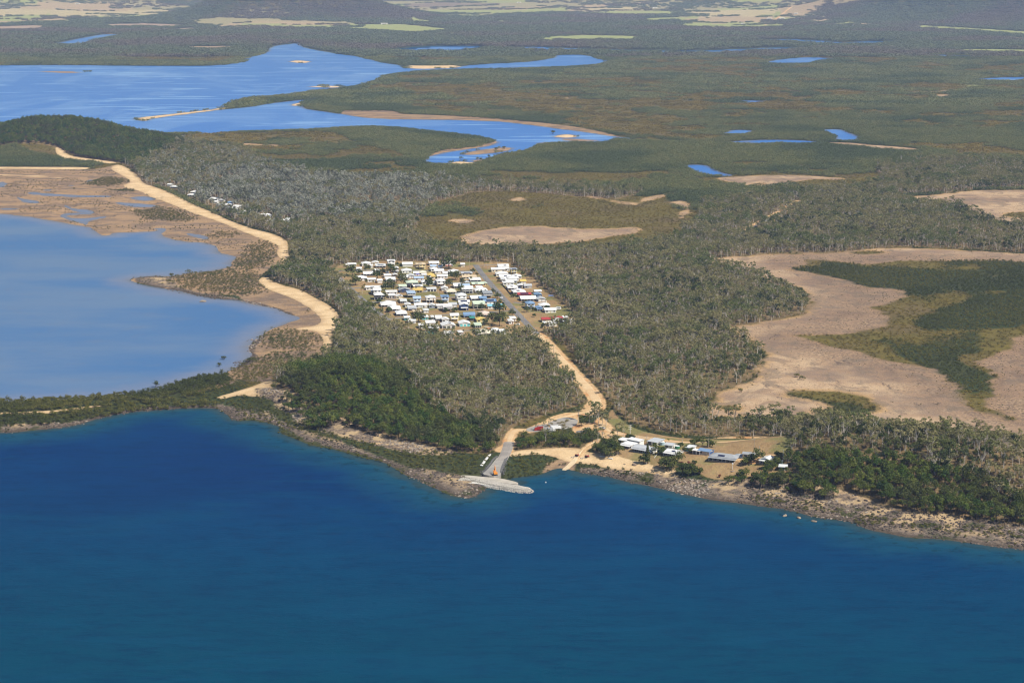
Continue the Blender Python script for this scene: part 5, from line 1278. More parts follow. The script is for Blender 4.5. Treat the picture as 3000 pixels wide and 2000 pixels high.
def rock_me(name, seed, m):
    bm = bmesh.new(); bmesh.ops.create_icosphere(bm, subdivisions=2, radius=1.0)
    g = np.random.default_rng(seed); d = g.normal(size=(8, 3)); d /= np.linalg.norm(d, axis=1)[:, None]
    for v_ in bm.verts:
        p = np.array(v_.co)
        for q in d:
            e = p @ q - .6
            if e > 0: p = p - q * e * .9
        v_.co = p * [1, .85, .7]
    me = bpy.data.meshes.new(name); bm.to_mesh(me); bm.free(); me.materials.append(m)
    return me
M_WSTONE = plain("pale_breakwater_stone", (.52, .49, .44), (.34, .32, .28), .9, .1, .9)
M_DSTONE = plain("dark_edge_stone", (.16, .155, .15), (.09, .09, .09), .9, .1, .9)
WST = [rock_me("stone", 40 + i, M_WSTONE) for i in range(5)]
DST = [rock_me("stone", 60 + i, M_DSTONE) for i in range(4)]
def fill_poly(P, step, seed):
    g = np.random.default_rng(seed)
    lo, hi = P.min(0), P.max(0)
    X, Y = np.meshgrid(np.arange(lo[0], hi[0], step), np.arange(lo[1], hi[1], step))
    x = (X + g.uniform(-.5, .5, X.shape) * step).ravel(); y = (Y + g.uniform(-.5, .5, Y.shape) * step).ravel()
    s = sd_poly(P, x, y, 30.0); k = s > 0
    return x[k], y[k], s[k]
BW = smooth(PG([(1325,1412),(1350,1397),(1376,1402),(1430,1406),(1480,1416),(1532,1424),(1561,1431),(1566,1435),(1557,1441),(1519,1440),(1480,1433),(1445,1427),(1417,1421),(1380,1412),(1352,1413)], 1.0), 1)
bx_, by_, bs_ = fill_poly(BW, .72, 5)
bz_ = np.minimum(-.2 + bs_ * .75, 1.9)
NO_PLANT.append(BW)
# core of the mound, then the loose stone lying on it
cx_, cy_ = BW.mean(0)
cb = MB(); cb.loft([(x, y, -2.0) for x, y in BW[::-1]], [(x + (cx_ - x) * .10, y + (cy_ - y) * .35, 1.15) for x, y in BW[::-1]])
bwo = cb.build("breakwater", M_WHITEROCKM, None, label='long white stone breakwater running out into the sea from the causeway', category='breakwater')
w_ = rng.integers(0, 5, len(bx_))
scatter("breakwater_stones", bx_, by_, bz_, rng.uniform(.4, 1.0, len(bx_)) * .72, w_, proto_collection("breakwater_stone_kinds", WST), "white quarry stones heaped on the breakwater")
ex, ey = [], []
for L in ([(1497,1320),(1491,1340),(1484,1356),(1475,1374),(1470,1392)], [(1464,1332),(1450,1346),(1434,1364),(1410,1394)]):
    Q = resample(smooth_line(PG(L, 1)), 1.0)
    for k in range(3):
        ex += list(Q[:, 0] + rng.normal(0, .9, len(Q))); ey += list(Q[:, 1] + rng.normal(0, .9, len(Q)))
ex, ey = np.array(ex), np.array(ey)
scatter("causeway_stones", ex, ey, rng.uniform(.8, 2.9, len(ex)), rng.uniform(.35, .75, len(ex)), rng.integers(0, 4, len(ex)), proto_collection("causeway_stone_kinds", DST), "dark stones edging the causeway")
for k, (L) in enumerate(([(1426,1371),(1438,1357),(1452,1341)],)):
    Q = smooth_line(PG(L, 1)); strip("geotextile_edge", Q + [(-4.0 if k == 0 else 2.6), 0], 2.2, M_POST, .9, .3, 3, label='strip of white sheeting laid along the %s edge of the causeway' % ('left' if k == 0 else 'right'), category='sheeting')

def boulder(u, v, s, m, lb, seed):
    x, y, z = hit(u, v)
    o = link("boulder", rock_me("boulder", seed, m), None, label=lb, category='boulder')
    o.location = (x, y, max(z, -.1) + .15 * s); o.scale = (s * 1.3, s, s * .8); o.rotation_euler = (0, 0, seed)
M_BR, M_PR = plain("brown_boulder", (.30, .23, .18), (.18, .14, .11), .9, .1, .8), plain("tan_boulder", (.33, .27, .20), (.20, .16, .12), .9, .1, .8)
boulder(1858, 1362, 2.0, M_BR, 'big round brown boulder standing alone on the sand below the homestead', 71)
boulder(1830, 1360, .9, M_BR, 'small dark boulder on the sand left of the big round one', 72)
boulder(2300, 1517, 1.8, M_PR, 'flat tan rock in the water, leftmost of three below the right headland', 73)
boulder(2341, 1521, 1.9, M_PR, 'flat tan rock in the water, middle of three below the right headland', 74)
boulder(2384, 1532, 1.8, M_PR, 'flat tan rock in the water, rightmost of three below the right headland', 75)
boulder(595, 891, 3.2, M_PR, 'pale tan rock alone in the shallow bay', 76)
boulder(2072, 1420, 1.1, M_PR, 'pale boulder on the dry grass bank below the lawn', 77)
boulder(2146, 1381, 1.4, M_BR, 'heap of grey rock at the foot of the lamp post on the lawn', 78)

# ------------------------------------------------------------------ machines and vehicles
M_ORANGE = paint("orange_paint", (.70, .26, .03), .45, .4)
M_BLACK = plain("black_metal", (.03, .03, .03), (.06, .06, .06), .5, .4)
M_WHITEP = paint("white_paint", (.80, .80, .80), .3, .5, .05)
M_REDP = paint("red_paint", (.42, .035, .03), .4, .5, .1)
M_BLUEP = paint("blue_tarp", (.03, .16, .52), .6, .3, .05)

def excavator():
    x, y, z = hit(1451, 1401); z = 3.0
    e = empty("excavator", (x, y, z), R(8), label='orange excavator with raised boom at the seaward end of the causeway', category='excavator')
    for sx in (-1, 1):
        t = MB(); prof = [(-1.9, .35), (-1.55, 0), (1.55, 0), (1.9, .35), (1.9, .6), (1.55, .9), (-1.55, .9), (-1.9, .6)]
        t.loft([(sx * 1.15 - .3, a, b) for a, b in prof], [(sx * 1.15 + .3, a, b) for a, b in prof]); tr = t.build('track', M_BLACK, e)
        for k in (-1.4, 0, 1.4): MB().cyl((sx * 1.15 - .33, k, .45), .28, .66, 10, 'x').build('wheel', M_STEEL, tr)
    MB().cyl((0, 0, .8), .9, .35, 18).build('turntable', M_BLACK, e)
    MB().box(-1.3, 1.3, -2.1, .9, 1.15, 2.2).build('body', M_ORANGE, e)
    MB().loft([(-1.25, -2.75, 1.1), (1.25, -2.75, 1.1), (1.3, -2.1, 1.1), (-1.3, -2.1, 1.1)], [(-1.2, -2.6, 2.3), (1.2, -2.6, 2.3), (1.3, -2.1, 2.4), (-1.3, -2.1, 2.4)]).build('counterweight', M_ORANGE, e)
    c = MB().box(-1.3, -.35, -.5, 1.15, 2.2, 3.15).build('cab', M_ORANGE, e)
    MB().box(-1.33, -.33, -.3, 1.18, 2.45, 3.0).build('window', M_GLASS, c)
    MB().bar((.25, .9, 1.7), (.25, 2.2, 4.6), .5, .55).bar((.25, 2.2, 4.6), (.25, 4.0, 5.6), .45, .5).build('boom', M_ORANGE, e)
    MB().bar((.25, 4.0, 5.6), (.25, 5.0, 2.9), .38, .42).build('stick', M_ORANGE, e)
    MB().bar((.25, 1.3, 1.9), (.25, 2.1, 4.0), .16).bar((.25, 2.4, 4.95), (.25, 4.2, 5.9), .14).build('hydraulic_ram', M_STEEL, e)
    MB().loft([(-.35, 4.7, 2.0), (.85, 4.7, 2.0), (.85, 5.3, 1.9), (-.35, 5.3, 1.9)], [(-.35, 4.7, 2.9), (.85, 4.7, 2.9), (.85, 5.15, 3.0), (-.35, 5.15, 3.0)]).build('bucket', M_BLACK, e)
excavator()

def wheels(e, xs, ys, r, wd=.22):
    for yy in ys:
        for sx in xs:
            w = MB().cyl((sx - wd / 2, yy, r), r, wd, 14, 'x').build('wheel', M_TYRE, e)
            MB().cyl((sx - wd / 2 - .01, yy, r), r * .55, wd + .02, 10, 'x').build('rim', M_STEEL, w)

def car(p, rz, body, label, ute=False, cat='car', grp=None):
    e = empty("parked_car" if not ute else "utility_truck", p, rz, label=label, category=cat, group=grp)
    L, W = (5.1, 1.8) if ute else (4.5, 1.75)
    prof = [(-L / 2, .45), (-L / 2, .85), (-L / 2 + .1, .98), (L / 2 - 1.2, 1.0), (L / 2 - .05, .80), (L / 2, .45)]
    MB().loft([(-W / 2, a, b) for a, b in prof], [(W / 2, a, b) for a, b in prof]).build('body', body, e)
    y0, y1 = (-.2, L / 2 - 1.15) if ute else (-L / 2 + .35, L / 2 - 1.1)
    top = [(y0, .99), (y0 + .25, 1.6), (y1 - .75, 1.6), (y1, .99)]
    c = MB().loft([(-W / 2 + .06, a, b) for a, b in top], [(W / 2 - .06, a, b) for a, b in top]).build('cabin', body, e)
    MB().poly([(-W / 2 + .2, y1 - .02, 1.04), (W / 2 - .2, y1 - .02, 1.04), (W / 2 - .25, y1 - .68, 1.58), (-W / 2 + .25, y1 - .68, 1.58)]).build('windscreen', M_GLASS, c).location = (0, .04, .03)
    for sx in (-1, 1): MB().box(sx * (W / 2 - .07) - .03, sx * (W / 2 - .07) + .03, y0 + .3, y1 - .65, 1.1, 1.5).build('side_window', M_GLASS, c)
    if ute: MB().box(-W / 2 + .05, W / 2 - .05, -L / 2 - .1, -.3, 1.0, 1.35).build('tray', M_STEEL, e)
    for sx in (-1, 1):
        MB().box(sx * .6 - .18, sx * .6 + .18, L / 2 - .03, L / 2 + .02, .6, .74).build('headlight', M_GLASS, e)
    wheels(e, (-W / 2 + .12, W / 2 - .12), (-L / 2 + .85, L / 2 - .9), .33)
    return e

def pt(u, v, dz=.1):
    x, y, z = hit(u, v); return (x, y, z + dz)
car(pt(1765, 1256), R(-120), M_WHITEP, 'white utility truck parked on the orange dirt right of the car park', True, 'utility truck')
T_ = lambda x, y: pt(1300 + x / 5.88, 740 + y / 5.88)
car(T_(1272, 1248), R(75), M_WHITEP, 'white car parked beside the shed at the front end of the main road')
car(T_(997, 790), R(160), M_WHITEP, 'white car on the verge left of the main road near the third street')
car(T_(560, 1395), R(60), M_BLACK, 'black car beside the cream hip-roofed house at the forest edge')
car(T_(1296, 640), R(90), M_BLUEP, 'blue car in the yard of a white house right of the main road')
car(pt(1000 + 1440 / 5.88, 740 + 682 / 5.88), R(80), M_WHITEP, 'white car on the grass between the yellow building and the open shed')
car(pt(1000 + 600 / 5.88, 740 + 806 / 5.88), R(90), M_WHITEP, 'white car under the edge of the raised house by the left street')

def caravan(p, rz, label, m=None):
    e = empty("caravan", p, rz, label=label, category='caravan')
    prof = [(-2.6, .6), (-2.75, 1.2), (-2.5, 2.7), (2.3, 2.75), (2.75, 1.5), (2.6, .6)]
    MB().loft([(-1.15, a, b) for a, b in prof], [(1.15, a, b) for a, b in prof]).build('body', m or M_WHITEP, e)
    for sx in (-1, 1): MB().box(sx * 1.16 - .02, sx * 1.16 + .02, -1.6, 1.2, 1.5, 2.2).build('window', M_GLASS, e)
    MB().bar((0, 2.6, .55), (0, 4.0, .5), .14).build('drawbar', M_STEEL, e)
    wheels(e, (-1.05, 1.05), (-.3,), .35)
caravan(T_(1975, 985), R(95), 'white caravan with dark side right of the white gabled house'); caravan(T_(2215, 1195), R(20), 'small white caravan at the forest edge beside the red roofs')

def truck(p, rz, body, cab, label, L=7.5):
    e = empty("truck", p, rz, label=label, category='truck')
    MB().box(-1.15, 1.15, -L / 2, L / 2 - 2.2, 1.05, 3.3).build('cargo_box', body, e)
    c = MB().loft([(-1.1, L / 2 - 2.1, .7), (1.1, L / 2 - 2.1, .7), (1.1, L / 2, .7), (-1.1, L / 2, .7)], [(-1.1, L / 2 - 2.1, 2.7), (1.1, L / 2 - 2.1, 2.7), (1.05, L / 2 - .35, 2.7), (-1.05, L / 2 - .35, 2.7)]).build('cab', cab, e)
    MB().box(-.95, .95, L / 2 - .22, L / 2 - .14, 1.6, 2.35).build('windscreen', M_GLASS, c)
    MB().box(-.5, .5, -L / 2, L / 2 - .5, .65, 1.0).build('chassis', M_BLACK, e)
    wheels(e, (-1.0, 1.0), (-L / 2 + 1.2, -L / 2 + 2.3, L / 2 - 1.2), .48, .3)
truck(pt(1628, 1259), R(-62), M_WHITEP, M_WHITEP, 'white box truck parked at the near edge of the car park', 8.5)
truck(pt(1615, 1265), R(-70), M_STEEL, M_WHITEP, 'white cab truck with grey box in front of the white box truck', 6)
truck(pt(1578, 1262), R(95), M_REDP, M_REDP, 'dark red truck parked under the gum trees left of the car park', 6.5)

def tractor(u, v, rz, label, lb2):
    p = pt(u, v)
    e = empty("tractor", p, rz, label=label, category='tractor')
    MB().box(-.38, .38, .2, 1.9, .75, 1.4).build('bonnet', M_REDP, e)
    MB().box(-.5, .5, -.9, .2, .7, 1.15).build('chassis', M_REDP, e)
    MB().box(-.3, .3, -.75, -.25, 1.15, 1.35).box(-.3, .3, -.85, -.72, 1.3, 1.8).build('seat', M_BLACK, e)
    MB().bar((0, .3, 1.3), (0, -.1, 1.75), .07).cyl((0, -.12, 1.72), .22, .05, 12).build('steering_wheel', M_BLACK, e)
    MB().cyl((.28, 1.2, 1.4), .05, .8, 8).build('exhaust', M_BLACK, e)
    for sx in (-1, 1):
        MB().cyl((sx * .75 - .2, -.55, .78), .78, .4, 18, 'x').build('wheel', M_TYRE, e)
        MB().cyl((sx * .6 - .12, 1.55, .42), .42, .24, 14, 'x').build('wheel', M_TYRE, e)
        MB().box(sx * .75 - .22, sx * .75 + .22, -1.1, 0, 1.58, 1.66).build('mudguard', M_REDP, e)
    d = Vector((0, -4.2, 0)); d.rotate(Euler((0, 0, rz)))
    q = (p[0] + d.x, p[1] + d.y, p[2])
    t = empty("boat_trailer", q, rz, label=lb2, category='boat trailer')
    MB().bar((-.8, -1.8, .5), (-.15, 2.4, .5), .1).bar((.8, -1.8, .5), (.15, 2.4, .5), .1).bar((-.8, -1.0, .5), (.8, -1.0, .5), .1).bar((-.6, .6, .5), (.6, .6, .5), .1).build('trailer_frame', M_STEEL, t)
    wheels(t, (-.95, .95), (-.9,), .3)
tractor(1690, 1337, R(-40), 'red tractor on the sand left of the boat ramp', 'empty steel boat trailer behind the tractor left of the boat ramp')
tractor(1719, 1340, R(-50), 'red tractor on the sand right of the boat ramp', 'empty steel boat trailer behind the tractor right of the boat ramp')

def dinghy(p, rz, m, label, L=3.6):
    e = empty("dinghy", p, rz, label=label, category='dinghy')
    st = [(-.5, .62, .5), (-.1, .68, .52), (.3, .45, .55), (.5, .05, .62)]
    ring = lambda t, w, h: [(-w, t * L, h), (-w * .75, t * L, .1), (0, t * L, 0), (w * .75, t * L, .1), (w, t * L, h), (w * .85, t * L, h - .04), (0, t * L, .18), (-w * .85, t * L, h - .04)]
    b = MB()
    for a, c in zip(st[:-1], st[1:]): b.loft(ring(*a), ring(*c))
    b.build('hull', m, e)
    MB().box(-.5, .5, -.15 * L, -.08 * L, .3, .36).build('seat', M_STEEL, e)
dinghy(pt(1764, 1338), R(70), M_WHITEP, 'white dinghy on the sand under the dark beach trees, left one'); dinghy(pt(1788, 1344), R(60), M_WHITEP, 'white dinghy on the sand under the dark beach trees, right one')
dinghy(T_(745, 1292), R(85), M_WHITEP, 'white boat in the yard below the yellow-roofed house', 6)

b_ = empty("mooring_buoy", (*ground(1599, 1413), 0), 0, label='small white mooring buoy floating right of the breakwater', category='buoy')
MB().cyl((0, 0, -.3), .45, .6, 14).cyl((0, 0, .3), .45, .25, 14, r2=.1).build('float', M_WHITEP, b_); MB().cyl((0, 0, .5), .06, .5, 8).build('mast', M_ORANGE, b_)

# ------------------------------------------------------------------ poles, fences, tarps
def pole(u, v, h, label, arms=1, m=None, lamp=False):
    e = empty("power_pole" if not lamp else "lamp_post", pt(u, v, -.2), GRID, label=label, category='power pole' if not lamp else 'lamp post')
    MB().cyl((0, 0, 0), .20, h, 10, r2=.13).build('mast', m or M_WOODPOLE, e)
    for k in range(arms):
        z = h - .5 - 1.3 * k
        a = MB().box(-1.3, 1.3, -.08, .08, z - .08, z + .08).build('crossarm', m or M_WOODPOLE, e)
        for xx in (-1.15, -.4, .4, 1.15): MB().cyl((xx, 0, z + .08), .06, .22, 8).build('insulator', M_WHITEP, a)
    if lamp: MB().box(-.5, .5, -.3, .3, h - .1, h + .5).build('lamp_head', M_WHITEP, e)
pole(1846, 1276, 8.5, 'pale power pole with three crossarms beside the dirt road to the homestead', 3, M_POST)
pole(2209, 1324, 9.5, 'tall timber power pole behind the large verandah house', 1); pole(2225, 1330, 6, 'short thin pole right of the tall timber power pole', 0, M_STEEL)
pole(2294, 1347, 7.5, 'pale grey power pole near the pale green tank', 0, M_POST); pole(2075, 1312, 7, 'timber power pole behind the small pale shed', 1); pole(1895, 1302, 7, 'thin pole beside the grey-roofed shed of the homestead', 0, M_STEEL)
pole(2146, 1374, 4.0, 'white lamp post standing on the lawn below the verandah house', 0, M_POST, True)
for (u, v, h, lb) in ((1581, 997, 9, 'timber power pole beside the top of the dirt road'), (1533, 949, 9, 'power pole left of the main road below the last houses'), (1518, 927, 9, 'power pole left of the main road at the fourth street'), (1443, 844, 9, 'power pole left of the main road below the second street'),
                      (1423, 827, 8, 'power pole left of the main road at the second street'), (1377, 797, 8, 'power pole left of the main road at the back street'), (1094, 793, 8, 'power pole on the back street near its left end'), (1357, 863, 8, 'power pole on the third street near the pyramid-roofed house'), (1386, 912, 8, 'power pole on the fourth street near the pale green roof'), (1240, 925, 7, 'power pole on the fourth street near the grey shed'), (1622, 1040, 9, 'timber power pole on the left edge of the dirt road')):
    pole(u, v, h, lb, 1)

def fence(pts, step, label, hgt=1.3, m=None, solid=False):
    L = resample(PG(pts, 2.8), step)
    z = gz(L[:, 0], L[:, 1])
    e = empty("fence", (L[0][0], L[0][1], z[0]), 0, label=label, category='fence')
    o = L - L[0]
    for (x, y), zz in zip(o, z - z[0]): MB().box(x - .09, x + .09, y - .09, y + .09, zz - .3, zz + hgt).build('post', m or M_POST, e)
    r = MB()
    for i in range(len(o) - 1):
        for hh in ((hgt * .45, hgt * .9) if not solid else ()): r.bar((*o[i], z[i] - z[0] + hh), (*o[i + 1], z[i + 1] - z[0] + hh), .06, .12)
        if solid: r.bar((*o[i], z[i] - z[0] + hgt * .5), (*o[i + 1], z[i + 1] - z[0] + hgt * .5), .05, hgt * .95)
    r.build('rail' if not solid else 'paling', m or M_POST, e)
fence([(1851,1284),(1880,1288),(1908,1293)], 2.6, 'white post and rail fence along the homestead track')
fence([(1642,1257),(1660,1256),(1674,1252)], 2.0, 'low white barrier along the near edge of the car park', .9)
fence([(1128,880),(1145,878),(1162,875)], 2.2, 'weathered timber paling fence beside the cream shed', 1.5, M_WOODPOLE, True)
fence([(1473,836),(1484,848),(1497,864)], 3.0, 'dark paling fence right of the main road below a white house', 1.4, M_BLACK, True)
fence([(1917,1357),(1925,1350),(1933,1343)], 2.0, 'low white fence crossing the brown lawn below the verandah house', .8)
def tarp(p, w, d, h, m, label):
    e = empty("shade_sail", p, GRID, label=label, category='shade sail')
    MB().loft([(-w / 2, -d / 2, h - .3), (w / 2, -d / 2, h - .1), (w / 2, d / 2, h), (-w / 2, d / 2, h + .2)], [(-w / 2, -d / 2, h - .25), (w / 2, -d / 2, h - .05), (w / 2, d / 2, h + .05), (-w / 2, d / 2, h + .25)]).build('sail', m, e)
    for sx in (-1, 1):
        for sy in (-1, 1): MB().box(sx * w / 2 - .06, sx * w / 2 + .06, sy * d / 2 - .06, sy * d / 2 + .06, -.2, h - .25).build('post', M_STEEL, e)
tarp(pt(1000 + 1845 / 5.88, 740 + 258 / 5.88), 7, 4, 2.4, paint("orange_tarp", (.70, .20, .08)), 'orange awning in front of a long white house in the back row')
tarp(pt(1000 + 1320 / 5.88, 740 + 412 / 5.88), 4, 4, 2.6, paint("violet_tarp", (.16, .16, .48)), 'violet shade sail between white houses near the back street')
tarp(T_(1845, 775), 5, 3, 2.2, M_BLUEP, 'bright blue tarp at the forest edge right of the blue shed')
tarp(T_(790, 1345), 5, 3, 2.2, paint("orange_shade", (.65, .24, .10)), 'orange awning beside the cream hip-roofed house')

# far farm buildings
for i, (u, v, w, lb) in enumerate(((2254, 58, 26, 'white farm shed between the fields, leftmost of the upper right group'), (2176, 72, 18, 'white farmhouse among trees on the far green field'), (2290, 58, 34, 'long pale farm sheds beside the far farm road'), (2332, 51, 20, 'pale farm shed right of the far farm road'), (2510, 39, 24, 'far grey farm shed below the right range'), (1912, 94, 30, 'white farmhouse in far bushland above the creek'), (1126, 72, 34, 'row of pale farm sheds at the edge of the left green field'), (1520, 12, 30, 'white farm shed by the far plum field'), (1918, 27, 32, 'far white farm shed on the pale field'), (228, 20, 28, 'far white farm shed under the left range'), (2715, 154, 24, 'white house in trees near the right pond'))):
    x, y = ground(u, v, 3)
    e = empty("farm_shed", (x, y, float(gz(x, y)[0])), .2 * (i % 3), label=lb, category='farm building')
    walls_mesh('gable', w, 14, -1, 5, 2).build('wall', M_WALL['white'], e); roof_mesh('gable', w, 14, 5.05, 2.2).build('roof', M_ROOF['white'], e)
    MB().box(-w * .3, w * .3, -7.1, -6.95, 0, 3.6).build('roller_door', M_WALL['dark'], e)

# ------------------------------------------------------------------ trees one can tell apart
def keep(x, y, r): KEEP_OUT.append((x, y, r))
def T(kind, protos, i, p, s, label, cat='tree', rz=None, k=True):
    if k: keep(p[0], p[1], 2.5 * (s if np.isscalar(s) else s[0]))
    return tree_obj(kind, protos, i, p[0], p[1], p[2], s, random.uniform(0, 6.28) if rz is None else rz, label, cat, None)
C3 = lambda x, y: hit(1000 + x / 5.88, 740 + y / 5.88)
C4 = lambda x, y: hit(1300 + x / 5.88, 740 + y / 5.88)
def town_trees():
    L = [  # crop, x, base y, crown width in the crop, kind, where
     (C3,430,335,140,0,'in front of the white hip roof of the back row'), (C3,850,385,180,0,'big and round, between white houses of the upper left block'), (C3,715,375,100,1,'left of the big round tree in the upper left block'), (C3,620,455,150,1,'tall, right of the long white verandah house'), (C3,180,405,190,0,'broad, at the left end of the upper left block'), (C3,310,378,90,1,'right of the broad tree at the left street end'),
     (C3,245,565,170,1,'broad, below the white hip roof at the left street'), (C3,960,225,60,1,'beside the solar-roofed house of the back row'), (C3,1020,235,50,1,'left of the big white shed of the back row'), (C3,840,600,140,0,'upper of the dark trees in the middle left block'), (C3,760,650,130,1,'left of the dark trees in the middle left block'), (C3,900,665,150,0,'right of the dark trees in the middle left block'),
     (C3,1080,560,130,0,'left of the pale green raised house'), (C3,1035,480,140,1,'in the yard of the verandah house below the back street'), (C3,1520,485,75,3,'small, in front of the yellow roof'), (C3,1990,475,150,0,'big and round, left of the tan-roofed long house'), (C3,1880,400,80,1,'small, left of the big round tree near the tan roof'), (C3,1850,610,155,0,'big, right of the two-storey white house on second street'), (C3,1510,600,160,1,'in front of the white roofs on second street'),
     (C3,560,345,60,3,'between white verandah houses near the back street'), (C3,820,1025,100,3,'green, beside the left white hip roofs'), (C3,500,985,150,1,'dark, at the edge of the left street'), (C3,1690,905,110,3,'low and dark, between grey sheds in the lower block'), (C3,1950,1025,90,3,'brown-green, beside the raised verandah house'), (C3,1800,1025,80,3,'below the raised verandah house'), (C3,740,800,110,1,'dark, beside the raised dark house on the left'),
     (C3,2075,690,140,1,'dark, in front of the two-storey verandah house'), (C3,1860,725,50,3,'small, below the cream hip roof'), (C3,1330,1200,190,1,'large, over the turquoise sheds at the forest edge'), (C3,2090,540,90,1,'dark, right of the two-storey white house'), (C3,1160,845,50,3,'small, right of the dark pavilion'), (C3,985,845,45,3,'small, left of the dark pavilion'), (C3,650,870,90,3,'low, above the left hip roof'), (C3,1640,1235,55,4,'small, beside the cream house of the lower block'),
     (C4,200,470,150,0,'round, left end of the long tan house seen from the main road'), (C4,850,705,80,1,'beside the grey raised house by the main road'), (C4,930,790,100,1,'at the corner of third street and the main road'), (C4,640,715,70,1,'left one in front of the lower white hip roof'), (C4,710,715,70,1,'right one in front of the lower white hip roof'), (C4,660,995,110,1,'below the pale green roof near the main road'), (C4,960,1060,220,1,'large and pale, right of the pink-roofed house'),
     (C4,620,1160,130,0,'dark, left of the pink-roofed house'), (C4,830,1240,200,0,'large and dark, left of the big tree clump by the main road'), (C4,960,1270,200,0,'large and dark, middle of the clump by the main road'), (C4,1010,1190,170,2,'dense, top of the clump by the main road'), (C4,1180,1090,110,1,'dark, at the verge of the main road'), (C4,1290,1200,80,1,'right of the white front-gabled house by the main road'), (C4,700,1250,110,0,'yellow-green, right of the yellow roof'),
     (C4,940,505,45,3,'small round, on the verge right of the main road'), (C4,1360,395,70,1,'at the forest edge behind the yellow house'), (C4,1400,910,90,1,'left of the blue-roofed two-storey house'), (C4,1430,1030,100,0,'below the blue-roofed two-storey house'), (C4,1555,1110,60,4,'slender, alone on the brown grass'), (C4,1560,1005,70,3,'yellowish, in front of the blue-roofed two-storey house'), (C4,1780,975,80,3,'between the white houses right of the main road'), (C4,1720,1260,60,3,'round, left of the white roofs at the front'),
     (C4,1690,1300,45,3,'small, at the verge near the front white roofs'), (C4,90,285,220,1,'broad grey-green, in front of the back row near the main road'), (C4,500,345,70,1,'bare-looking, beside the back street corner'), (C4,370,360,45,3,'small round, below the back street near the main road'), (C4,570,385,45,3,'small, at the verge left of the main road'), (C4,450,1145,70,3,'low, in front of the blue-roofed house'), (C4,500,1290,65,3,'round, below the white green-doored shed'), (C4,1200,770,70,3,'at the driveway right of third street')]
    for f, cx, cy, w, k, where in L:
        p = f(cx, cy)
        wm = w / 5.88 / pix(*p)[2]
        r0 = (4.2, 3.6, 4.6, 2.6, 3.0)[k] * 2
        T("garden_tree", GARDENS, k, p, max(.5, 1.3 * wm / r0), 'green garden tree, ' + where)
    P = [(C3,360,705,'tall palm beside the left street junction'), (C3,390,640,'palm behind the tall one at the left street junction'), (C3,1668,725,'palm alone on the grass in the township middle'), (C3,305,275,'pale palm in front of the back row left end'), (C3,1685,182,'palm behind the back row of white houses'), (C3,70,410,'palm at the left end below the back street'), (C3,430,580,'palm left of several below the left hip roof'), (C3,540,575,'palm right of several below the left hip roof'), (C3,60,320,'palm at the bend of the left street'),
         (C4,440,225,'palm at the back street corner left of the main road'), (C4,700,245,'palm left of two beyond the main road top'), (C4,760,280,'palm right of two beyond the main road top'), (C4,930,190,'palm in front of the forest beyond the road top'), (C4,580,745,'palm left of the grey raised house'), (C4,470,545,'palm beside the pale green solar roof'), (C4,1500,1020,'short palm below the blue-roofed house')]
    for i, (f, cx, cy, lb) in enumerate(P): T("palm_tree", PALMS, i % 3, f(cx, cy), .85, lb, 'palm')
town_trees()
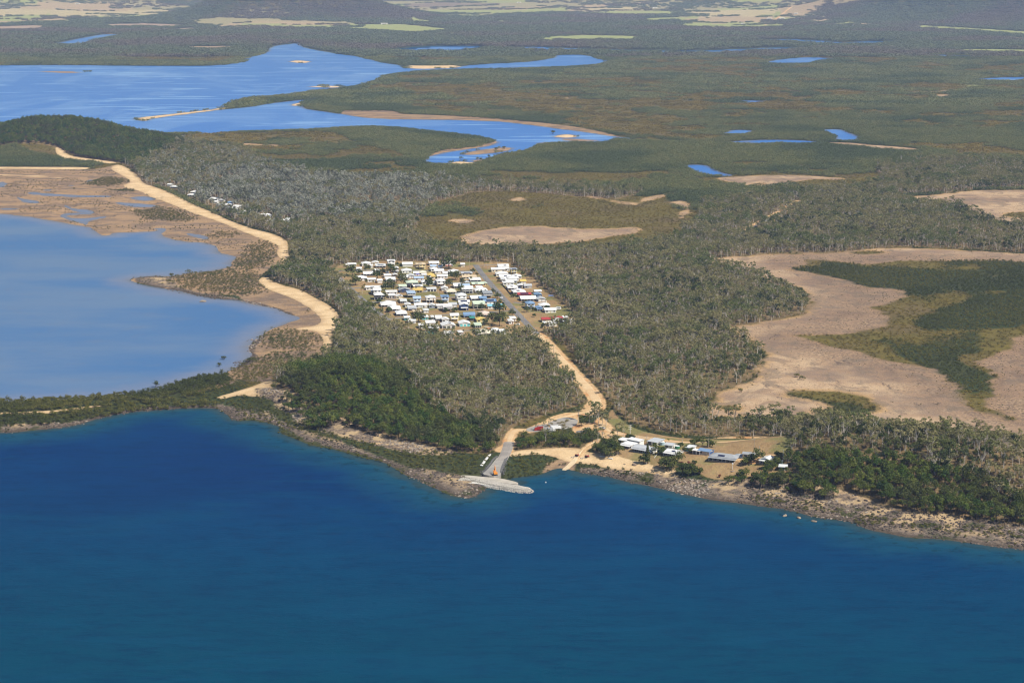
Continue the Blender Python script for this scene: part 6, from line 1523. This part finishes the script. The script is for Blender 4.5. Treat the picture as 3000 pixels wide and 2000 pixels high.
def beach_trees():
    b = lambda x, y: hit(1780 + x / 7.84, 1270 + y / 7.84)
    c = lambda x, y: hit(2020 + x / 7.84, 1270 + y / 7.84)
    d = lambda x, y: hit(1560 + x / 7.84, 1180 + y / 7.84)
    for f, x, y, k, s, lb in ((b,60,470,0,1.05,'left of the dark trees beside the homestead beach'), (b,160,480,2,1.1,'middle of the dark trees beside the homestead beach'), (b,260,470,1,1.05,'right of the dark trees beside the homestead beach'), (b,-60,520,0,1.0,'nearest the boat ramp in the dark beach trees'), (b,-130,480,1,1.0,'behind the one nearest the boat ramp'), (b,20,560,0,.9,'in front of the dark trees by the dinghies'),
                              (b,1100,480,0,.95,'low and spreading, at the end of the long verandah house'), (b,1250,470,3,1.1,'right of the spreading tree by the long verandah house'), (b,1360,860,0,1.25,'left of the big dark pair on the beach bank'), (b,1610,700,2,1.0,'tall crown of the big dark pair on the beach bank'), (b,1500,830,1,1.2,'front of the big dark pair on the beach bank'), (b,1300,790,1,1.0,'left foot of the big dark pair on the beach bank'), (b,1720,960,0,1.1,'left one on the dry slope below the lawn'), (b,1850,985,1,1.0,'middle one on the dry slope below the lawn'), (b,2000,930,3,1.1,'right one on the dry slope below the lawn'),
                              (b,830,690,1,.95,'dark, at the foot of the pointed pine'), (c,1560,650,0,1.1,'dark, right of the large verandah house'), (c,1420,640,3,1.2,'pale, between the verandah house and the dark tree'), (c,1280,700,3,1.1,'flowering, on the lawn in front of the cream shed'), (c,2040,560,3,1.1,'round, alone behind the pale-roofed cabin'), (c,1830,790,3,1.3,'left of the hedge by the navy hut'), (c,1940,720,3,1.1,'middle of the hedge by the navy hut'), (c,2010,700,3,1.1,'right of the hedge by the navy hut'), (c,120,265,3,1.2,'left of the row behind the blue-roofed shed'), (c,290,285,0,.8,'middle of the row behind the blue-roofed shed'), (c,460,310,3,1.2,'right of the row behind the blue-roofed shed'),
                              (b,1680,305,3,.7,'small, beside the green tank'), (b,1790,400,3,.8,'small, left of the small pale shed'), (b,1930,430,3,.8,'low, between the pale shed and the white carport'), (b,500,135,3,1.0,'small, behind the leftmost beach house'), (b,560,160,4,.8,'slender, behind the leftmost beach house'), (c,110,690,3,.6,'small and round, alone on the lawn'), (c,60,950,0,.95,'on the bank under the lawn, left'), (b,2110,920,3,1.0,'low, on the bank under the lawn, second'), (c,1180,985,3,1.1,'dark, on the rocky bank below the lawn middle'), (c,1500,1010,3,.9,'dark, on the rocky bank below the lawn right'),
                              (d,1130,535,0,1.0,'round and low, right end of the car park'), (d,1250,860,0,1.15,'bright green, between car park and beach track'), (d,1380,900,2,1.0,'dark, right of the bright green tree by the track')):
        T("beach_tree", GARDENS, k, f(x, y), s * 1.22, 'green tree, ' + lb)
    for f, x, y, k, s, lb in ((d,1050,395,0,.8,'gum tree with bare fork shading the car park corner'), (d,1300,440,3,.9,'gum tree left of the clump by the road end'), (d,1420,470,1,.95,'gum tree middle of the clump by the road end'), (d,1520,520,2,.95,'tall gum tree front of the clump by the road end'), (d,1600,500,5,.9,'gum tree right of the clump by the road end'), (d,1370,330,4,1.0,'gum tree back of the clump by the road end'), (d,1690,530,3,.9,'gum tree at the right foot of the clump by the road end'), (d,1480,380,0,1.0,'gum tree back right of the clump by the road end'),
                              (d,300,900,8,.9,'thin gum tree with two pale trunks in the thicket'), (d,240,640,9,.7,'thin gum tree beside the dark red truck'), (d,120,640,8,.6,'thin gum tree left of the dark red truck'), (d,400,560,9,.6,'thin gum tree in front of the white box truck'), (d,1500,900,8,.9,'grey gum tree left of two at the orange dirt'), (d,1620,870,9,.9,'grey gum tree right of two at the orange dirt'), (d,1990,640,3,.7,'low spreading tree beside the three-armed pole'), (d,2080,650,0,.55,'low tree right of the three-armed pole'), (d,1960,780,3,.8,'bronze-leaved tree behind the leftmost beach house'), (d,2100,790,9,.7,'sparse tree behind the leftmost beach house')):
        T("gum_tree", GUMS, k, f(x, y), s, lb)
    for f, x, y, k, s, lb in ((b,240,520,1,.8,'palm with hanging fronds at the right of the dark beach trees'), (b,130,520,1,.7,'palm among the dark beach trees'), (b,960,690,0,.75,'yellowish palm beside the pointed pine'), (b,890,700,1,.8,'palm in front of the pointed pine'), (b,1720,235,1,.95,'palm alone behind the homestead track'), (d,1820,860,0,.8,'dark palm on the orange dirt behind the beach house'), (c,600,320,1,.6,'small palm right of the blue-roofed shed row'), (b,1390,235,1,.5,'short palm behind the small grey-roofed shed'), (c,2040,690,1,.6,'short palm at the hedge near the pale green tank')):
        T("palm_tree", PALMS, k, f(x, y), s, lb, 'palm')
    # pointed pine
    g = np.random.default_rng(9); TT, LL = Geo(), Geo()
    TT.tube([(0, 0, -.5), (0, 0, 9), (0, 0, 15)], [.28, .16, .04])
    for z in np.arange(2.0, 15.0, .62):
        r = 2.3 * (1 - (z / 15.4) ** 1.3) + .25
        for a in np.arange(0, 6.28, .8): LL.leaves(g, (r * .6 * math.cos(a + z), r * .6 * math.sin(a + z), z), (r * .42, r * .42, .22), 7, .6, .2, .4)
    PN = [(TT.mesh("pine_trunk", [M_DARKBARK]), LL.mesh("pine_crown", [M_GARDEN]), None)]
    T("pine_tree", PN, 0, b(915, 690), 1.0, 'tall pointed pine in front of the long verandah house', 'pine')
    for f, x, y, s, lb in ((b,1720,720,1.1,'red-leaved bush left of two beside the big dark beach trees'), (b,1850,700,.9,'red-leaved bush right of two beside the big dark beach trees'), (c,700,1000,.8,'dark red bush on the rocky bank below the lawn')):
        q = mangrove(int(x), 2.6, 3.2, 160, .5)
        T("red_bush", [(q[0].mesh("bush_trunk", [M_DARKBARK]), q[1].mesh("bush_crown", [M_RED]), None)], 0, f(x, y), s, lb, 'bush')
    for u, v, s, lb in ((1618, 396, 2.4, 'round mangrove bush on the sandy islet in the far creek'), (1453, 440, 1.9, 'left mangrove bush on the mud bank in the creek bend'), (1478, 437, 1.9, 'right mangrove bush on the mud bank in the creek bend'), (1350, 471, 1.3, 'small mangrove alone behind the sandy islet'), (1410, 470, 1.2, 'small mangrove left of two at the creek mouth'), (1432, 464, 1.3, 'small mangrove right of two at the creek mouth'),
                        (554, 800, 1.2, 'mangrove tree standing up at the bay point, tallest'), (500, 812, 1.3, 'mangrove tree at the bay point left of the tallest'), (457, 1136, 1.2, 'lone mangrove at the bay edge of the spit'), (656, 1062, 1.1, 'mangrove standing in the bay water, upper one'), (640, 1080, 1.0, 'mangrove standing in the bay water, left one'), (730, 1060, 1.1, 'mangrove at the rocky bay edge'), (2335, 1105, .9, 'left dark shrub in the middle of the salt pan'), (2350, 1112, 1.0, 'right dark shrub in the middle of the salt pan'), (2172, 1150, .9, 'dark shrub at the left edge of the salt pan'), (218, 555, .9, 'small dark mangrove alone on the tidal flat')):
        x, y, z = hit(u, v)
        T("mangrove_tree", MANGS, int(u) % 5, (x, y, max(z, -.1)), s, lb, 'mangrove')
beach_trees()
# ------------------------------------------------------------------ planting
def plant_all():
    # ---- woodland of gum trees, with paperbarks in the wet ground behind the far beach
    x, y = jitter_grid(1150, 4300, 6.0)
    w = sd_any(WOOD_P, x, y)
    rn = sd_any(RAIN_P, x, y)
    den = fbm(x, y, 90, 3, 60)
    k = (w + 5 * fbm(x, y, 25, 2, 61) > 1.5) & (rn + 16 * fbm(x, y, 38, 3, 65) < 4) & (rng.random(len(x)) < .86 + .9 * den)
    x, y = x[k], y[k]
    k = (sd_any(PAN_P, x, y) < -1) & (sd_road(x, y) > np.where(y < 2100, 5.5, 3.0)) & (sd_any(LAWN_P, x, y) < -1) & (sd_any(DIRT_P, x, y) < -.5) & (sd_any(SAND_P, x, y) < -2) & clear_of(x, y)
    x, y = x[k], y[k]
    z = gz(x, y)
    u, v, s = pix(x, y, z)
    # pale paperbarks: a surveyed stand behind the beach houses
    px = np.exp(-(((u - 900) / 420) ** 2 + ((v - 565) / 70) ** 2)) * 1.3 + .02
    px[(u > 1420) | (v > 660)] = 0
    paper = (rng.random(len(x)) < px * (.5 + 1.2 * np.clip(fbm(x, y, 60, 3, 63) + .25, 0, 1)))
    gi = rng.choice(15, len(x), p=[.09, .09, .09, .09, .09, .09, .07, .07, .065, .055, .055, .045, .035, .035, .03])
    gi = np.where((fbm(x, y, 45, 3, 62) + .5 * sstep(-60, 0, sd_any(RAIN_P, x, y)) > .28) & (rng.random(len(x)) < .5), 12 + rng.integers(0, 3, len(x)), gi)
    sc = rng.uniform(.55, 1.15, len(x)) * (1 + .3 * fbm(x, y, 70, 3, 64))
    near = split_near(x, y, z) & ~paper
    g = ~near & ~paper
    scatter("gum_woodland", x[g], y[g], z[g], sc[g], gi[g], proto_collection("gum_kinds", [p[2] for p in GUMS]), "open grey-green gum woodland covering the lowland behind the shore")
    scatter("paperbark_stand", x[paper], y[paper], z[paper], sc[paper] * 1.05, rng.integers(0, 4, paper.sum()), proto_collection("paperbark_kinds", [p[2] for p in PAPERS]), "pale silvery paperbark trees behind the far beach")
    for i in np.nonzero(near)[0]:
        if u[i] > 2300: lb, gr = ("grey-green gum tree on the slope above the dark headland forest", "gum trees above the right headland")
        elif u[i] > 1760: lb, gr = ("grey-green gum tree at the woodland edge behind the beach homestead", "gum trees behind the homestead")
        elif u[i] > 1600: lb, gr = ("grey-green gum tree beside the dirt road bend and car park", "gum trees by the dirt road bend")
        else: lb, gr = ("grey-green gum tree on the hill between headland rainforest and car park", "gum trees west of the dirt road")
        if gi[i] >= 12: lb, gr = lb.replace('grey-green gum tree', 'darker rounded gum tree'), gr.replace('gum trees', 'dark rounded trees')
        elif gi[i] >= 10: lb, gr = lb.replace("grey-green gum tree", "leafless white-limbed gum tree"), gr.replace("gum trees", "leafless gum trees")
        tree_obj("gum_tree", GUMS, gi[i], x[i], y[i], z[i], sc[i], rng.uniform(0, 6.28), lb, "tree", gr)
    # ---- understorey of the woodland: low dry scrub
    x, y = jitter_grid(1150, 3000, 5.6)
    k = (sd_any(WOOD_P, x, y) > 0) & (rng.random(len(x)) < .55 + .5 * fbm(x, y, 60, 2, 71))
    x, y = x[k], y[k]
    k = (sd_any(PAN_P, x, y) < 0) & (sd_road(x, y) > 2) & (sd_any(LAWN_P, x, y) < 2) & (sd_any(DIRT_P, x, y) < 1) & (sd_any(SAND_P, x, y) < -1) & clear_of(x, y)
    x, y = x[k], y[k]
    scatter("woodland_scrub", x, y, gz(x, y), np.stack([rng.uniform(.3, .75, len(x))] * 2 + [rng.uniform(.3, 1.1, len(x))], 1), rng.integers(0, 5, len(x)), proto_collection("scrub_kinds", [join("scrub", [(T, M_BARK), (L, M_GUM)]) for T, L in [mangrove(740 + i, 4.4, 5, 120, .75) for i in range(5)]]), "low scrub growing under the gum trees")
    # ---- dense rainforest on the headlands and the far hill
    x, y = jitter_grid(1150, 4300, 4.3)
    k = (np.maximum(sd_any(RAIN_P, x, y) + 16 * fbm(x, y, 38, 3, 65), sd_any(THICK_P, x, y)) > 0)
    x, y = x[k], y[k]
    k = (sd_road(x, y) > 2.5) & (sd_any(DIRT_P, x, y) < -1.0) & (sd_any(SAND_P, x, y) < -1.5) & clear_of(x, y) & (rng.random(len(x)) < .86)
    x, y = x[k], y[k]
    z = gz(x, y)
    u, v, s = pix(x, y, z)
    ri = rng.integers(0, 6, len(x)); sc = rng.uniform(.62, 1.12, len(x)) * np.where(sd_any(THICK_P, x, y) > 0, .78, 1)
    near = split_near(x, y, z)
    scatter("rainforest", x[~near], y[~near], z[~near], sc[~near], ri[~near], proto_collection("rainforest_kinds", [p[2] for p in RAINS]), "dense dark green forest on the headlands and the far hill")
    for i in np.nonzero(near)[0]:
        if u[i] > 2150: lb, gr = ("dense dark green tree on the headland slope right of the homestead", "rainforest trees on the right headland")
        elif u[i] > 1480: lb, gr = ("dense dark green tree in the thicket between car park and beach", "thicket trees by the car park")
        else: lb, gr = ("dense dark green tree on the headland slope left of the causeway", "rainforest trees on the left headland")
        tree_obj("rainforest_tree", RAINS, ri[i], x[i], y[i], z[i], sc[i], rng.uniform(0, 6.28), lb, "tree", gr)
    # ---- mangroves near the shore: single bushes; farther off, groves
    def mang_ok(x, y, thr, jit):
        sdw = sd_water(x, y)
        m = mang_field(x, y, sdw) + jit * (rng.random(len(x)) - .5)
        k = (m > thr) & (sdw < 1.5) & (sd_any(WOOD_P, x, y) < 1) & (sd_any(RAIN_P, x, y) < 0)
        k &= (sd_pan(x, y) < 0)
        k &= (sd_any(SAND_P, x, y) < 0) & (sd_any(LAWN_P, x, y) < -1) & (sd_any(DIRT_P, x, y) < -2) & (sd_road(x, y) > 3)
        inm = sd_any(MANG_P, x, y)
        k &= ((sd_any(MUD_P, x, y) < -1) & (sd_any(ROCK_P, x, y) < -1)) | (inm + 6 * fbm(x, y, 16, 2, 66) > 0)
        return k
    x, y = jitter_grid(1150, 2650, 3.6)
    k = mang_ok(x, y, .0, .3); x, y = x[k], y[k]
    k = clear_of(x, y, 1) & (rng.random(len(x)) < .8); x, y = x[k], y[k]
    z = gz(x, y); u, v, s = pix(x, y, z)
    mi = rng.integers(0, 5, len(x)); sc = rng.uniform(.5, .95, len(x))
    sc = np.where(sd_any(MANG_P[:2], x, y) > 0, sc * 1.1, sc * np.where(y < 1700, .62, .72))
    near = split_near(x, y, z)
    scatter("mangroves", x[~near], y[~near], z[~near], sc[~near], mi[~near], proto_collection("mangrove_kinds", [p[2] for p in MANGS]), "olive green mangroves along the shore and the salt pans")
    for i in np.nonzero(near)[0]:
        if u[i] > 1900: lb, gr = ("olive mangrove bush among the shore rocks below the right headland", "mangroves below the right headland")
        elif u[i] > 1680: lb, gr = ("olive mangrove bush between the beach ramp and the rocky shore", "mangroves right of the beach ramp")
        elif u[i] > 1455: lb, gr = ("olive mangrove bush in the patch right of the causeway", "mangroves right of the causeway")
        elif u[i] > 1120: lb, gr = ("olive mangrove bush in the patch left of the causeway", "mangroves left of the causeway")
        elif u[i] > 640: lb, gr = ("olive mangrove bush on the mud below the left headland", "mangroves below the left headland")
        else: lb, gr = ("olive mangrove bush on the spit between bay and open sea", "mangroves on the spit")
        tree_obj("mangrove_bush", MANGS, mi[i], x[i], y[i], z[i], sc[i], rng.uniform(0, 6.28), lb, "mangrove", gr)
    P1 = proto_collection("grove_kinds", [join("grove", [(T, M_DARKBARK), (L, M_MANGF)]) for T, L in [patch(600 + i, 12, 4.6, 190, 1.0, 8) for i in range(5)]])
    x, y = jitter_grid(2650, 4700, 7.0)
    k = mang_ok(x, y, .02, .25); x, y = x[k], y[k]
    scatter("mangrove_groves", x, y, gz(x, y), rng.uniform(.7, 1.15, len(x)), rng.integers(0, 5, len(x)), P1, "mangrove forest along the winding creeks")
    P2 = proto_collection("far_grove_kinds", [join("far_grove", [(T, M_DARKBARK), (L, M_MANGF)]) for T, L in [patch(620 + i, 26, 5.5, 230, 2.0, 12) for i in range(5)]])
    x, y = jitter_grid(4700, 7300, 15.0)
    k = mang_ok(x, y, .02, .3); x, y = x[k], y[k]
    scatter("far_mangroves", x, y, gz(x, y), rng.uniform(.7, 1.2, len(x)), rng.integers(0, 5, len(x)), P2, "distant mangrove forest beyond the estuary")
    # ---- marsh shrubs
    x, y = jitter_grid(1400, 3600, 5.2)
    sdw = sd_water(x, y)
    k = (mang_field(x, y, sdw) < .05) & (sdw < -6) & (sd_any(WOOD_P, x, y) < 0) & (sd_pan(x, y) + 5 * fbm(x, y, 14, 2, 67) < -1) & (sd_any(RAIN_P, x, y) < 0) & (sd_any(MUD_P, x, y) < 0) & (sd_any(SAND_P, x, y) < 0) & (sd_any(LAWN_P, x, y) < 0) & (sd_road(x, y) > 2)
    k &= (rng.random(len(x)) < .62 + .5 * fbm(x, y, 40, 2, 68))
    x, y = x[k], y[k]
    scatter("marsh_shrubs", x, y, gz(x, y), np.stack([rng.uniform(.5, .9, len(x)), rng.uniform(.5, .9, len(x)), rng.uniform(.25, .5, len(x))], 1), rng.integers(0, 5, len(x)),
            proto_collection("marsh_kinds", [join("marsh_shrub", [(T, M_DARKBARK), (L, M_MARSH)]) for T, L in [mangrove(700 + i, 3.4, 5, 90, .8) for i in range(5)]]), "low yellow-olive marsh shrubs around the salt pans")
    P4 = proto_collection("far_marsh_kinds", [join("far_marsh", [(T, M_DARKBARK), (L, M_MARSH)]) for T, L in [patch(660 + i, 22, 2.4, 150, 1.5, 12) for i in range(5)]])
    x, y = jitter_grid(3600, 7300, 15.0)
    sdw = sd_water(x, y)
    k = (mang_field(x, y, sdw) < .05) & (sdw < -8) & (sd_any(WOOD_P, x, y) < 0) & (sd_pan(x, y) < -6) & (sd_any(RAIN_P, x, y) < 0) & (sd_any(MUD_P, x, y) < -6) & (sd_any(SAND_P, x, y) < -6) & (sd_road(x, y) > 6) & (rng.random(len(x)) < .7 + .6 * fbm(x, y, 80, 3, 82))
    x, y = x[k], y[k]
    scatter("far_marsh_shrubs", x, y, gz(x, y), rng.uniform(.6, 1.2, len(x)), rng.integers(0, 5, len(x)), P4, "low olive marsh shrubs beyond the creeks")
    # ---- scrub thinning out over the edges of the salt pans
    x, y = jitter_grid(1500, 3400, 4.6)
    s_ = sd_pan(x, y); m_ = sd_any(MARSH_P[1:2], x, y); k = (s_ > -2) & (rng.random(len(x)) < np.maximum(.4 * np.exp(-np.clip(s_, 0, None) / 7.0), .42 * np.exp(-np.clip(-m_, 0, None) / 22.0)) * (1 + 1.6 * fbm(x, y, 30, 3, 78))); x, y = x[k], y[k]
    k = (sd_any(WOOD_P, x, y) < -6) & (sd_road(x, y) > 2); x, y = x[k], y[k]
    scatter("pan_edge_shrubs", x, y, gz(x, y), rng.uniform(.07, .24, len(x)), rng.integers(0, 5, len(x)), proto_collection("pan_edge_kinds", [p[2] for p in MANGS]), "small dark shrubs thinning out over the salt pan edges")
    # ---- sparse olive scrub on the shore of the bay
    x, y = jitter_grid(1400, 3500, 3.7)
    d_ = sd_any(SCRUB_P, x, y) + 9 * fbm(x, y, 22, 3, 79)
    k = (d_ > -4) & (rng.random(len(x)) < .32 + .04 * d_) & (sd_water(x, y) < 1) & (sd_any(SAND_P, x, y) < -1) & (sd_any(RAIN_P + WOOD_P, x, y) < 0); x, y = x[k], y[k]
    scatter("bay_scrub", x, y, gz(x, y), rng.uniform(.32, .72, len(x)), rng.integers(0, 5, len(x)), proto_collection("bay_scrub_kinds", [join("bay_shrub", [(T, M_DARKBARK), (L, M_SCRUB)]) for T, L in [mangrove(720 + i, 3.6, 5, 110, .7) for i in range(5)]]), "patchy olive scrub on the mud beside the bay beach")
    # ---- sparse shrubs on tidal mud and rocks
    x, y = jitter_grid(1150, 3600, 7.0)
    k = ((sd_any(MUD_P, x, y) > 0) | (sd_any(ROCK_P, x, y) > 0)) & (fbm(x, y, 60, 3, 73) + .25 * rng.random(len(x)) > .24) & (sd_any(SAND_P, x, y) < -3)
    x, y = x[k], y[k]
    k = (sd_water(x, y) < 2) & clear_of(x, y)
    x, y = x[k], y[k]
    scatter("mudflat_shrubs", x, y, gz(x, y), rng.uniform(.18, .42, len(x)), rng.integers(0, 5, len(x)), proto_collection("mudflat_kinds", [p[2] for p in MANGS]), "scattered stunted mangroves on the tidal mud")
    # ---- far woodland between the fields and on the hills
    P3 = proto_collection("far_wood_kinds", [join("far_wood", [(T, M_DARKBARK), (L, M_FARTREE)]) for T, L in [patch(640 + i, 46, 11, 210, 4.2, 14) for i in range(6)]])
    x, y = jitter_grid(7000, 12500, 26.0)
    fsd = np.full(x.shape, -FAR)
    for P, c in FIELD_P:
        q_ = sd_poly(P, x, y)
        if c == 'dry': q_ = np.where(fbm(x, y * .3, 420, 3, 80) + hills_z(x, y) * .02 > .12, -FAR, q_)
        np.maximum(fsd, q_, out=fsd)
    k = (fsd < -8) & (sd_water(x, y) < -15) & (sd_pan(x, y) < -5) & (rng.random(len(x)) < .78 + .8 * fbm(x, y, 260, 3, 69) + hills_z(x, y) * .02)
    x1, y1 = x[k], y[k]
    x, y = jitter_grid(12500, 19500, 62.0)
    fsd = np.full(x.shape, -FAR)
    for P, c in FIELD_P:
        q_ = sd_poly(P, x, y)
        if c == 'dry': q_ = np.where(fbm(x, y * .3, 700, 3, 81) + hills_z(x, y) * .02 > .12, -FAR, q_)
        np.maximum(fsd, q_, out=fsd)
    k = (fsd < -10) & (rng.random(len(x)) < .62 + .8 * fbm(x, y, 600, 3, 70) + hills_z(x, y) * .01)
    x2, y2 = x[k], y[k]
    x, y = jitter_grid(8500, 16500, 42.0)          # hedgerows and shelter belts along the field edges
    fsd = np.full(x.shape, FAR)
    for P, c in FIELD_P: np.minimum(fsd, np.abs(sd_poly(P, x, y)), out=fsd)
    k = (fsd < 45) & (fbm(x, y, 300, 2, 83) > .0) & (sd_water(x, y) < -15)
    nx_ = k.sum()
    x, y = np.concatenate([x1, x2, x[k]]), np.concatenate([y1, y2, y[k]])
    scatter("far_woodland", x, y, gz(x, y), np.where(np.arange(len(x)) < len(x) - nx_, rng.uniform(.55, 1.25, len(x)), rng.uniform(.4, .9, len(x))), rng.integers(0, 6, len(x)), P3, "distant bushland between the farm fields and over the hills")
    # ---- shore rocks
    def rock_mesh(seed, c):
        bm = bmesh.new(); bmesh.ops.create_icosphere(bm, subdivisions=2, radius=1.0)
        g = np.random.default_rng(seed); d = g.normal(size=(7, 3)); d /= np.linalg.norm(d, axis=1)[:, None]
        for v_ in bm.verts:
            p = np.array(v_.co)
            for q in d:
                e = p @ q - .62
                if e > 0: p = p - q * e * .85
            v_.co = p * [1, .8, .55]
        me = bpy.data.meshes.new("rock"); bm.to_mesh(me); bm.free(); me.materials.append(c)
        return me
    MR = [plain("dark_rock", (.115, .092, .075), (.06, .05, .043), .9, .1, 1.2), plain("brown_rock", (.20, .155, .12), (.11, .085, .07), .9, .1, 1.2), plain("pale_rock", (.34, .29, .24), (.22, .185, .15), .9, .1, 1.2)]
    x, y = jitter_grid(1150, 2100, 2.3)
    k = (sd_any(ROCK_P, x, y) + 5 * fbm(x, y, 14, 2, 74) > 0) & (fbm(x, y, 24, 3, 75) + .3 * rng.random(len(x)) > .03)
    x, y = x[k], y[k]
    sdw = sd_water(x, y); k = clear_of(x, y) & (sdw < 2) | ((sdw < 9) & (fbm(x, y, 12, 2, 77) > .36)); x, y, sdw = x[k], y[k], sdw[k]
    t = fbm(x, y, 40, 2, 76) + .5 * rng.normal(size=len(x)) * .5 + .22 * sstep(-4, -22, sdw) - .18
    ci = np.where(t > .22, 2, np.where(t > -.05, 1, 0)) * 3 + rng.integers(0, 3, len(x))
    scatter("shore_rocks", x, y, np.maximum(gz(x, y), -.2) + .05, rng.uniform(.35, 1.0, len(x)) ** 1.6 * 1.5, ci, proto_collection("rock_kinds", [rock_mesh(800 + i, MR[i // 3]) for i in range(9)]), "dark and pale rocks strewn along the shore")
plant_all()
# ------------------------------------------------------------------ air
def haze():
    x0, x1, y0, y1, z0, z1 = -19000, 19000, -1700, 24500, -6, 430
    V = [(x, y, z) for z in (z0, z1) for x, y in ((x0, y0), (x1, y0), (x1, y1), (x0, y1))]
    F = [(3, 2, 1, 0), (4, 5, 6, 7), (0, 1, 5, 4), (1, 2, 6, 5), (2, 3, 7, 6), (3, 0, 4, 7)]
    me = bpy.data.meshes.new("haze"); me.from_pydata(V, [], F)
    m, nt = mat("haze")
    v = nt.nodes.new('ShaderNodeVolumePrincipled')
    v.inputs['Color'].default_value = (.42, .58, 1.0, 1)
    v.inputs['Density'].default_value = 4.5e-5
    v.inputs['Absorption Color'].default_value = (1, 1, 1, 1)
    v.inputs['Anisotropy'].default_value = 0.0
    o = nt.nodes.new('ShaderNodeOutputMaterial'); nt.links.new(v.outputs[0], o.inputs['Volume'])
    link("haze", me, m, kind='stuff', label='pale blue haze over the far lowland')
haze()
